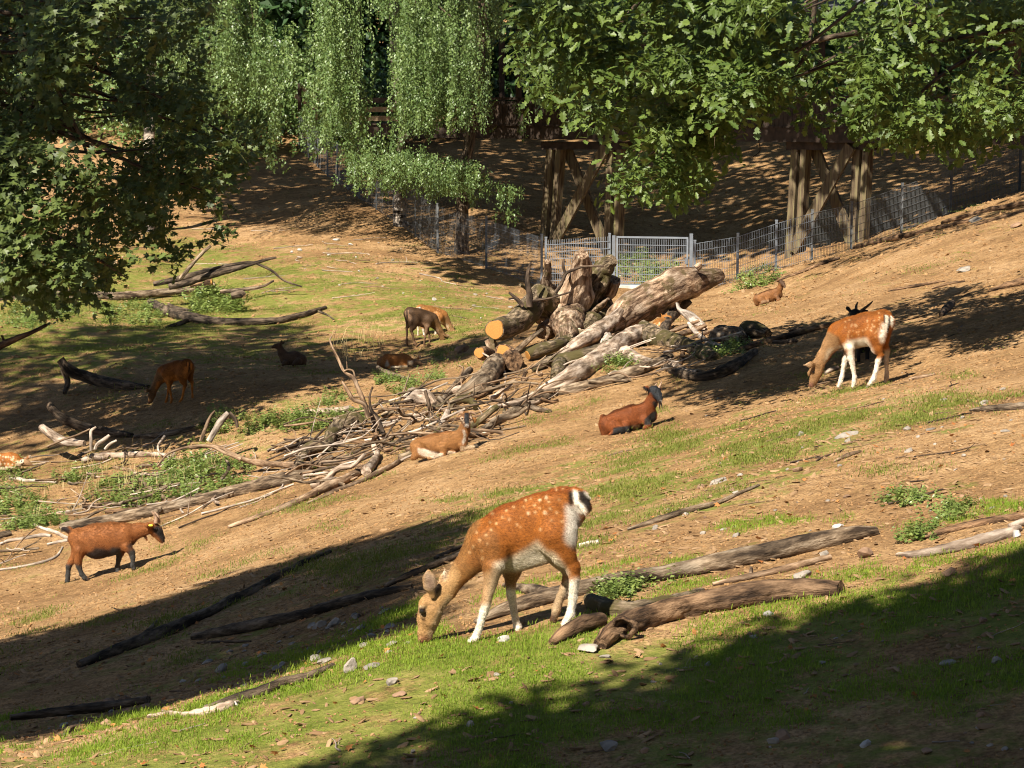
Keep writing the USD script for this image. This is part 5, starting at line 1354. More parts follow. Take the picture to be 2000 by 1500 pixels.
class Pose:
    """Turns photograph points (in a close-up's own units) into metres in the animal's frame: x right, y away, z up."""

    def __init__(self, origin, unit, anchor, d, mirror=False, scale=1.0, ref=None):
        self.o, self.u, self.a, self.d = np.array(origin, float), unit, anchor, d
        self.mirror, self.scale = mirror, scale
        self.ref = np.array(ref if ref is not None else anchor, float)     # close-up point that goes onto the anchor pixel
        self.w0 = P(anchor[0], anchor[1], d)
        q = self.w0 - CAM
        self.A = math.atan2(-q[2], q[1])
        self.m = unit * scale * d / F                                    # metres per close-up unit

    def xz(self, zx, zy, o=0.0):
        dx = (zx - self.ref[0]) * (-1 if self.mirror else 1)
        dy = -(zy - self.ref[1])
        return np.array([dx * self.m, o, (dy * self.m - o * math.sin(self.A)) / math.cos(self.A)])

    def back(self, v):
        """Close-up coordinates of local points."""
        zx = v[:, 0] / self.m * (-1 if self.mirror else 1) + self.ref[0]
        zy = self.ref[1] - (v[:, 2] * math.cos(self.A) + v[:, 1] * math.sin(self.A)) / self.m
        return zx, zy


def body(pose, bones, h, k=0.02, yaw=0.0):
    """bones: (x1, y1, o1, r1, x2, y2, o2, r2[, lateral scale[, blend]]) in close-up units; o is the offset away from us in metres."""
    B = []
    for b_ in bones:
        x1, y1, o1, r1, x2, y2, o2, r2 = b_[:8]
        lat = b_[8] if len(b_) > 8 else 1.0
        kk = (b_[9] if len(b_) > 9 else 1.0) * k
        B.append((pose.xz(x1, y1, o1), r1 * pose.m, pose.xz(x2, y2, o2), r2 * pose.m, lat, kk))
    lo = np.min([np.minimum(a - ra, b - rb) for a, ra, b, rb, _, _ in B], 0) - 3 * h
    hi = np.max([np.maximum(a + ra, b + rb) for a, ra, b, rb, _, _ in B], 0) + 3 * h
    n = np.ceil((hi - lo) / h).astype(int) + 1
    g = [lo[i] + h * np.arange(n[i]) for i in range(3)]
    fv = np.full(n, 1.0, np.float32)
    for a, ra, b, rb, lat, kk in B:
        l_ = np.minimum(a - ra * max(lat, 1), b - rb * max(lat, 1)) - kk - h
        u_ = np.maximum(a + ra * max(lat, 1), b + rb * max(lat, 1)) + kk + h
        i0 = np.clip(np.floor((l_ - lo) / h).astype(int), 0, n - 1)
        i1 = np.clip(np.ceil((u_ - lo) / h).astype(int) + 1, 1, n)
        X, Y, Z = np.meshgrid(*[g[i][i0[i]:i1[i]] for i in range(3)], indexing='ij')
        p_ = np.stack([X, Y, Z], -1)
        ab = b - a
        t = np.clip(((p_ - a) @ ab) / max(ab @ ab, 1e-9), 0, 1)
        dlt = p_ - a - t[..., None] * ab
        dlt[..., 1] /= lat
        dd_ = np.linalg.norm(dlt, axis=-1) - (ra + (rb - ra) * t)
        dd_ = dd_ * min(lat, 1.0) if lat < 1 else dd_
        s_ = tuple(slice(i0[i], i1[i]) for i in range(3))
        f0 = fv[s_]
        hh = np.clip(0.5 + 0.5 * (f0 - dd_) / kk, 0, 1)
        fv[s_] = f0 * (1 - hh) + dd_ * hh - kk * hh * (1 - hh)
    v, f = surface_nets(fv, lo, h)
    mesh = trimesh.Trimesh(v, f, process=False)
    trimesh.smoothing.filter_taubin(mesh, iterations=6)
    return np.array(mesh.vertices), np.array(mesh.faces)


class Coat:
    """The animal's own markings: flat colour fields laid out in side view, wrapped on both flanks."""

    def __init__(self, base, size=(2000, 1500), k=0.25):
        self.k = k
        self.im = [Image.new('F', (int(size[0] * k), int(size[1] * k)), float(c)) for c in base]

    def poly(self, pts, col):
        for i_, c in zip(self.im, col):
            ImageDraw.Draw(i_).polygon([(x * self.k, y * self.k) for x, y in pts], fill=float(c))
        return self

    def blur(self, s):
        self.im = [Image.fromarray(gaussian_filter(np.array(i_), s * self.k)) for i_ in self.im]
        return self

    def spots(self, pts, rad, col):
        for x, y in pts:
            q = rad * (0.7 + 0.6 * meshkit.noise(np.array([x * 0.37, y * 0.53, 0])))
            for i_, c in zip(self.im, col):
                ImageDraw.Draw(i_).ellipse([(x - q) * self.k, (y - q * 1.15) * self.k, (x + q) * self.k, (y + q * 1.15) * self.k], fill=float(c))
        return self

    def at(self, zx, zy):
        return np.stack([map_coordinates(np.array(i_), [zy * self.k, zx * self.k], order=1, mode='nearest') for i_ in self.im], -1)


def animal(name, label, cat, pose, bones, coat, h, k=0.02, eyes=(), extra=(), group=None, noise_amp=0.0, fur=0, flow=1.0):
    v, f = body(pose, bones, h, k)
    zx, zy = pose.back(v)
    col = coat.at(zx, zy)
    col = np.clip(col * (0.6 if cat == 'deer' else 0.55) * (1 + 0.28 * np.clip((col[:, 2:] - 0.2) / 0.25, 0, 1)) * np.where(col[:, 2:] < 0.07, [[0.84, 0.80, 0.72]] if cat == 'deer' else [[0.92, 1.12, 1.30]], 1.0), 0.004, 0.9)
    if noise_amp:
        v = v + (meshkit.noise(v * 60)[:, None] - 0.5) * noise_amp
    t = thing(name, label, cat, pose.w0, group)
    obj('body', (v + pose.w0, f), M['coat'], t, smooth=True, attrs={'coat': col})
    if fur:
        tm = trimesh.Trimesh(v, f, process=False)
        rf = np.random.default_rng(77)
        A_ = tm.area_faces
        fi = rf.choice(len(f), fur, p=A_ / A_.sum())
        w1 = np.sqrt(rf.random((fur, 1)))
        w2 = rf.random((fur, 1))
        tri = v[f[fi]]
        root = tri[:, 0] * (1 - w1) + tri[:, 1] * (w1 * (1 - w2)) + tri[:, 2] * (w1 * w2)
        n_ = tm.face_normals[fi]
        cc = col[f[fi]].mean(1)
        lie_ = np.array([0.8 * flow, 0, -0.55]) + rf.normal(0, 0.22, (fur, 3))
        lie_ -= n_ * (lie_ * n_).sum(1, keepdims=True)
        lie_ /= np.linalg.norm(lie_, axis=1, keepdims=True) + 1e-9
        ln = 0.014 * min(1.5, pose.d / 15.7) * rf.uniform(0.6, 1.3, (fur, 1)) * np.where(cc[:, 2:] > 0.12, 1.35, 1.0)
        zr = pose.back(root)[1]
        ln = ln * np.clip(1.25 - zr / 2000, 0.3, 1.1)[:, None]
        pts = np.stack([root - n_ * 0.001, root + lie_ * ln * 0.55 + n_ * ln * 0.20, root + lie_ * ln + n_ * ln * 0.30], 1)
        cc = cc * rf.uniform(0.7, 1.35, (fur, 1))
        bc = UsdGeom.BasisCurves.Define(stage, str(t.GetPath()) + '/fur')
        bc.CreateTypeAttr('linear')
        bc.CreateCurveVertexCountsAttr(Vt.IntArray.FromNumpy(np.full(fur, 3, np.int32)))
        bc.CreatePointsAttr(Vt.Vec3fArray.FromNumpy(pts.reshape(-1, 3).astype(np.float32)))
        bc.CreateWidthsAttr(Vt.FloatArray.FromNumpy(np.tile(np.array([0.0017, 0.0013, 0.0003], np.float32) * max(1.0, pose.d / 15.7), fur)))
        bc.SetWidthsInterpolation('vertex')
        UsdGeom.PrimvarsAPI(bc).CreatePrimvar('coat', Sdf.ValueTypeNames.Color3fArray, 'vertex').Set(Vt.Vec3fArray.FromNumpy(np.repeat(cc, 3, 0).astype(np.float32)))
        UsdShade.MaterialBindingAPI.Apply(bc.GetPrim()).Bind(M['fur'])
    for x, y, o, rr_ in eyes:
        c = pose.xz(x, y, o) + pose.w0
        obj('eye', icos(2, rr_ * pose.m, c), M['eye'], t, smooth=True)
    for nm, pts_, mat in extra:                   # horns, beards, tags: swept pieces
        w = np.array([pose.xz(x, y, o) for x, y, o, _ in pts_]) + pose.w0
        m, lp = tube(w, [q[3] * pose.m for q in pts_], sides=10, rings=24, rough=0.06, seed=3)
        at_ = {'lp': lp}
        if mat == 'coat':
            at_['coat'] = np.tile(np.array([[0.03, 0.024, 0.02]]), (len(m[0]), 1))
        obj(nm, m, M[mat], t, smooth=True, attrs=at_)
    return t


RUF, RUFD, TAN, WHT, CRM, BLK = (0.40, 0.135, 0.026), (0.27, 0.08, 0.016), (0.36, 0.20, 0.085), (0.74, 0.66, 0.54), (0.60, 0.49, 0.34), (0.022, 0.016, 0.013)

# --- the grazing doe in front
ps = Pose((780, 920), 0.2466, (780 + 0.2466 * 1320, 920 + 0.2466 * 1215), float(depth_of(G(1106, 1218))), ref=(1320, 1215))
fd = [
    (1275, 325, -0.04, 186, 1130, 425, -0.01, 236, 0.62, 2), (1130, 425, -0.01, 236, 900, 520, 0.03, 248, 0.60, 2), (900, 520, 0.03, 248, 730, 570, 0.06, 200, 0.60, 2),
    (1310, 300, -0.04, 145, 1350, 340, -0.05, 110, 0.8, 2),
    (1250, 330, -0.10, 150, 1235, 520, -0.13, 160, 0.5, 0.7), (1250, 330, 0.06, 150, 1250, 520, 0.08, 150, 0.5, 2),   # haunches
    (1235, 520, -0.13, 150, 1290, 660, -0.13, 100, 0.7, 2), (1290, 660, -0.13, 92, 1368, 770, -0.12, 56, 0.8), (1368, 770, -0.12, 56, 1382, 850, -0.12, 42), (1382, 850, -0.12, 40, 1372, 1000, -0.11, 32), (1372, 1000, -0.11, 32, 1352, 1130, -0.11, 31), (1352, 1130, -0.11, 33, 1318, 1190, -0.115, 27), (1318, 1190, -0.115, 27, 1296, 1212, -0.12, 22),
    (1250, 520, 0.08, 130, 1270, 680, 0.09, 90, 0.7, 2), (1270, 680, 0.09, 85, 1340, 790, 0.10, 48), (1340, 790, 0.10, 44, 1330, 860, 0.10, 37), (1330, 860, 0.10, 35, 1280, 990, 0.10, 30), (1280, 990, 0.10, 31, 1245, 1100, 0.10, 34), (1245, 1100, 0.10, 32, 1222, 1180, 0.10, 27),
    (740, 600, -0.06, 175, 745, 760, -0.09, 85, 0.6, 2), (745, 760, -0.09, 82, 725, 880, -0.09, 52), (725, 880, -0.09, 50, 685, 1060, -0.10, 36), (685, 1060, -0.10, 36, 672, 1110, -0.10, 33), (672, 1110, -0.10, 31, 628, 1260, -0.10, 27), (628, 1260, -0.10, 27, 606, 1315, -0.10, 29), (606, 1315, -0.10, 28, 565, 1360, -0.10, 29), (565, 1360, -0.10, 26, 536, 1384, -0.10, 17),
    (850, 620, 0.13, 150, 890, 790, 0.14, 75, 0.6, 2), (890, 790, 0.14, 66, 880, 900, 0.14, 40), (880, 900, 0.14, 38, 884, 985, 0.14, 34), (884, 985, 0.14, 31, 920, 1180, 0.14, 26), (920, 1180, 0.14, 26, 936, 1235, 0.14, 30), (936, 1235, 0.14, 28, 938, 1292, 0.14, 27),
    (705, 570, 0.06, 172, 612, 668, 0.07, 122, 0.62, 2), (612, 668, 0.07, 120, 520, 765, 0.07, 88, 0.66, 2), (520, 765, 0.07, 86, 380, 940, 0.06, 70, 0.7, 2),        # neck
    (360, 960, 0.06, 78, 255, 1060, 0.06, 92, 0.66, 2), (245, 1070, 0.06, 90, 225, 1170, 0.06, 84, 0.62, 1.5), (225, 1170, 0.06, 78, 196, 1280, 0.06, 52, 0.68, 1.5), (196, 1280, 0.06, 50, 185, 1332, 0.06, 40, 0.8), (250, 1130, 0.06, 82, 220, 1310, 0.06, 38, 0.55),
    (196, 1062, 0.012, 26, 176, 1090, 0.012, 22, 0.6, 0.6), (176, 1140, 0.012, 16, 190, 1165, 0.012, 16, 0.6, 0.6), (270, 1110, 0.02, 60, 250, 1190, 0.025, 46, 0.6, 0.8), (165, 1335, 0.035, 16, 172, 1350, 0.035, 15, 0.9, 0.6), (165, 1335, 0.085, 16, 172, 1350, 0.085, 15, 0.9, 0.6), (215, 1330, 0.06, 26, 190, 1358, 0.06, 22, 0.8, 0.6),
    (1380, 190, -0.07, 50, 1430, 230, -0.11, 58, 0.5), (1430, 230, -0.11, 58, 1470, 310, -0.13, 40, 0.5), (1470, 310, -0.13, 38, 1470, 350, -0.13, 16, 0.6),                    # tail
    (900, 690, 0.03, 110, 1120, 640, 0.0, 110, 0.7, 2), (770, 720, 0.05, 90, 900, 700, 0.04, 100, 0.65, 2),
]
ear = [(262, 985, -0.005, 26, 244, 905, -0.03, 40, 0.30), (244, 905, -0.03, 42, 238, 850, -0.035, 40, 0.26), (238, 850, -0.035, 36, 235, 800, -0.035, 12, 0.3),
       (320, 900, 0.11, 22, 340, 850, 0.15, 24, 0.5), (340, 850, 0.15, 22, 360, 775, 0.16, 7, 0.5)]
ct = Coat(RUF)
ct.poly([(0, 0), (560, 0), (640, 420), (560, 560), (700, 640), (720, 800), (520, 860), (300, 1200), (0, 1500)], (0.345, 0.165, 0.055))
ct.poly([(0, 700), (420, 700), (480, 830), (420, 1010), (380, 1100), (240, 1420), (0, 1420)], (0.46, 0.265, 0.110))
ct.poly([(560, 560), (760, 480), (800, 640), (760, 800), (640, 800), (540, 740)], (0.36, 0.15, 0.045))
ct.poly([(660, 330), (860, 255), (1080, 150), (1250, 100), (1400, 140), (1360, 190), (1080, 215), (860, 320), (700, 400)], (0.30, 0.085, 0.018))
ct.poly([(1040, 600), (1085, 560), (1200, 690), (1260, 760), (1320, 800), (1260, 800), (1170, 730), (1100, 760), (920, 810), (790, 830), (745, 740), (880, 695)], CRM)
ct.poly([(880, 700), (1060, 640), (1180, 700), (900, 830), (780, 830), (780, 745)], (0.62, 0.53, 0.40))
ct.poly([(1308, 285), (1402, 300), (1425, 450), (1385, 625), (1330, 600), (1298, 560), (1312, 430)], (0.58, 0.52, 0.44))
ct.poly([(1180, 640), (1200, 700), (1310, 830), (1350, 830), (1290, 740), (1220, 660)], CRM)
ct.poly([(640, 1060), (760, 1060), (700, 1420), (480, 1420)], WHT)
ct.poly([(660, 820), (720, 800), (740, 1060), (640, 1070)], (0.46, 0.28, 0.14))
ct.poly([(740, 770), (830, 800), (760, 1040), (700, 1060)], (0.50, 0.36, 0.22))
ct.poly([(830, 930), (960, 930), (990, 1320), (890, 1320)], WHT)
ct.poly([(820, 800), (960, 800), (940, 930), (830, 930)], (0.36, 0.19, 0.08))
ct.poly([(1330, 870), (1440, 850), (1420, 1260), (1260, 1260), (1310, 1100)], WHT)
ct.poly([(1190, 1000), (1325, 850), (1335, 900), (1290, 1060), (1250, 1200), (1190, 1200)], (0.52, 0.37, 0.22))
ct.poly([(1190, 1130), (1250, 1130), (1250, 1240), (1180, 1240)], (0.12, 0.075, 0.05))
ct.poly([(150, 1310), (240, 1310), (230, 1390), (140, 1390)], (0.30, 0.14, 0.07))
ct.poly([(330, 1080), (400, 980), (410, 1050), (300, 1250), (240, 1360), (235, 1290)], (0.48, 0.36, 0.22))
ct.poly([(200, 790), (290, 830), (300, 960), (200, 940)], (0.42, 0.30, 0.21))
ct.poly([(222, 850), (262, 850), (268, 930), (232, 930)], (0.20, 0.12, 0.085))
ct.poly([(345, 780), (368, 760), (366, 860), (352, 860)], WHT)
ct.poly([(345, 830), (356, 830), (300, 920), (290, 905)], (0.33, 0.19, 0.09))
ct.poly([(280, 925), (326, 920), (322, 960), (285, 980)], (0.05, 0.03, 0.02))
ct.blur(14)
ct.poly([(1335, 172), (1372, 190), (1366, 280), (1345, 300), (1333, 250)], BLK)
ct.poly([(1368, 170), (1408, 180), (1412, 350), (1380, 330)], WHT)
ct.poly([(1406, 180), (1450, 180), (1512, 260), (1506, 360), (1460, 300), (1420, 260)], BLK)
ct.poly([(1455, 178), (1505, 215), (1508, 250), (1470, 215)], WHT)
ct.poly([(1405, 250), (1440, 280), (1480, 340), (1440, 365), (1400, 330)], WHT)
ct.poly([(140, 1338), (180, 1350), (170, 1376), (146, 1362)], (0.25, 0.10, 0.07))
ct.poly([(160, 1092), (200, 1085), (205, 1130), (165, 1140)], (0.12, 0.07, 0.04))
ct.blur(4)
ct.poly([(152, 1345), (166, 1338), (168, 1352), (156, 1356)], (0.05, 0.025, 0.02)).poly([(168, 1362), (226, 1330), (232, 1338), (172, 1370)], (0.12, 0.055, 0.035))
ct.poly([(150, 1070), (205, 1066), (215, 1120), (195, 1150), (160, 1146)], (0.46, 0.32, 0.18)).poly([(158, 1086), (204, 1082), (210, 1120), (186, 1142), (162, 1130)], (0.06, 0.035, 0.025)).poly([(176, 1150), (190, 1150), (200, 1190), (190, 1195)], (0.22, 0.12, 0.06))
ct.blur(2.5)
ct.spots([(1112, 250), (1160, 230), (1178, 265), (1105, 165), (1175, 150), (1240, 170), (1230, 150), (1290, 160), (1020, 345), (1068, 290), (962, 385), (1110, 315), (1150, 350), (1075, 345), (850, 325), (820, 380), (770, 430), (960, 460), (930, 440), (985, 300), (905, 300), (1040, 235), (1000, 250), (690, 520), (700, 590), (640, 560), (590, 610), (655, 640), (615, 500), (740, 350), (730, 480), (1200, 410), (1240, 350), (1280, 420), (1115, 480), (1260, 250), (870, 395), (720, 420), (1190, 320), (560, 650), (660, 700)], 8, (0.56, 0.33, 0.15))
ct.spots([(1020, 350), (1160, 232), (1112, 250), (1150, 350)], 11, (0.68, 0.48, 0.28))
ct.blur(6)
animal('fallow_deer', 'large spotted fallow deer grazing in the foreground, head down at the shadow edge', 'deer', ps, fd + ear, ct, 0.0056, 0.013,
       eyes=[(181, 1112, -0.004, 22)], fur=26000)

# --- spotted doe grazing on the right slope (also the pattern for the smaller grazing ones)
rd = [
    (1262, 420, -0.05, 160, 1080, 520, -0.01, 225, 0.62, 2), (1080, 520, -0.01, 225, 860, 575, 0.04, 212, 0.62, 2), (860, 575, 0.04, 212, 720, 600, 0.06, 172, 0.62, 2), (1290, 400, -0.05, 130, 1350, 430, -0.06, 100, 0.8, 2),
    (1230, 480, -0.12, 150, 1180, 640, -0.14, 130, 0.5, 2), (1180, 640, -0.14, 125, 1200, 790, -0.14, 78, 0.7, 2), (1200, 790, -0.14, 74, 1250, 880, -0.14, 40), (1250, 880, -0.14, 40, 1220, 960, -0.14, 36), (1220, 960, -0.14, 34, 1190, 1110, -0.14, 28), (1190, 1110, -0.14, 28, 1155, 1220, -0.14, 32), (1155, 1220, -0.14, 30, 1095, 1298, -0.15, 24),
    (1310, 500, 0.05, 140, 1310, 640, 0.07, 100, 0.6, 2), (1310, 640, 0.07, 92, 1340, 750, 0.08, 58), (1340, 750, 0.08, 54, 1380, 815, 0.08, 36), (1380, 815, 0.08, 34, 1372, 960, 0.08, 27), (1372, 960, 0.08, 27, 1380, 1130, 0.08, 24), (1380, 1130, 0.08, 27, 1378, 1195, 0.08, 30), (1378, 1195, 0.08, 27, 1368, 1262, 0.08, 28),
    (800, 620, -0.06, 140, 825, 780, -0.09, 66, 0.6, 2), (825, 780, -0.09, 62, 850, 920, -0.09, 42), (850, 920, -0.09, 40, 880, 1060, -0.09, 31), (880, 1060, -0.09, 28, 905, 1200, -0.09, 26), (905, 1200, -0.09, 29, 900, 1260, -0.09, 29), (900, 1260, -0.09, 26, 885, 1320, -0.09, 26),
    (800, 620, 0.12, 130, 850, 800, 0.13, 60, 0.6, 2), (850, 800, 0.13, 56, 805, 930, 0.13, 38), (805, 930, 0.13, 36, 785, 1020, 0.13, 30), (785, 1020, 0.13, 27, 760, 1180, 0.13, 25), (760, 1180, 0.13, 28, 738, 1260, 0.13, 29), (738, 1260, 0.13, 27, 712, 1322, 0.13, 25),
    (700, 590, 0.06, 160, 600, 720, 0.08, 108, 0.62, 2), (600, 720, 0.08, 106, 500, 880, 0.09, 82, 0.66, 2), (500, 880, 0.09, 80, 425, 1010, 0.10, 74, 0.7, 2),
    (420, 1020, 0.10, 80, 395, 1120, 0.10, 82, 0.66, 2), (395, 1120, 0.10, 76, 355, 1240, 0.10, 48, 0.7), (355, 1240, 0.10, 46, 332, 1300, 0.10, 36, 0.8), (410, 1100, 0.10, 75, 370, 1270, 0.10, 36, 0.6),
    (375, 1010, 0.05, 26, 300, 1018, 0.0, 38, 0.35), (300, 1018, 0.0, 34, 190, 1022, -0.03, 8, 0.4), (345, 1050, 0.14, 22, 310, 1130, 0.17, 20, 0.5), (310, 1130, 0.17, 18, 300, 1190, 0.18, 6, 0.5),
    (1350, 330, -0.07, 44, 1370, 400, -0.10, 44, 0.6), (1370, 400, -0.10, 44, 1350, 560, -0.10, 26, 0.6), (1350, 560, -0.10, 24, 1340, 600, -0.10, 10, 0.6),
]


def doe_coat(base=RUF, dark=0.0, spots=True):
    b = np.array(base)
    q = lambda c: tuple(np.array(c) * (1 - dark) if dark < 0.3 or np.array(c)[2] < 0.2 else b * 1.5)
    c_ = Coat(q(b))
    c_.poly([(0, 500), (560, 560), (680, 640), (700, 780), (560, 900), (480, 1140), (350, 1420), (0, 1420)], q((0.36, 0.20, 0.09)))
    c_.poly([(660, 460), (760, 380), (1000, 300), (1220, 240), (1380, 300), (1280, 330), (1000, 370), (780, 460)], q(b * 0.7))
    c_.poly([(820, 680), (1040, 640), (1180, 900), (1090, 790), (760, 800), (640, 790), (700, 760)], q((0.66, 0.58, 0.44)))
    c_.poly([(540, 800), (640, 780), (560, 900), (520, 1000), (500, 960)], q((0.52, 0.40, 0.26)))
    c_.poly([(1255, 450), (1310, 430), (1300, 620), (1290, 720), (1240, 720), (1215, 620)], q(WHT))
    c_.poly([(790, 660), (870, 760), (900, 940), (960, 1340), (840, 1340), (800, 900)], q(WHT))
    c_.poly([(770, 860), (840, 900), (800, 1340), (680, 1340)], q(WHT))
    c_.poly([(1160, 950), (1270, 920), (1240, 1320), (1060, 1320)], q(WHT))
    c_.poly([(1330, 820), (1420, 800), (1420, 1290), (1340, 1290)], q((0.62, 0.50, 0.36)))
    c_.poly([(1080, 740), (1180, 960), (1150, 960), (1060, 780)], q(WHT))
    c_.poly([(290, 1270), (360, 1270), (350, 1350), (280, 1350)], q((0.22, 0.10, 0.07)))
    c_.poly([(180, 1000), (300, 1000), (300, 1040), (180, 1040)], q((0.44, 0.30, 0.18)))
    c_.blur(16)
    c_.poly([(1280, 330), (1300, 320), (1300, 440), (1280, 440)], BLK)
    c_.poly([(1300, 330), (1350, 340), (1330, 580), (1305, 560)], q(WHT))
    c_.poly([(1352, 330), (1385, 420), (1345, 590), (1330, 570)], BLK)
    c_.poly([(1385, 335), (1430, 380), (1405, 520), (1375, 450)], q(WHT))
    c_.blur(4)
    if spots:
        rs_ = np.random.default_rng(9)
        c_.spots([(x, y) for x, y in zip(rs_.uniform(760, 1260, 60), rs_.uniform(290, 640, 60)) if y > 300 + (1200 - x) * 0.25], 8, q((0.55, 0.32, 0.15)))
        c_.blur(5)
    return c_


ps = Pose((1540, 570), 0.14, (1540 + 0.14 * 1095, 570 + 0.14 * 1298), float(depth_of(G(1693, 753))), ref=(1095, 1298))
animal('fallow_deer', 'white-legged spotted fallow deer grazing on the bare slope at the right', 'deer', ps, rd, doe_coat(), 0.009, 0.018, eyes=[(352, 1120, 0.05, 17)], fur=9000)
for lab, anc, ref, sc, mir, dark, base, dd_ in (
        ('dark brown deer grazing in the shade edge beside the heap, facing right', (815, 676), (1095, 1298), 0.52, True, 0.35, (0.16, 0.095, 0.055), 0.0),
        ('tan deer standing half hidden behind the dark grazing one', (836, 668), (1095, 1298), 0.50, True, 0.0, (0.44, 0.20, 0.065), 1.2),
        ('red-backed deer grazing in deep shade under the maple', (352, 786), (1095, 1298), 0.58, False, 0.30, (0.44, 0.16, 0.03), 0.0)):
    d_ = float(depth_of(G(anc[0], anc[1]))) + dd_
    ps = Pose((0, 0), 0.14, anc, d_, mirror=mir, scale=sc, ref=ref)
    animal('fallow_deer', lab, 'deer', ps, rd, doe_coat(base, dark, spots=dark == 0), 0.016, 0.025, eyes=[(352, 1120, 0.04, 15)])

# --- walking goat
wg = [
    (430, 530, 0.0, 165, 640, 548, 0.0, 236, 0.72, 2), (640, 548, 0.0, 236, 860, 515, 0.0, 222, 0.72, 2), (860, 510, 0.0, 215, 1030, 480, 0.0, 172, 0.68, 2), (360, 500, 0.0, 100, 440, 520, 0.0, 140, 0.8, 2),
    (640, 620, 0.0, 150, 780, 600, 0.0, 150, 0.75, 2),
    (1050, 450, 0.0, 145, 1240, 400, 0.0, 92, 0.62, 2), (1240, 400, 0.0, 90, 1420, 370, 0.0, 72, 0.7, 2),
    (1430, 350, 0.0, 72, 1490, 410, 0.0, 74, 0.68), (1490, 410, 0.0, 70, 1545, 500, 0.0, 46, 0.7), (1545, 500, 0.0, 44, 1562, 545, 0.0, 30, 0.8), (1450, 430, 0.0, 55, 1535, 545, 0.0, 28, 0.6),
    (1010, 520, -0.08, 120, 1070, 620, -0.10, 76, 0.6, 2), (1070, 620, -0.10, 70, 1140, 700, -0.10, 46), (1140, 700, -0.10, 42, 1158, 770, -0.10, 36), (1158, 770, -0.10, 30, 1155, 880, -0.10, 27), (1155, 880, -0.10, 31, 1172, 925, -0.10, 33),
    (960, 540, 0.09, 120, 955, 690, 0.10, 62, 0.6, 2), (955, 690, 0.10, 56, 930, 790, 0.10, 36), (930, 790, 0.10, 32, 905, 920, 0.10, 27), (905, 920, 0.10, 30, 918, 985, 0.10, 33),
    (430, 560, -0.07, 140, 420, 680, -0.10, 92, 0.6, 2), (420, 680, -0.10, 86, 400, 830, -0.10, 50), (400, 830, -0.10, 48, 405, 900, -0.10, 38), (405, 900, -0.10, 34, 445, 1010, -0.10, 28), (445, 1010, -0.10, 31, 480, 1055, -0.10, 32), (480, 1055, -0.10, 28, 520, 1078, -0.10, 22),
    (380, 560, 0.08, 130, 350, 700, 0.10, 78, 0.6, 2), (350, 700, 0.10, 70, 270, 830, 0.10, 46), (270, 830, 0.10, 44, 225, 900, 0.10, 38), (225, 900, 0.10, 34, 212, 1020, 0.10, 28), (212, 1020, 0.10, 31, 200, 1125, 0.10, 34),
    (320, 450, 0.0, 44, 260, 395, 0.0, 42, 0.7), (260, 395, 0.0, 42, 180, 378, 0.0, 22, 0.7),
    (1425, 335, -0.06, 24, 1370, 330, -0.11, 30, 0.5), (1370, 330, -0.11, 26, 1335, 340, -0.13, 8, 0.5), (1440, 330, 0.06, 24, 1400, 300, 0.12, 26, 0.5), (1330, 500, 0.0, 20, 1345, 540, 0.0, 10),
]
GRF = (0.37, 0.112, 0.030)


def goat_coat(base=GRF, dark_legs=True):
    b = np.array(base)
    c_ = Coat(base)
    c_.poly([(340, 330), (640, 270), (1000, 270), (1200, 300), (1200, 340), (900, 320), (500, 360)], tuple(b * 0.72))
    c_.poly([(520, 720), (560, 700), (620, 690), (650, 640), (760, 655), (900, 690), (900, 800), (480, 800)], (0.06, 0.035, 0.025))
    if dark_legs:
        for q in ([(1105, 690), (1240, 640), (1260, 960), (1100, 960)], [(860, 640), (1000, 640), (960, 1020), (840, 1020)], [(340, 870), (460, 890), (560, 1120), (380, 1120)], [(100, 860), (300, 880), (260, 1180), (100, 1180)]):
            c_.poly(q, (0.075, 0.06, 0.05))
    c_.poly([(1090, 620), (1160, 560), (1340, 470), (1340, 520), (1200, 560), (1120, 680)], (0.07, 0.04, 0.03))
    c_.poly([(1440, 360), (1500, 320), (1580, 380), (1620, 560), (1570, 590), (1530, 510), (1460, 440), (1420, 380)], (0.035, 0.026, 0.022))
    c_.poly([(100, 340), (250, 340), (300, 420), (250, 440), (100, 420)], (0.03, 0.02, 0.018))
    c_.blur(15)
    return c_


ps = Pose((100, 980), 0.14, (100 + 0.14 * 1172, 980 + 0.14 * 935), float(depth_of(G(264, 1112))), ref=(1172, 935))
animal('goat', 'brown goat with dark legs walking to the right at the left edge', 'goat', ps, wg, goat_coat(), 0.009, 0.018, eyes=[(1490, 385, -0.055, 14)], fur=10000, flow=-1.0,
       extra=[('horn', [(1480, 300, -0.03, 32), (1478, 220, -0.03, 26), (1440, 160, -0.04, 16), (1420, 140, -0.04, 6)], 'horn'), ('horn', [(1500, 300, 0.04, 32), (1500, 220, 0.04, 26), (1465, 165, 0.05, 16), (1440, 140, 0.05, 6)], 'horn'),
              ('ear_tag', [(1395, 342, -0.115, 4), (1405, 336, -0.12, 15), (1440, 334, -0.12, 15), (1450, 330, -0.12, 4)], 'tag_yellow')])
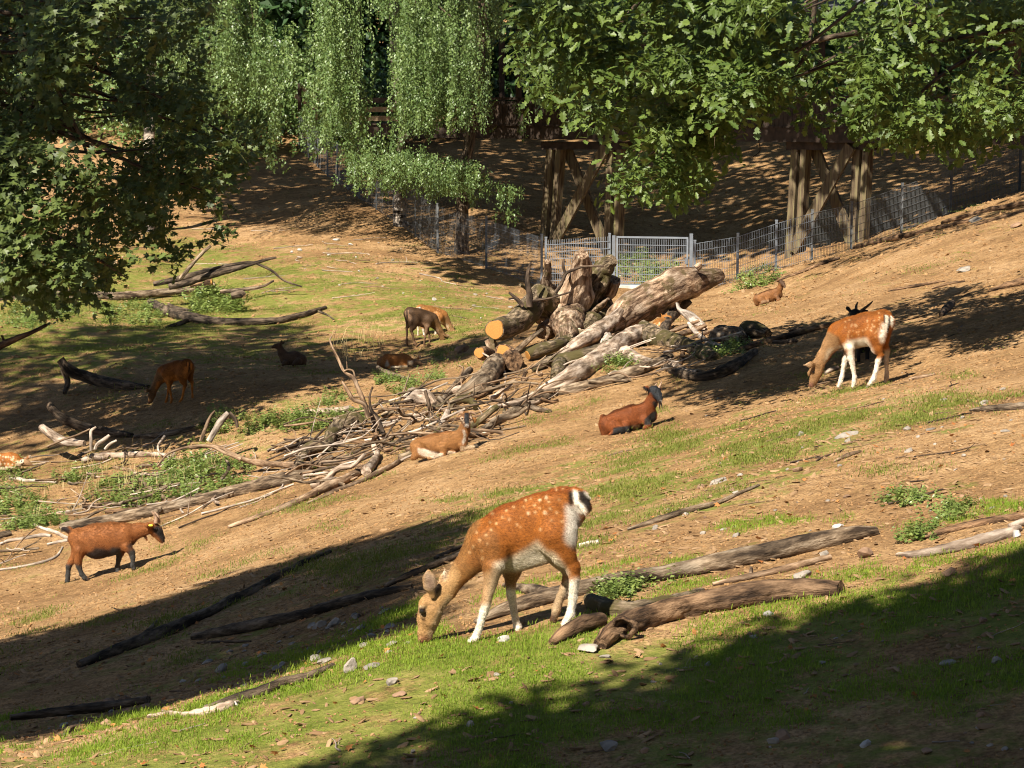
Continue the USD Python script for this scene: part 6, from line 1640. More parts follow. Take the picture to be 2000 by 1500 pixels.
# black goat behind the right-hand deer, facing us
bg = [(1688, 652, 0.05, 21, 1702, 650, 0.6, 24, 1.0, 2), (1702, 650, 0.6, 24, 1706, 654, 0.85, 18, 1.0, 2), (1684, 645, 0.0, 16, 1668, 622, -0.14, 11, 0.9, 2), (1666, 615, -0.14, 11.5, 1662, 626, -0.24, 9, 0.9), (1662, 626, -0.24, 8, 1658, 638, -0.30, 5, 0.9),
      (1658, 610, -0.12, 3.5, 1652, 603, -0.10, 3.5, 0.5), (1652, 603, -0.10, 3.2, 1649, 598, -0.09, 1, 0.5), (1676, 612, -0.12, 3.5, 1686, 609, -0.10, 3.5, 0.5), (1686, 609, -0.10, 3, 1692, 607, -0.09, 1, 0.5),
      (1678, 664, -0.02, 8, 1676, 682, -0.03, 5), (1676, 682, -0.03, 4.5, 1676, 704, -0.03, 4), (1694, 664, 0.02, 8, 1694, 682, 0.02, 5), (1694, 682, 0.02, 4.5, 1694, 701, 0.02, 4), (1698, 662, 0.7, 9, 1698, 694, 0.75, 4.5), (1710, 662, 0.75, 9, 1712, 692, 0.8, 4.5)]
ps = Pose((0, 0), 1.0, (1685, 703), float(depth_of(G(1685, 703))), ref=(100, 100))
bg = [(b_[0] - 1585, b_[1] - 603, b_[2], b_[3], b_[4] - 1585, b_[5] - 603, b_[6], b_[7], *b_[8:]) for b_ in bg]
animal('goat', 'black goat standing in shade behind the white-legged right deer', 'goat', ps, bg, Coat((0.03, 0.024, 0.02), size=(200, 200), k=1), 0.013, 0.015, eyes=[(82, 15, -0.25, 1.6)],
       extra=[('horn', [(83, 6, -0.12, 3.2), (84, -4, -0.06, 2.6), (88, -12, 0.02, 1.2)], 'bark_dark'), ('horn', [(90, 7, -0.12, 3.2), (100, 0, -0.06, 2.8), (112, -9, 0.0, 2.0), (118, -15, 0.03, 0.8)], 'bark_dark')])

# --- reclining goat with the dark face (also the pattern for the small far one)
lg = [
    (400, 1050, 0.0, 185, 620, 985, 0.0, 235, 0.7, 2), (620, 985, 0.0, 235, 900, 890, 0.0, 240, 0.7, 2), (900, 890, 0.0, 240, 1150, 830, 0.0, 200, 0.68, 2), (1150, 830, 0.0, 200, 1260, 860, 0.0, 140, 0.68, 2), (340, 1000, 0.0, 110, 420, 1060, 0.0, 160, 0.8, 2),
    (1170, 740, -0.01, 140, 1285, 580, -0.03, 112, 0.66, 2), (1285, 580, -0.03, 108, 1320, 440, -0.04, 96, 0.75, 2),
    (1330, 360, -0.05, 112, 1390, 420, -0.10, 86, 0.72, 1.5), (1390, 420, -0.10, 82, 1440, 520, -0.16, 52, 0.8), (1440, 520, -0.16, 50, 1448, 560, -0.17, 34, 0.9),
    (520, 1080, -0.12, 160, 660, 1150, -0.16, 90, 0.6, 2), (660, 1150, -0.16, 70, 520, 1200, -0.18, 46), (520, 1200, -0.18, 40, 420, 1250, -0.18, 34), (760, 1060, -0.12, 90, 780, 1160, -0.16, 50, 0.8),
    (380, 1080, 0.0, 150, 350, 1230, 0.0, 100, 0.9, 2), (420, 1150, 0.10, 110, 600, 1210, 0.14, 60), 
    (1150, 960, -0.10, 100, 1225, 1060, -0.14, 66, 0.7, 2), (1225, 1060, -0.14, 56, 1120, 1120, -0.15, 34), (1190, 980, 0.08, 90, 1260, 1070, 0.10, 60), (1260, 1070, 0.10, 48, 1130, 1110, 0.12, 32),
    (290, 890, 0.0, 56, 275, 1000, -0.02, 44), (275, 1000, -0.02, 44, 300, 1260, -0.04, 40), 
    (1250, 330, -0.06, 26, 1170, 300, -0.10, 38, 0.4), (1170, 300, -0.10, 34, 1105, 275, -0.12, 10, 0.4), (1410, 320, 0.06, 26, 1470, 310, 0.12, 26, 0.5), (1470, 310, 0.12, 24, 1510, 320, 0.15, 8, 0.5),
]


def lying_coat(base, belly, face, chest):
    b = np.array(base)
    c_ = Coat(base)
    c_.poly([(240, 860), (500, 740), (800, 640), (1150, 560), (1150, 610), (800, 700), (520, 800), (280, 900)], tuple(b * 0.4))
    c_.poly([(500, 1110), (640, 1090), (860, 1060), (1100, 1040), (1100, 1160), (800, 1220), (320, 1340), (480, 1220)], belly)
    c_.poly([(860, 1060), (1060, 1050), (1060, 1130), (920, 1160)], tuple(np.array((0.32, 0.19, 0.10))))
    c_.poly([(1140, 930), (1300, 780), (1390, 760), (1370, 950), (1290, 1050), (1120, 1060)], chest)
    c_.poly([(1290, 590), (1330, 560), (1400, 580), (1380, 700), (1340, 680)], chest)
    c_.poly([(1210, 420), (1235, 290), (1300, 230), (1450, 230), (1500, 320), (1510, 620), (1430, 590), (1370, 540), (1320, 480), (1260, 380)], face)
    c_.poly([(1080, 250), (1230, 300), (1230, 380), (1080, 330)], tuple(np.array(face) * 0.8 + np.array((0.01, 0.005, 0.003))))
    c_.poly([(250, 1000), (330, 1000), (350, 1310), (230, 1310)], tuple(b * 0.7))
    c_.blur(9)
    c_.poly([(1435, 545), (1490, 540), (1490, 575), (1440, 570)], (0.35, 0.32, 0.28))
    c_.blur(3)
    return c_


ps = Pose((1150, 730), 0.095, (1150 + 0.095 * 700, 730 + 0.095 * 1225), float(depth_of(G(1216, 846))), ref=(700, 1225))
animal('goat', 'reclining red-brown goat with a black face and one visible horn', 'goat', ps, lg, lying_coat((0.29, 0.07, 0.018), (0.035, 0.026, 0.022), (0.04, 0.036, 0.036), (0.04, 0.028, 0.022)), 0.009, 0.018,
       eyes=[(1345, 390, -0.135, 15)], fur=9000, flow=-1.0,
       extra=[('horn', [(1430, 290, -0.07, 30), (1455, 240, -0.07, 24), (1475, 190, -0.07, 14), (1480, 160, -0.07, 5)], 'horn'), ('horn', [(1350, 270, -0.04, 26), (1372, 230, -0.02, 20), (1390, 200, 0.0, 10)], 'horn'),
              ('beard', [(1430, 580, -0.16, 22), (1434, 650, -0.16, 18), (1440, 745, -0.16, 4)], 'coat'), ('beard', [(1452, 580, -0.165, 20), (1475, 650, -0.165, 14), (1490, 730, -0.165, 4)], 'coat')])
ps = Pose((0, 0), 0.095, (1495, 593), float(depth_of(G(1495, 593))), scale=0.50, ref=(700, 1225))
animal('goat', 'small brown goat resting high on the slope near the fence', 'goat', ps, lg, lying_coat((0.30, 0.11, 0.035), (0.33, 0.2, 0.11), (0.13, 0.06, 0.03), (0.2, 0.08, 0.03)), 0.014, 0.02)

# --- reclining tan goat with the striped face
sg = [
    (500, 940, 0.0, 225, 780, 885, 0.0, 240, 0.7, 2), (780, 885, 0.0, 240, 1080, 835, 0.0, 238, 0.68, 2), (1080, 835, 0.0, 235, 1300, 800, 0.0, 180, 0.66, 2), (400, 920, 0.0, 160, 520, 940, 0.0, 205, 0.8, 2),
    (1290, 740, -0.01, 170, 1410, 570, -0.03, 112, 0.66, 2), (1410, 570, -0.03, 108, 1445, 420, -0.04, 96, 0.75, 2),
    (1450, 270, -0.04, 118, 1455, 320, -0.10, 104, 0.72, 1.5), (1455, 320, -0.10, 92, 1478, 430, -0.18, 62, 0.8), (1478, 430, -0.18, 56, 1485, 455, -0.19, 44),
    (430, 980, -0.12, 150, 350, 1120, -0.14, 80, 0.6, 2), (350, 1120, -0.14, 60, 300, 1170, -0.14, 46), (520, 1060, -0.14, 110, 760, 1120, -0.18, 60, 0.7), (760, 1120, -0.18, 46, 900, 1110, -0.18, 38), (650, 1160, -0.2, 36, 760, 1150, -0.2, 34),
    (960, 960, -0.12, 110, 965, 1090, -0.15, 52, 0.7, 2), (1060, 1040, -0.1, 60, 1200, 1050, -0.1, 40), (1370, 880, -0.06, 90, 1380, 970, -0.06, 60), (1380, 960, -0.06, 54, 1550, 940, -0.08, 44), (1550, 940, -0.08, 42, 1690, 900, -0.08, 34), (1330, 880, 0.1, 80, 1500, 930, 0.12, 40),
    (1345, 290, -0.05, 26, 1280, 310, -0.05, 34, 0.5), (1280, 310, -0.05, 28, 1240, 300, -0.05, 9, 0.5), (1570, 300, -0.05, 26, 1640, 330, -0.04, 32, 0.5), (1640, 330, -0.04, 28, 1640, 410, -0.04, 9, 0.6),
    (330, 900, 0.02, 40, 270, 1000, 0.02, 26), 
]
c_ = Coat((0.43, 0.165, 0.05))
c_.poly([(380, 720), (700, 640), (1000, 570), (1220, 540), (1220, 580), (900, 650), (500, 750)], (0.33, 0.115, 0.035))
c_.poly([(410, 940), (560, 960), (760, 1020), (960, 1060), (960, 1180), (640, 1180), (420, 1060)], (0.66, 0.53, 0.40))
c_.poly([(480, 1120), (700, 1140), (760, 1190), (480, 1200)], (0.48, 0.27, 0.12))
c_.poly([(1040, 1000), (1240, 1030), (1240, 1100), (1040, 1100)], (0.62, 0.48, 0.34))
c_.poly([(1380, 540), (1430, 560), (1470, 660), (1440, 800), (1390, 880), (1370, 800), (1410, 680)], (0.62, 0.54, 0.44))
c_.poly([(1340, 900), (1740, 860), (1740, 980), (1340, 1010)], (0.60, 0.44, 0.28))
c_.poly([(1640, 860), (1740, 860), (1740, 960), (1640, 960)], (0.12, 0.08, 0.05))
c_.poly([(1330, 200), (1580, 200), (1580, 480), (1400, 500), (1340, 400)], (0.30, 0.12, 0.05))
c_.blur(8)
c_.poly([(1425, 190), (1515, 190), (1525, 400), (1500, 460), (1440, 440), (1420, 320)], (0.05, 0.04, 0.038))
c_.poly([(1345, 250), (1385, 280), (1425, 400), (1400, 400), (1345, 310)], (0.62, 0.47, 0.34))
c_.poly([(1540, 240), (1570, 260), (1550, 400), (1530, 400)], (0.62, 0.47, 0.34))
c_.poly([(1440, 425), (1520, 425), (1520, 480), (1440, 480)], (0.40, 0.36, 0.32))
c_.poly([(1230, 280), (1330, 280), (1330, 350), (1230, 350)], (0.16, 0.075, 0.04))
c_.blur(4)
ps = Pose((780, 790), 0.09, (780 + 0.09 * 900, 790 + 0.09 * 1150), float(depth_of(G(861, 894))), ref=(900, 1150))
animal('goat', 'reclining tan goat with a striped face against the brush pile', 'goat', ps, sg, c_, 0.009, 0.018,
       eyes=[(1372, 310, -0.15, 15), (1538, 310, -0.15, 15)], fur=9000, flow=-1.0,
       extra=[('horn', [(1400, 190, -0.05, 34), (1360, 180, -0.03, 32), (1300, 205, -0.02, 24), (1262, 255, -0.02, 8)], 'horn'), ('horn', [(1500, 190, -0.05, 34), (1560, 180, -0.03, 32), (1630, 200, -0.02, 26), (1690, 260, -0.02, 8)], 'horn')])

# --- resting deer
ld = [
    (450, 1050, 0.0, 115, 620, 1030, 0.0, 122, 0.75, 2), (620, 1030, 0.0, 122, 790, 1010, 0.0, 118, 0.72, 2), (790, 1010, 0.0, 116, 860, 1020, 0.0, 100, 0.7, 2), (510, 960, -0.05, 70, 440, 1090, -0.10, 75, 0.7, 2), (500, 1100, -0.12, 55, 560, 1130, -0.14, 34), (560, 1140, -0.14, 26, 760, 1140, -0.16, 22), (760, 1100, -0.10, 45, 860, 1120, -0.12, 30),
    (860, 1000, -0.02, 70, 940, 1060, -0.08, 52, 0.8, 2), (940, 1060, -0.08, 50, 1030, 1040, -0.12, 48, 0.8), (1030, 1040, -0.12, 50, 1080, 1060, -0.12, 42, 0.8), (1080, 1060, -0.12, 40, 1130, 1085, -0.12, 22),
    (1040, 1000, -0.10, 16, 1085, 960, -0.08, 20, 0.5), (1085, 960, -0.08, 18, 1125, 920, -0.06, 6, 0.5), (1000, 1000, -0.04, 16, 960, 990, 0.0, 18, 0.5),
    (370, 1060, 0.0, 40, 350, 1120, 0.0, 16),
]


def rest_coat(base, dark=0.0, spots=False):
    q = lambda c: tuple(np.array(c) * (1 - dark))
    c_ = Coat(q(base))
    c_.poly([(520, 1000), (560, 1100), (500, 1140), (480, 1120)], q(CRM))
    c_.poly([(600, 1110), (980, 1110), (980, 1200), (560, 1180)], q(CRM))
    c_.poly([(880, 1020), (980, 1020), (980, 1130), (880, 1130)], q((0.6, 0.45, 0.3)))
    c_.poly([(990, 990), (1160, 990), (1160, 1120), (990, 1120)], q((0.36, 0.21, 0.11)))
    c_.poly([(1090, 900), (1140, 900), (1130, 1000), (1080, 960)], q((0.5, 0.4, 0.3)))
    c_.blur(8)
    if spots:
        rs_ = np.random.default_rng(4)
        c_.spots([(x, y) for x, y in zip(rs_.uniform(420, 860, 26), rs_.uniform(930, 1080, 26))], 10, q((0.66, 0.5, 0.33)))
        c_.blur(3)
    return c_


ps = Pose((700, 590), 0.11, (768, 720), float(depth_of(G(768, 719))), ref=(620, 1160))
animal('fallow_deer', 'orange-brown deer curled up asleep left of the heap', 'deer', ps, ld, rest_coat((0.46, 0.19, 0.055)), 0.014, 0.02)
ps = Pose((0, 0), 0.11, (18, 918), float(depth_of(G(18, 922))), scale=1.15, ref=(760, 1160), mirror=False)
lcoat = rest_coat((0.44, 0.17, 0.045), spots=True)
lcoat.poly([(960, 1000), (1010, 1000), (1010, 1050), (960, 1050)], WHT)
lcoat.poly([(975, 1015), (998, 1015), (998, 1038), (975, 1038)], BLK)
lcoat.blur(3)
animal('fallow_deer', 'spotted deer resting at the left edge behind green herbs', 'deer', ps, ld, lcoat, 0.014, 0.02)
ps = Pose((0, 0), 0.11, (196, 522), float(depth_of(G(196, 527))), scale=0.85, ref=(620, 1160))
animal('fallow_deer', 'far orange deer lying behind the lowest maple leaves', 'deer', ps, ld, rest_coat((0.5, 0.2, 0.05)), 0.02, 0.025)
su = [
    (620, 1040, 0.0, 115, 780, 1020, 0.0, 122, 0.72, 2), (780, 1020, 0.0, 122, 900, 1050, 0.0, 105, 0.75, 2), (620, 1020, 0.0, 105, 540, 930, 0.0, 75, 0.65, 2), (540, 930, 0.0, 70, 490, 800, 0.0, 56, 0.7, 2), (490, 790, 0.0, 56, 420, 800, 0.0, 42, 0.7), (420, 800, 0.0, 40, 360, 815, 0.0, 24),
    (520, 770, 0.04, 16, 560, 730, 0.08, 20, 0.5), (560, 730, 0.08, 18, 590, 710, 0.1, 7, 0.5), (510, 760, -0.04, 16, 540, 715, -0.08, 20, 0.5), (540, 715, -0.08, 18, 560, 690, -0.1, 6, 0.5), (620, 1100, -0.1, 50, 560, 1140, -0.12, 30), (850, 1080, -0.1, 70, 760, 1140, -0.14, 34), (960, 1100, 0.0, 30, 985, 1140, 0.0, 14),
]
ps = Pose((0, 0), 0.11, (572, 713), float(depth_of(G(572, 714))), scale=0.95, ref=(740, 1150))
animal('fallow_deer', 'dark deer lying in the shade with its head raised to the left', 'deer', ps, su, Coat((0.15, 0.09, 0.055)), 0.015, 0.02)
# deer behind the heap, seen from behind
hb = [(-4, -14, 0.0, 17, 0, -16, 0.35, 19, 1.0, 2), (0, -16, 0.35, 19, 3, -19, 0.75, 15, 1.0, 2), (4, -20, 0.75, 10, 10, -34, 0.95, 7, 1.0, 2), (10, -35, 0.95, 7.5, 20, -36, 0.9, 4.5), (7, -38, 1.0, 2, 3, -45, 1.05, 1), (13, -38, 0.95, 2, 14, -46, 0.95, 1), (-10, -6, -0.05, 9, -14, -3, 0.1, 7), (8, -6, -0.02, 9, 14, -3, 0.1, 7), (12, -18, -0.1, 3, 13, -8, -0.14, 2)]
ps = Pose((0, 0), 1.0, (1294, 656), 44.8, ref=(100, 100))
hb = [(b_[0] + 100, b_[1] + 100, b_[2], b_[3], b_[4] + 100, b_[5] + 100, b_[6], b_[7], *b_[8:]) for b_ in hb]
hc_ = Coat((0.44, 0.20, 0.06), size=(200, 200), k=4)
rs_ = np.random.default_rng(2)
hc_.spots(list(zip(rs_.uniform(82, 108, 16), rs_.uniform(72, 96, 16))), 1.0, (0.66, 0.5, 0.33))
hc_.poly([(109, 80), (112, 80), (112, 97), (108, 97)], WHT).poly([(112, 80), (115, 80), (115, 94), (112, 94)], BLK).poly([(115.2, 80), (118, 82), (117, 94), (115.2, 92)], WHT)
hc_.poly([(96, 96), (103, 96), (103, 102), (96, 102)], (0.5, 0.36, 0.22)).blur(0.6)
animal('fallow_deer', 'spotted deer seen from behind under the huge leaning trunk', 'deer', ps, hb, hc_, 0.014, 0.02)
# ---------------------------------------------------------------- grass, herbs, stones and litter
rg = np.random.default_rng(23)


def tuft(n, h, spread, seed, wid=0.004, dry=0.0):
    r_ = np.random.default_rng(seed)
    vs, fs, c = [], [], 0
    for _ in range(n):
        b_ = np.array([r_.normal(0, spread), r_.normal(0, spread), -0.01])
        an = r_.uniform(0, 2 * math.pi)
        le = np.array([math.cos(an), math.sin(an), 0])
        sd = np.array([-le[1], le[0], 0])
        hh = h * r_.uniform(0.5, 1.2)
        bend = r_.uniform(0.1, 0.7) * hh
        w = wid * r_.uniform(0.7, 1.3)
        m_ = b_ + le * bend * 0.3 + [0, 0, hh * 0.6]
        t_ = b_ + le * bend + [0, 0, hh * r_.uniform(0.8, 1.0)]
        vs += [b_ - sd * w, b_ + sd * w, m_ - sd * w * 0.8, m_ + sd * w * 0.8, t_]
        fs += [(c, c + 1, c + 3), (c, c + 3, c + 2), (c + 2, c + 3, c + 4)]
        c += 5
    return np.array(vs), np.array(fs)


def yaw_quats(n, r_, tilt=0.1):
    from scipy.spatial.transform import Rotation
    q = (Rotation.from_rotvec(np.column_stack([r_.normal(0, tilt, n), r_.normal(0, tilt, n), np.zeros(n)])) * Rotation.from_rotvec(np.column_stack([np.zeros(n), np.zeros(n), r_.uniform(0, 2 * np.pi, n)]))).as_quat()
    return np.concatenate([q[:, 3:], q[:, :3]], 1)


def strew(n, y0, y1, r_, um=0.225):
    """Places spread evenly over the ground between two distances, within and just beyond the view."""
    y = np.sqrt(r_.uniform(y0 ** 2, y1 ** 2, n))
    x = r_.uniform(-um, um, n) * y
    return np.column_stack([x, y, ground_z(x, y)])


def turfy(p, r_, gain=2.4, bias=0.5, cut=0.5):
    px, py, d = project(p)
    m_ = sample_mask(TURF, np.clip(px, -110, 2110), np.clip(py, -50, 1590))
    nz = meshkit.fbm(p * [1.5, 1.5, 0], 5, 41)
    return m_ + (nz - 0.5) * gain > cut + r_.normal(0, 0.12, len(p))


GT = [tuft(22, 0.026, 0.06, 1 + s, 0.0021) for s in range(3)] + [tuft(14, 0.036, 0.05, 9, 0.0022)]
p = strew(60000, 11.0, 19.5, rg)
p = p[turfy(p, rg, gain=4.2, cut=0.74)]
instancer('grass', None, [(g_, M['grass'], False) for g_ in GT], p, yaw_quats(len(p), rg), 0.4 + 0.95 * rg.random(len(p)) ** 1.6, rg.integers(0, 4, len(p)), label='short grass growing on the near bank', cat='grass')
GT2 = [tuft(22, 0.034, 0.12, 21 + s, 0.0035) for s in range(3)]
p = strew(60000, 19.5, 36, rg)
p = p[turfy(p, rg, gain=3.6, cut=0.88)]
instancer('grass', None, [(g_, M['grass_thin'], False) for g_ in GT2], p, yaw_quats(len(p), rg), rg.uniform(0.5, 1.2, len(p)), rg.integers(0, 3, len(p)), label='thin grass in patches on the middle slope', cat='grass')
GT3 = [tuft(26, 0.035, 0.22, 31 + s, 0.006) for s in range(2)]
p = strew(60000, 36, 75, rg)
p = p[turfy(p, rg, gain=3.4, cut=0.95)]
instancer('grass', None, [(g_, M['grass_thin'], False) for g_ in GT3], p, yaw_quats(len(p), rg), rg.uniform(0.5, 1.2, len(p)), rg.integers(0, 2, len(p)), label='grass of the far meadow left of the heap', cat='grass')


def chunk(seed, flat=0.6, sub=1, amp=0.35):
    m = trimesh.creation.icosphere(sub, 1.0)
    v = np.array(m.vertices)
    v = v * (1 + (meshkit.noise(v * 1.3 + seed * 5.1, seed) - 0.5)[:, None] * 2 * amp)
    r_ = np.random.default_rng(seed)
    for _ in range(4):                                # broken faces
        n_ = r_.normal(0, 1, 3)
        n_ /= np.linalg.norm(n_)
        dd_ = v @ n_ - r_.uniform(0.45, 0.75)
        v = v - np.where(dd_ > 0, dd_, 0)[:, None] * n_
    return v * [1, 0.8, flat], np.array(m.faces)


CH = [chunk(k, 0.6, 1) for k in range(4)]
FL = [chunk(k + 20, 0.22, 1, 0.5) for k in range(3)]
LITTER_LEAF = [(LEAF['maple'][0] * [1, 1, 1.0] + [0, -0.4, 0.15], LEAF['maple'][1])]
for lab, n, y0, y1, s0, s1 in (('crumbs of soil on the near slope', 18000, 11, 24, 0.005, 0.017), ('crumbs of soil on the middle slope', 22000, 24, 45, 0.010, 0.028), ('crumbs of soil on the far slope', 14000, 45, 95, 0.02, 0.06)):
    p = strew(n, y0, y1, rg)
    keep = ~turfy(p, rg, cut=0.75)
    keep &= meshkit.fbm(p * [0.9, 0.9, 0], 3, 77) > 0.34
    p = p[keep]
    instancer('soil_crumbs', None, [(c_, M['clod'], False) for c_ in CH], p + [0, 0, 0.003], yaw_quats(len(p), rg, 0.4), s0 + (s1 - s0) * rg.random(len(p)) ** 2.5, rg.integers(0, 4, len(p)), label=lab, cat='soil')
for lab, n, y0, y1, s0, s1 in (('wood chips and small flakes on the near slope', 7500, 11, 24, 0.006, 0.045), ('wood chips and flakes on the middle slope', 6500, 24, 48, 0.010, 0.05), ('wood chips and flakes on the far ground', 7000, 48, 92, 0.016, 0.08)):
    p = strew(n, y0, y1, rg)
    p = p[meshkit.fbm(p * [0.5, 0.5, 0], 3, 78) > 0.36]
    instancer('wood_chips', None, [(c_, M['litter'], False) for c_ in FL], p + [0, 0, 0.006], yaw_quats(len(p), rg, 0.25), np.column_stack([s0 + (s1 - s0) * rg.random(len(p)) ** 3] * 3) * [1.4, 0.7, 1], rg.integers(0, 3, len(p)), label=lab, cat='wood chips')
p = strew(380, 11, 24, rg)
instancer('fallen_leaves', None, [(LITTER_LEAF[0], M['leaf_fallen'], False)], p + [0, 0, 0.012], yaw_quats(len(p), rg, 0.4), rg.uniform(0.018, 0.05, len(p)), np.zeros(len(p), int), label='brown fallen leaves lying on the near bank', cat='leaves')


def stone(px, py, w, mat, label, flat=0.55, group=None, sub=2, seed=None, sink=0.25):
    g = G(px, py)
    d = float(depth_of(g))
    rad = w / 2 / F * d
    v, f = chunk(seed if seed is not None else int(px * 3 + py) % 500, flat, sub, 0.4)
    an = (px * 1.7 + py) % 6.28
    R = np.array([[math.cos(an) * 1, -math.sin(an) * 1, 0], [math.sin(an), math.cos(an), 0], [0, 0, 1]])
    v = v @ R.T * rad
    dzx = gz(g[0] + 0.3, g[1]) - gz(g[0] - 0.3, g[1])
    v[:, 2] += v[:, 0] * dzx / 0.6
    return obj('stone', (v + g + [0, 0, rad * flat * (1 - 2 * sink)], f), M[mat], None, smooth=25, label=label, cat='stone', group=group)


stone(1637, 1032, 26, 'stone_pale', 'bright white stone at the upper end of the long forked log', 0.5)
stone(1653, 855, 52, 'stone_grey', 'flat pale slab on the turf below the right grazing deer', 0.18)
stone(1402, 942, 40, 'stone_grey', 'flat grey slab on the turf above the long forked log', 0.3)
stone(1688, 1088, 40, 'stone_brown', 'angular brown stone just below the end of the long forked log', 0.7)
stone(1608, 1082, 22, 'stone_grey', 'grey stone touching the underside of the long forked log', 0.7)
stone(1568, 1128, 36, 'stone_grey', 'rounded stone resting behind the hollow log', 0.5)
stone(1985, 1048, 22, 'stone_pale', 'pale stone at the end of the split pale log', 0.8)
stone(1500, 1202, 20, 'stone_pale', 'small light stone under the middle of the hollow log', 0.6)
stone(1150, 1271, 46, 'stone_grey', 'long light flake on the grass below the hind hooves', 0.3, sink=0.05)
stone(985, 1250, 34, 'stone_pale', 'flat light stone by the far front hoof of the grazing deer', 0.3)
stone(682, 1312, 34, 'stone_grey', 'tilted grey stone on the crest left of the deer head', 0.9, sink=0.1)
stone(728, 1302, 40, 'stone_grey', 'flat stone beside the tilted one on the crest', 0.3)
stone(762, 1336, 30, 'stone_grey', 'half-buried stone in the grass below the crest', 0.5)
stone(762, 1228, 26, 'stone_grey', 'roundish stone at the edge of shade left of the deer muzzle', 0.5)
stone(700, 1372, 34, 'stone_brown', 'brown stone in the sunlit grass below the crest', 0.4)
stone(782, 1357, 34, 'stone_brown', 'reddish flat stone in the grass, right of the half-buried one', 0.35)
stone(456, 1384, 20, 'stone_pale', 'light stone at the end of the pale broken branch', 0.8)
stone(1530, 1441, 38, 'stone_brown', 'angular brown stone in the shaded turf at the lower right', 0.7)
stone(1510, 1452, 22, 'stone_grey', 'light stone leaning on the angular brown one', 0.7)
stone(1190, 1462, 46, 'stone_grey', 'broad grey slab in the shade at the bottom', 0.5)
stone(1260, 1468, 20, 'stone_brown', 'reddish stone right of the broad grey slab', 0.7)
stone(1690, 1458, 26, 'stone_pale', 'light stone in the sunny spot near the lower right corner', 0.6)
stone(1808, 1474, 26, 'stone_brown', 'brown stone in the sunny spot near the lower right corner', 0.6)
stone(1948, 1294, 26, 'stone_grey', 'greenish grey stone in the shade near the right edge', 0.6)
stone(1850, 1295, 34, 'stone_grey', 'flat grey stone in the shade left of the greenish one', 0.3)
stone(1852, 1124, 34, 'stone_brown', 'brown stone on the turf strip at the right below the split log', 0.6)
stone(216, 1386, 30, 'stone_brown', 'reddish pointed stone behind the crest at the lower left', 1.0, sink=0.1)
stone(242, 1372, 26, 'stone_brown', 'dark red stone behind the crest, beside the pointed one', 0.7)
stone(902, 690, 28, 'stone_brown', 'reddish boulder left of the sawn stub in the heap', 0.7)
stone(1885, 524, 40, 'stone_grey', 'flat grey stone on the bare slope high at the right', 0.3)
stone(1905, 428, 30, 'stone_grey', 'pale stone on the bank edge at the top right', 0.4)
stone(1985, 446, 26, 'stone_brown', 'brown stone at the right edge under the bank', 0.5)
stone(1340, 1005, 16, 'stone_grey', 'small grey stone by the slim grey branch', 0.5)
rs2 = np.random.default_rng(3)
for n, poly, w0, w1, lab, grp, mats in (
        (46, [(330, 1330), (560, 1200), (760, 1180), (830, 1220), (760, 1290), (560, 1330), (420, 1370)], 12, 34, 'grey stone half sunk in the shaded hollow', 'grey stones in the shaded hollow', ['stone_grey']),
        (26, [(60, 1440), (160, 1360), (300, 1350), (280, 1420)], 12, 30, 'dim stone behind the crest at the lower left', 'stones behind the crest at the lower left', ['stone_grey', 'stone_brown']),
        (60, [(500, 1480), (860, 1290), (1200, 1260), (1700, 1190), (2000, 1110), (2000, 1480), (900, 1490)], 8, 24, 'small stone lying in the near turf', 'small stones in the near turf', ['stone_grey', 'stone_brown']),
        (70, [(1250, 1090), (1300, 960), (1600, 800), (1980, 700), (1980, 1000), (1700, 1030)], 7, 22, 'small stone on the turf and soil of the right slope', 'small stones on the right slope', ['stone_grey', 'stone_brown', 'stone_grey']),
        (50, [(380, 1080), (900, 960), (1350, 780), (1900, 560), (1980, 620), (1700, 760), (1200, 900), (860, 1000), (500, 1120)], 5, 12, 'little stone on the bare dirt strip', 'little stones on the bare dirt strip', ['stone_grey', 'stone_brown']),
        (40, [(560, 480), (700, 440), (1000, 580), (980, 640), (700, 600), (560, 540)], 5, 14, 'light little stone on the far meadow', 'light little stones on the far meadow', ['stone_pale', 'stone_grey'])):
    sx, sy = sample_poly([poly], n, rs2)
    for k in range(len(sx)):
        stone(sx[k], sy[k], rs2.uniform(w0, w1) if rs2.random() < 0.5 else w0 * rs2.uniform(0.9, 1.3), mats[k % len(mats)], lab, rs2.uniform(0.3, 0.7), group=grp, sub=1, seed=int(rs2.integers(0, 400)))


# herbs: clumps of leafy stems
def herb(n, h, spread, leaf, seed):
    r_ = np.random.default_rng(seed)
    lv, lf = LEAF['birch']
    parts = []
    for _ in range(n):
        b_ = np.array([r_.normal(0, spread), r_.normal(0, spread), 0])
        hh = h * r_.uniform(0.5, 1.1)
        lean = r_.normal(0, 0.25, 2) * hh
        for j in range(9):
            t = 0.25 + 0.75 * j / 8
            c = b_ + np.array([lean[0] * t, lean[1] * t, hh * t])
            an = j * 2.4 + r_.uniform(0, 1)
            tip = np.array([math.cos(an), math.sin(an), 0.1])
            nr = np.array([r_.normal(0, 0.3), r_.normal(0, 0.3) - 0.25, 1.0])
            R = rot_frame(nr[None], tip[None])[0]
            parts.append((lv * leaf * (1.15 - 0.5 * t) * r_.uniform(0.8, 1.2) @ R.T + c, lf))
    return cat_meshes(parts)


HB = [herb(8, 0.22, 0.15, 0.07, 70 + s) for s in range(4)]


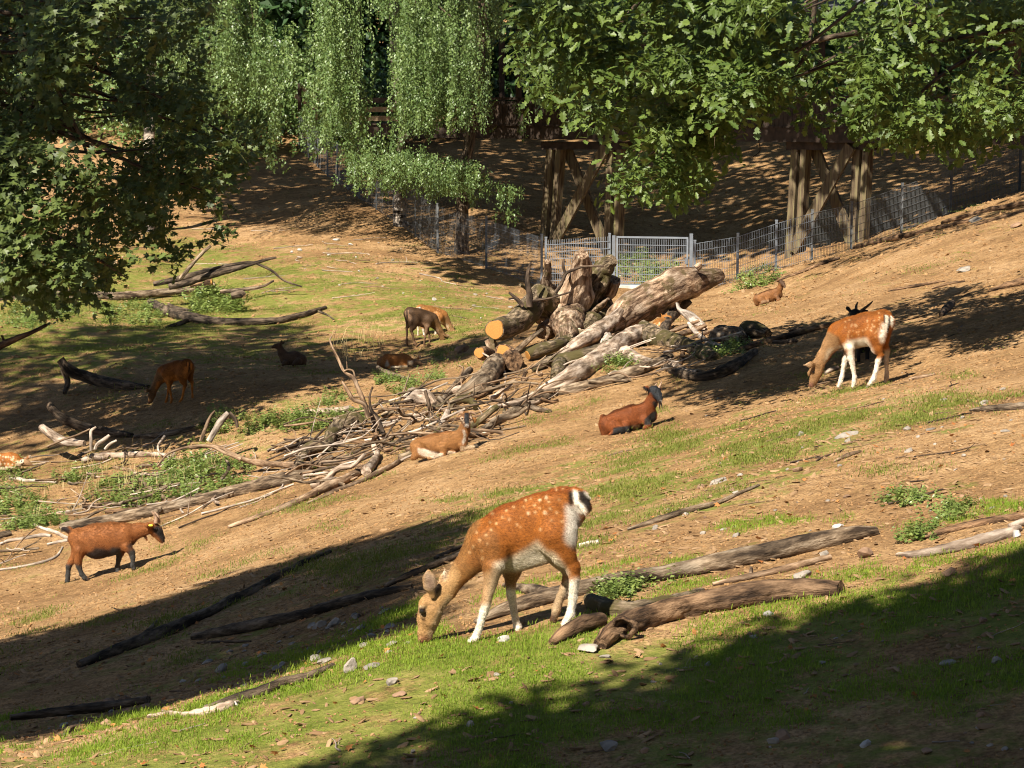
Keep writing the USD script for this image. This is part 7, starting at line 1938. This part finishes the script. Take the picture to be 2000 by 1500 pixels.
def herb_patch(label, poly, n, scale=1.0, group=None, mat='weed', name='herb_patch'):
    hx, hy = sample_poly([poly], int(n * 1.35), rg)
    g = G(hx, hy)
    t = thing(name, label, 'herbs', g.mean(0), group)
    instancer('foliage', t, [(b_, M[mat], False) for b_ in HB], g - [0, 0, 0.02], yaw_quats(len(g), rg, 0.15), scale * rg.uniform(0.5, 1.25, len(g)), rg.integers(0, 4, len(g)))


herb_patch('bright green herbs between the bare logs in the middle of the pile', [(340, 960), (350, 920), (420, 890), (480, 890), (488, 920), (440, 965), (370, 985)], 46)
herb_patch('green herbs with dry stalks left of the arched thin branch', [(165, 960), (230, 925), (330, 930), (340, 970), (250, 990)], 40, 0.85)
herb_patch('herb patch under the arched thin branch', [(290, 945), (320, 905), (380, 880), (440, 880), (420, 905), (340, 950)], 30, 0.9)
herb_patch('herbs at the left edge below the resting spotted deer', [(-40, 990), (0, 940), (60, 960), (100, 975), (70, 1000), (0, 1005)], 30, 0.9)
herb_patch('herbs hiding the belly of the left-edge resting deer', [(-40, 935), (0, 905), (48, 912), (55, 930), (20, 940)], 20, 0.9)
herb_patch('green cushion above the tail of the walking goat', [(0, 1030), (60, 1010), (110, 995), (128, 1010), (110, 1025), (60, 1030)], 30, 0.75)
herb_patch('herbs between the white stub and the log at the left of the pile', [(110, 930), (150, 900), (190, 905), (180, 935), (130, 945)], 18, 0.8)
herb_patch('herbs around the bleached pointed branch', [(400, 840), (420, 810), (450, 805), (465, 820), (440, 840)], 16, 0.9)
herb_patch('bright green herb cushion right of the bleached pointed branch', [(565, 840), (575, 815), (620, 808), (640, 825), (610, 842)], 22, 1.0)
herb_patch('yellow-green herbs left of the bright cushion', [(485, 845), (500, 815), (540, 805), (570, 818), (560, 842)], 22, 0.9)
herb_patch('herbs right of the bright cushion beside the twisted limb', [(640, 835), (660, 810), (700, 808), (710, 820), (690, 835)], 16, 0.9)
herb_patch('small herbs on bare soil above the pale sawn limb', [(622, 785), (640, 770), (668, 765), (672, 778), (645, 790)], 12, 0.8)
herb_patch('herbs right of the tall bare branch', [(728, 750), (740, 735), (765, 735), (768, 748), (745, 755)], 9, 0.8)
herb_patch('herbs in front of the curled-up sleeping deer', [(770, 768), (780, 745), (805, 740), (812, 755), (790, 772)], 12, 0.85)
herb_patch('scattered herbs below the two grazing deer pair', [(830, 730), (840, 700), (880, 710), (870, 740), (845, 750)], 9, 0.7)
herb_patch('herbs left of the small ragged sawn stub', [(838, 695), (850, 685), (868, 688), (866, 700), (848, 702)], 8, 0.7)
herb_patch('green herbs under the smooth grey trunk', [(1186, 728), (1200, 712), (1222, 708), (1224, 720), (1200, 732)], 12, 0.9)
herb_patch('herbs by the dark root log, left of two', [(1378, 705), (1390, 692), (1405, 690), (1404, 704)], 10, 0.9)
herb_patch('herbs by the dark root log, right of two', [(1412, 700), (1425, 682), (1448, 678), (1446, 695)], 12, 0.9)
herb_patch('herbs growing round the middle of the long forked log', [(1165, 1170), (1180, 1150), (1240, 1136), (1250, 1148), (1210, 1165)], 26, 0.6)
herb_patch('dark herbs at the right above the split pale log', [(1775, 1060), (1785, 1035), (1810, 1030), (1812, 1050)], 12, 0.55)
herb_patch('dry herbs on the slope right of the flat slabs', [(1815, 1030), (1850, 990), (1895, 985), (1905, 1010), (1860, 1030)], 18, 0.5)
herb_patch('thin tuft of stalks on the slope above the split pale log', [(1720, 985), (1740, 960), (1790, 965), (1795, 985), (1750, 990)], 12, 0.5)
herb_patch('big sunlit herb patch on the far meadow by the upswept bough', [(372, 612), (385, 575), (430, 560), (470, 575), (478, 610), (430, 618)], 44, 1.4)
herb_patch('herbs at the far left under the lowest maple leaves', [(5, 635), (20, 600), (70, 590), (110, 600), (100, 640), (50, 645)], 36, 1.3)
herb_patch('herbs between the two fallen trunks at the left', [(80, 610), (100, 580), (150, 585), (165, 615), (120, 625)], 24, 1.3)
herb_patch('dark herbs in the shade under the long dark bough', [(170, 625), (190, 600), (290, 590), (330, 610), (300, 635), (220, 635)], 36, 1.2)
herb_patch('green scrub growing behind the wire gate', [(1195, 545), (1205, 510), (1260, 505), (1310, 520), (1330, 548), (1260, 560)], 40, 1.7)
herb_patch('low bush at the fence below the right trestle', [(1440, 560), (1460, 535), (1500, 525), (1520, 540), (1480, 560)], 20, 1.2)

# dry stalks standing in the pile
p_x, p_y = sample_poly([[(0, 960), (60, 900), (300, 860), (480, 850), (480, 930), (250, 985), (60, 1010)]], 60, rg)
g = G(p_x, p_y)
DS = [tuft(7, 0.34, 0.06, 51 + s, 0.004) for s in range(2)]
instancer('dry_stalks', None, [(d_, M['grass_dry'], False) for d_ in DS], g, yaw_quats(len(g), rg), rg.uniform(0.6, 1.3, len(g)), rg.integers(0, 2, len(g)), label='dry straw-coloured stalks among the brushwood herbs', cat='dry stalks')
p_x, p_y = sample_poly([[(650, 700), (670, 660), (720, 640), (760, 660), (720, 700)]], 16, rg)
g = G(p_x, p_y)
instancer('dry_stalks', None, [(d_, M['grass_dry'], False) for d_ in DS], g, yaw_quats(len(g), rg), rg.uniform(0.8, 1.5, len(g)), rg.integers(0, 2, len(g)), label='tall dry stalks in the shade behind the tall bare branch', cat='dry stalks')
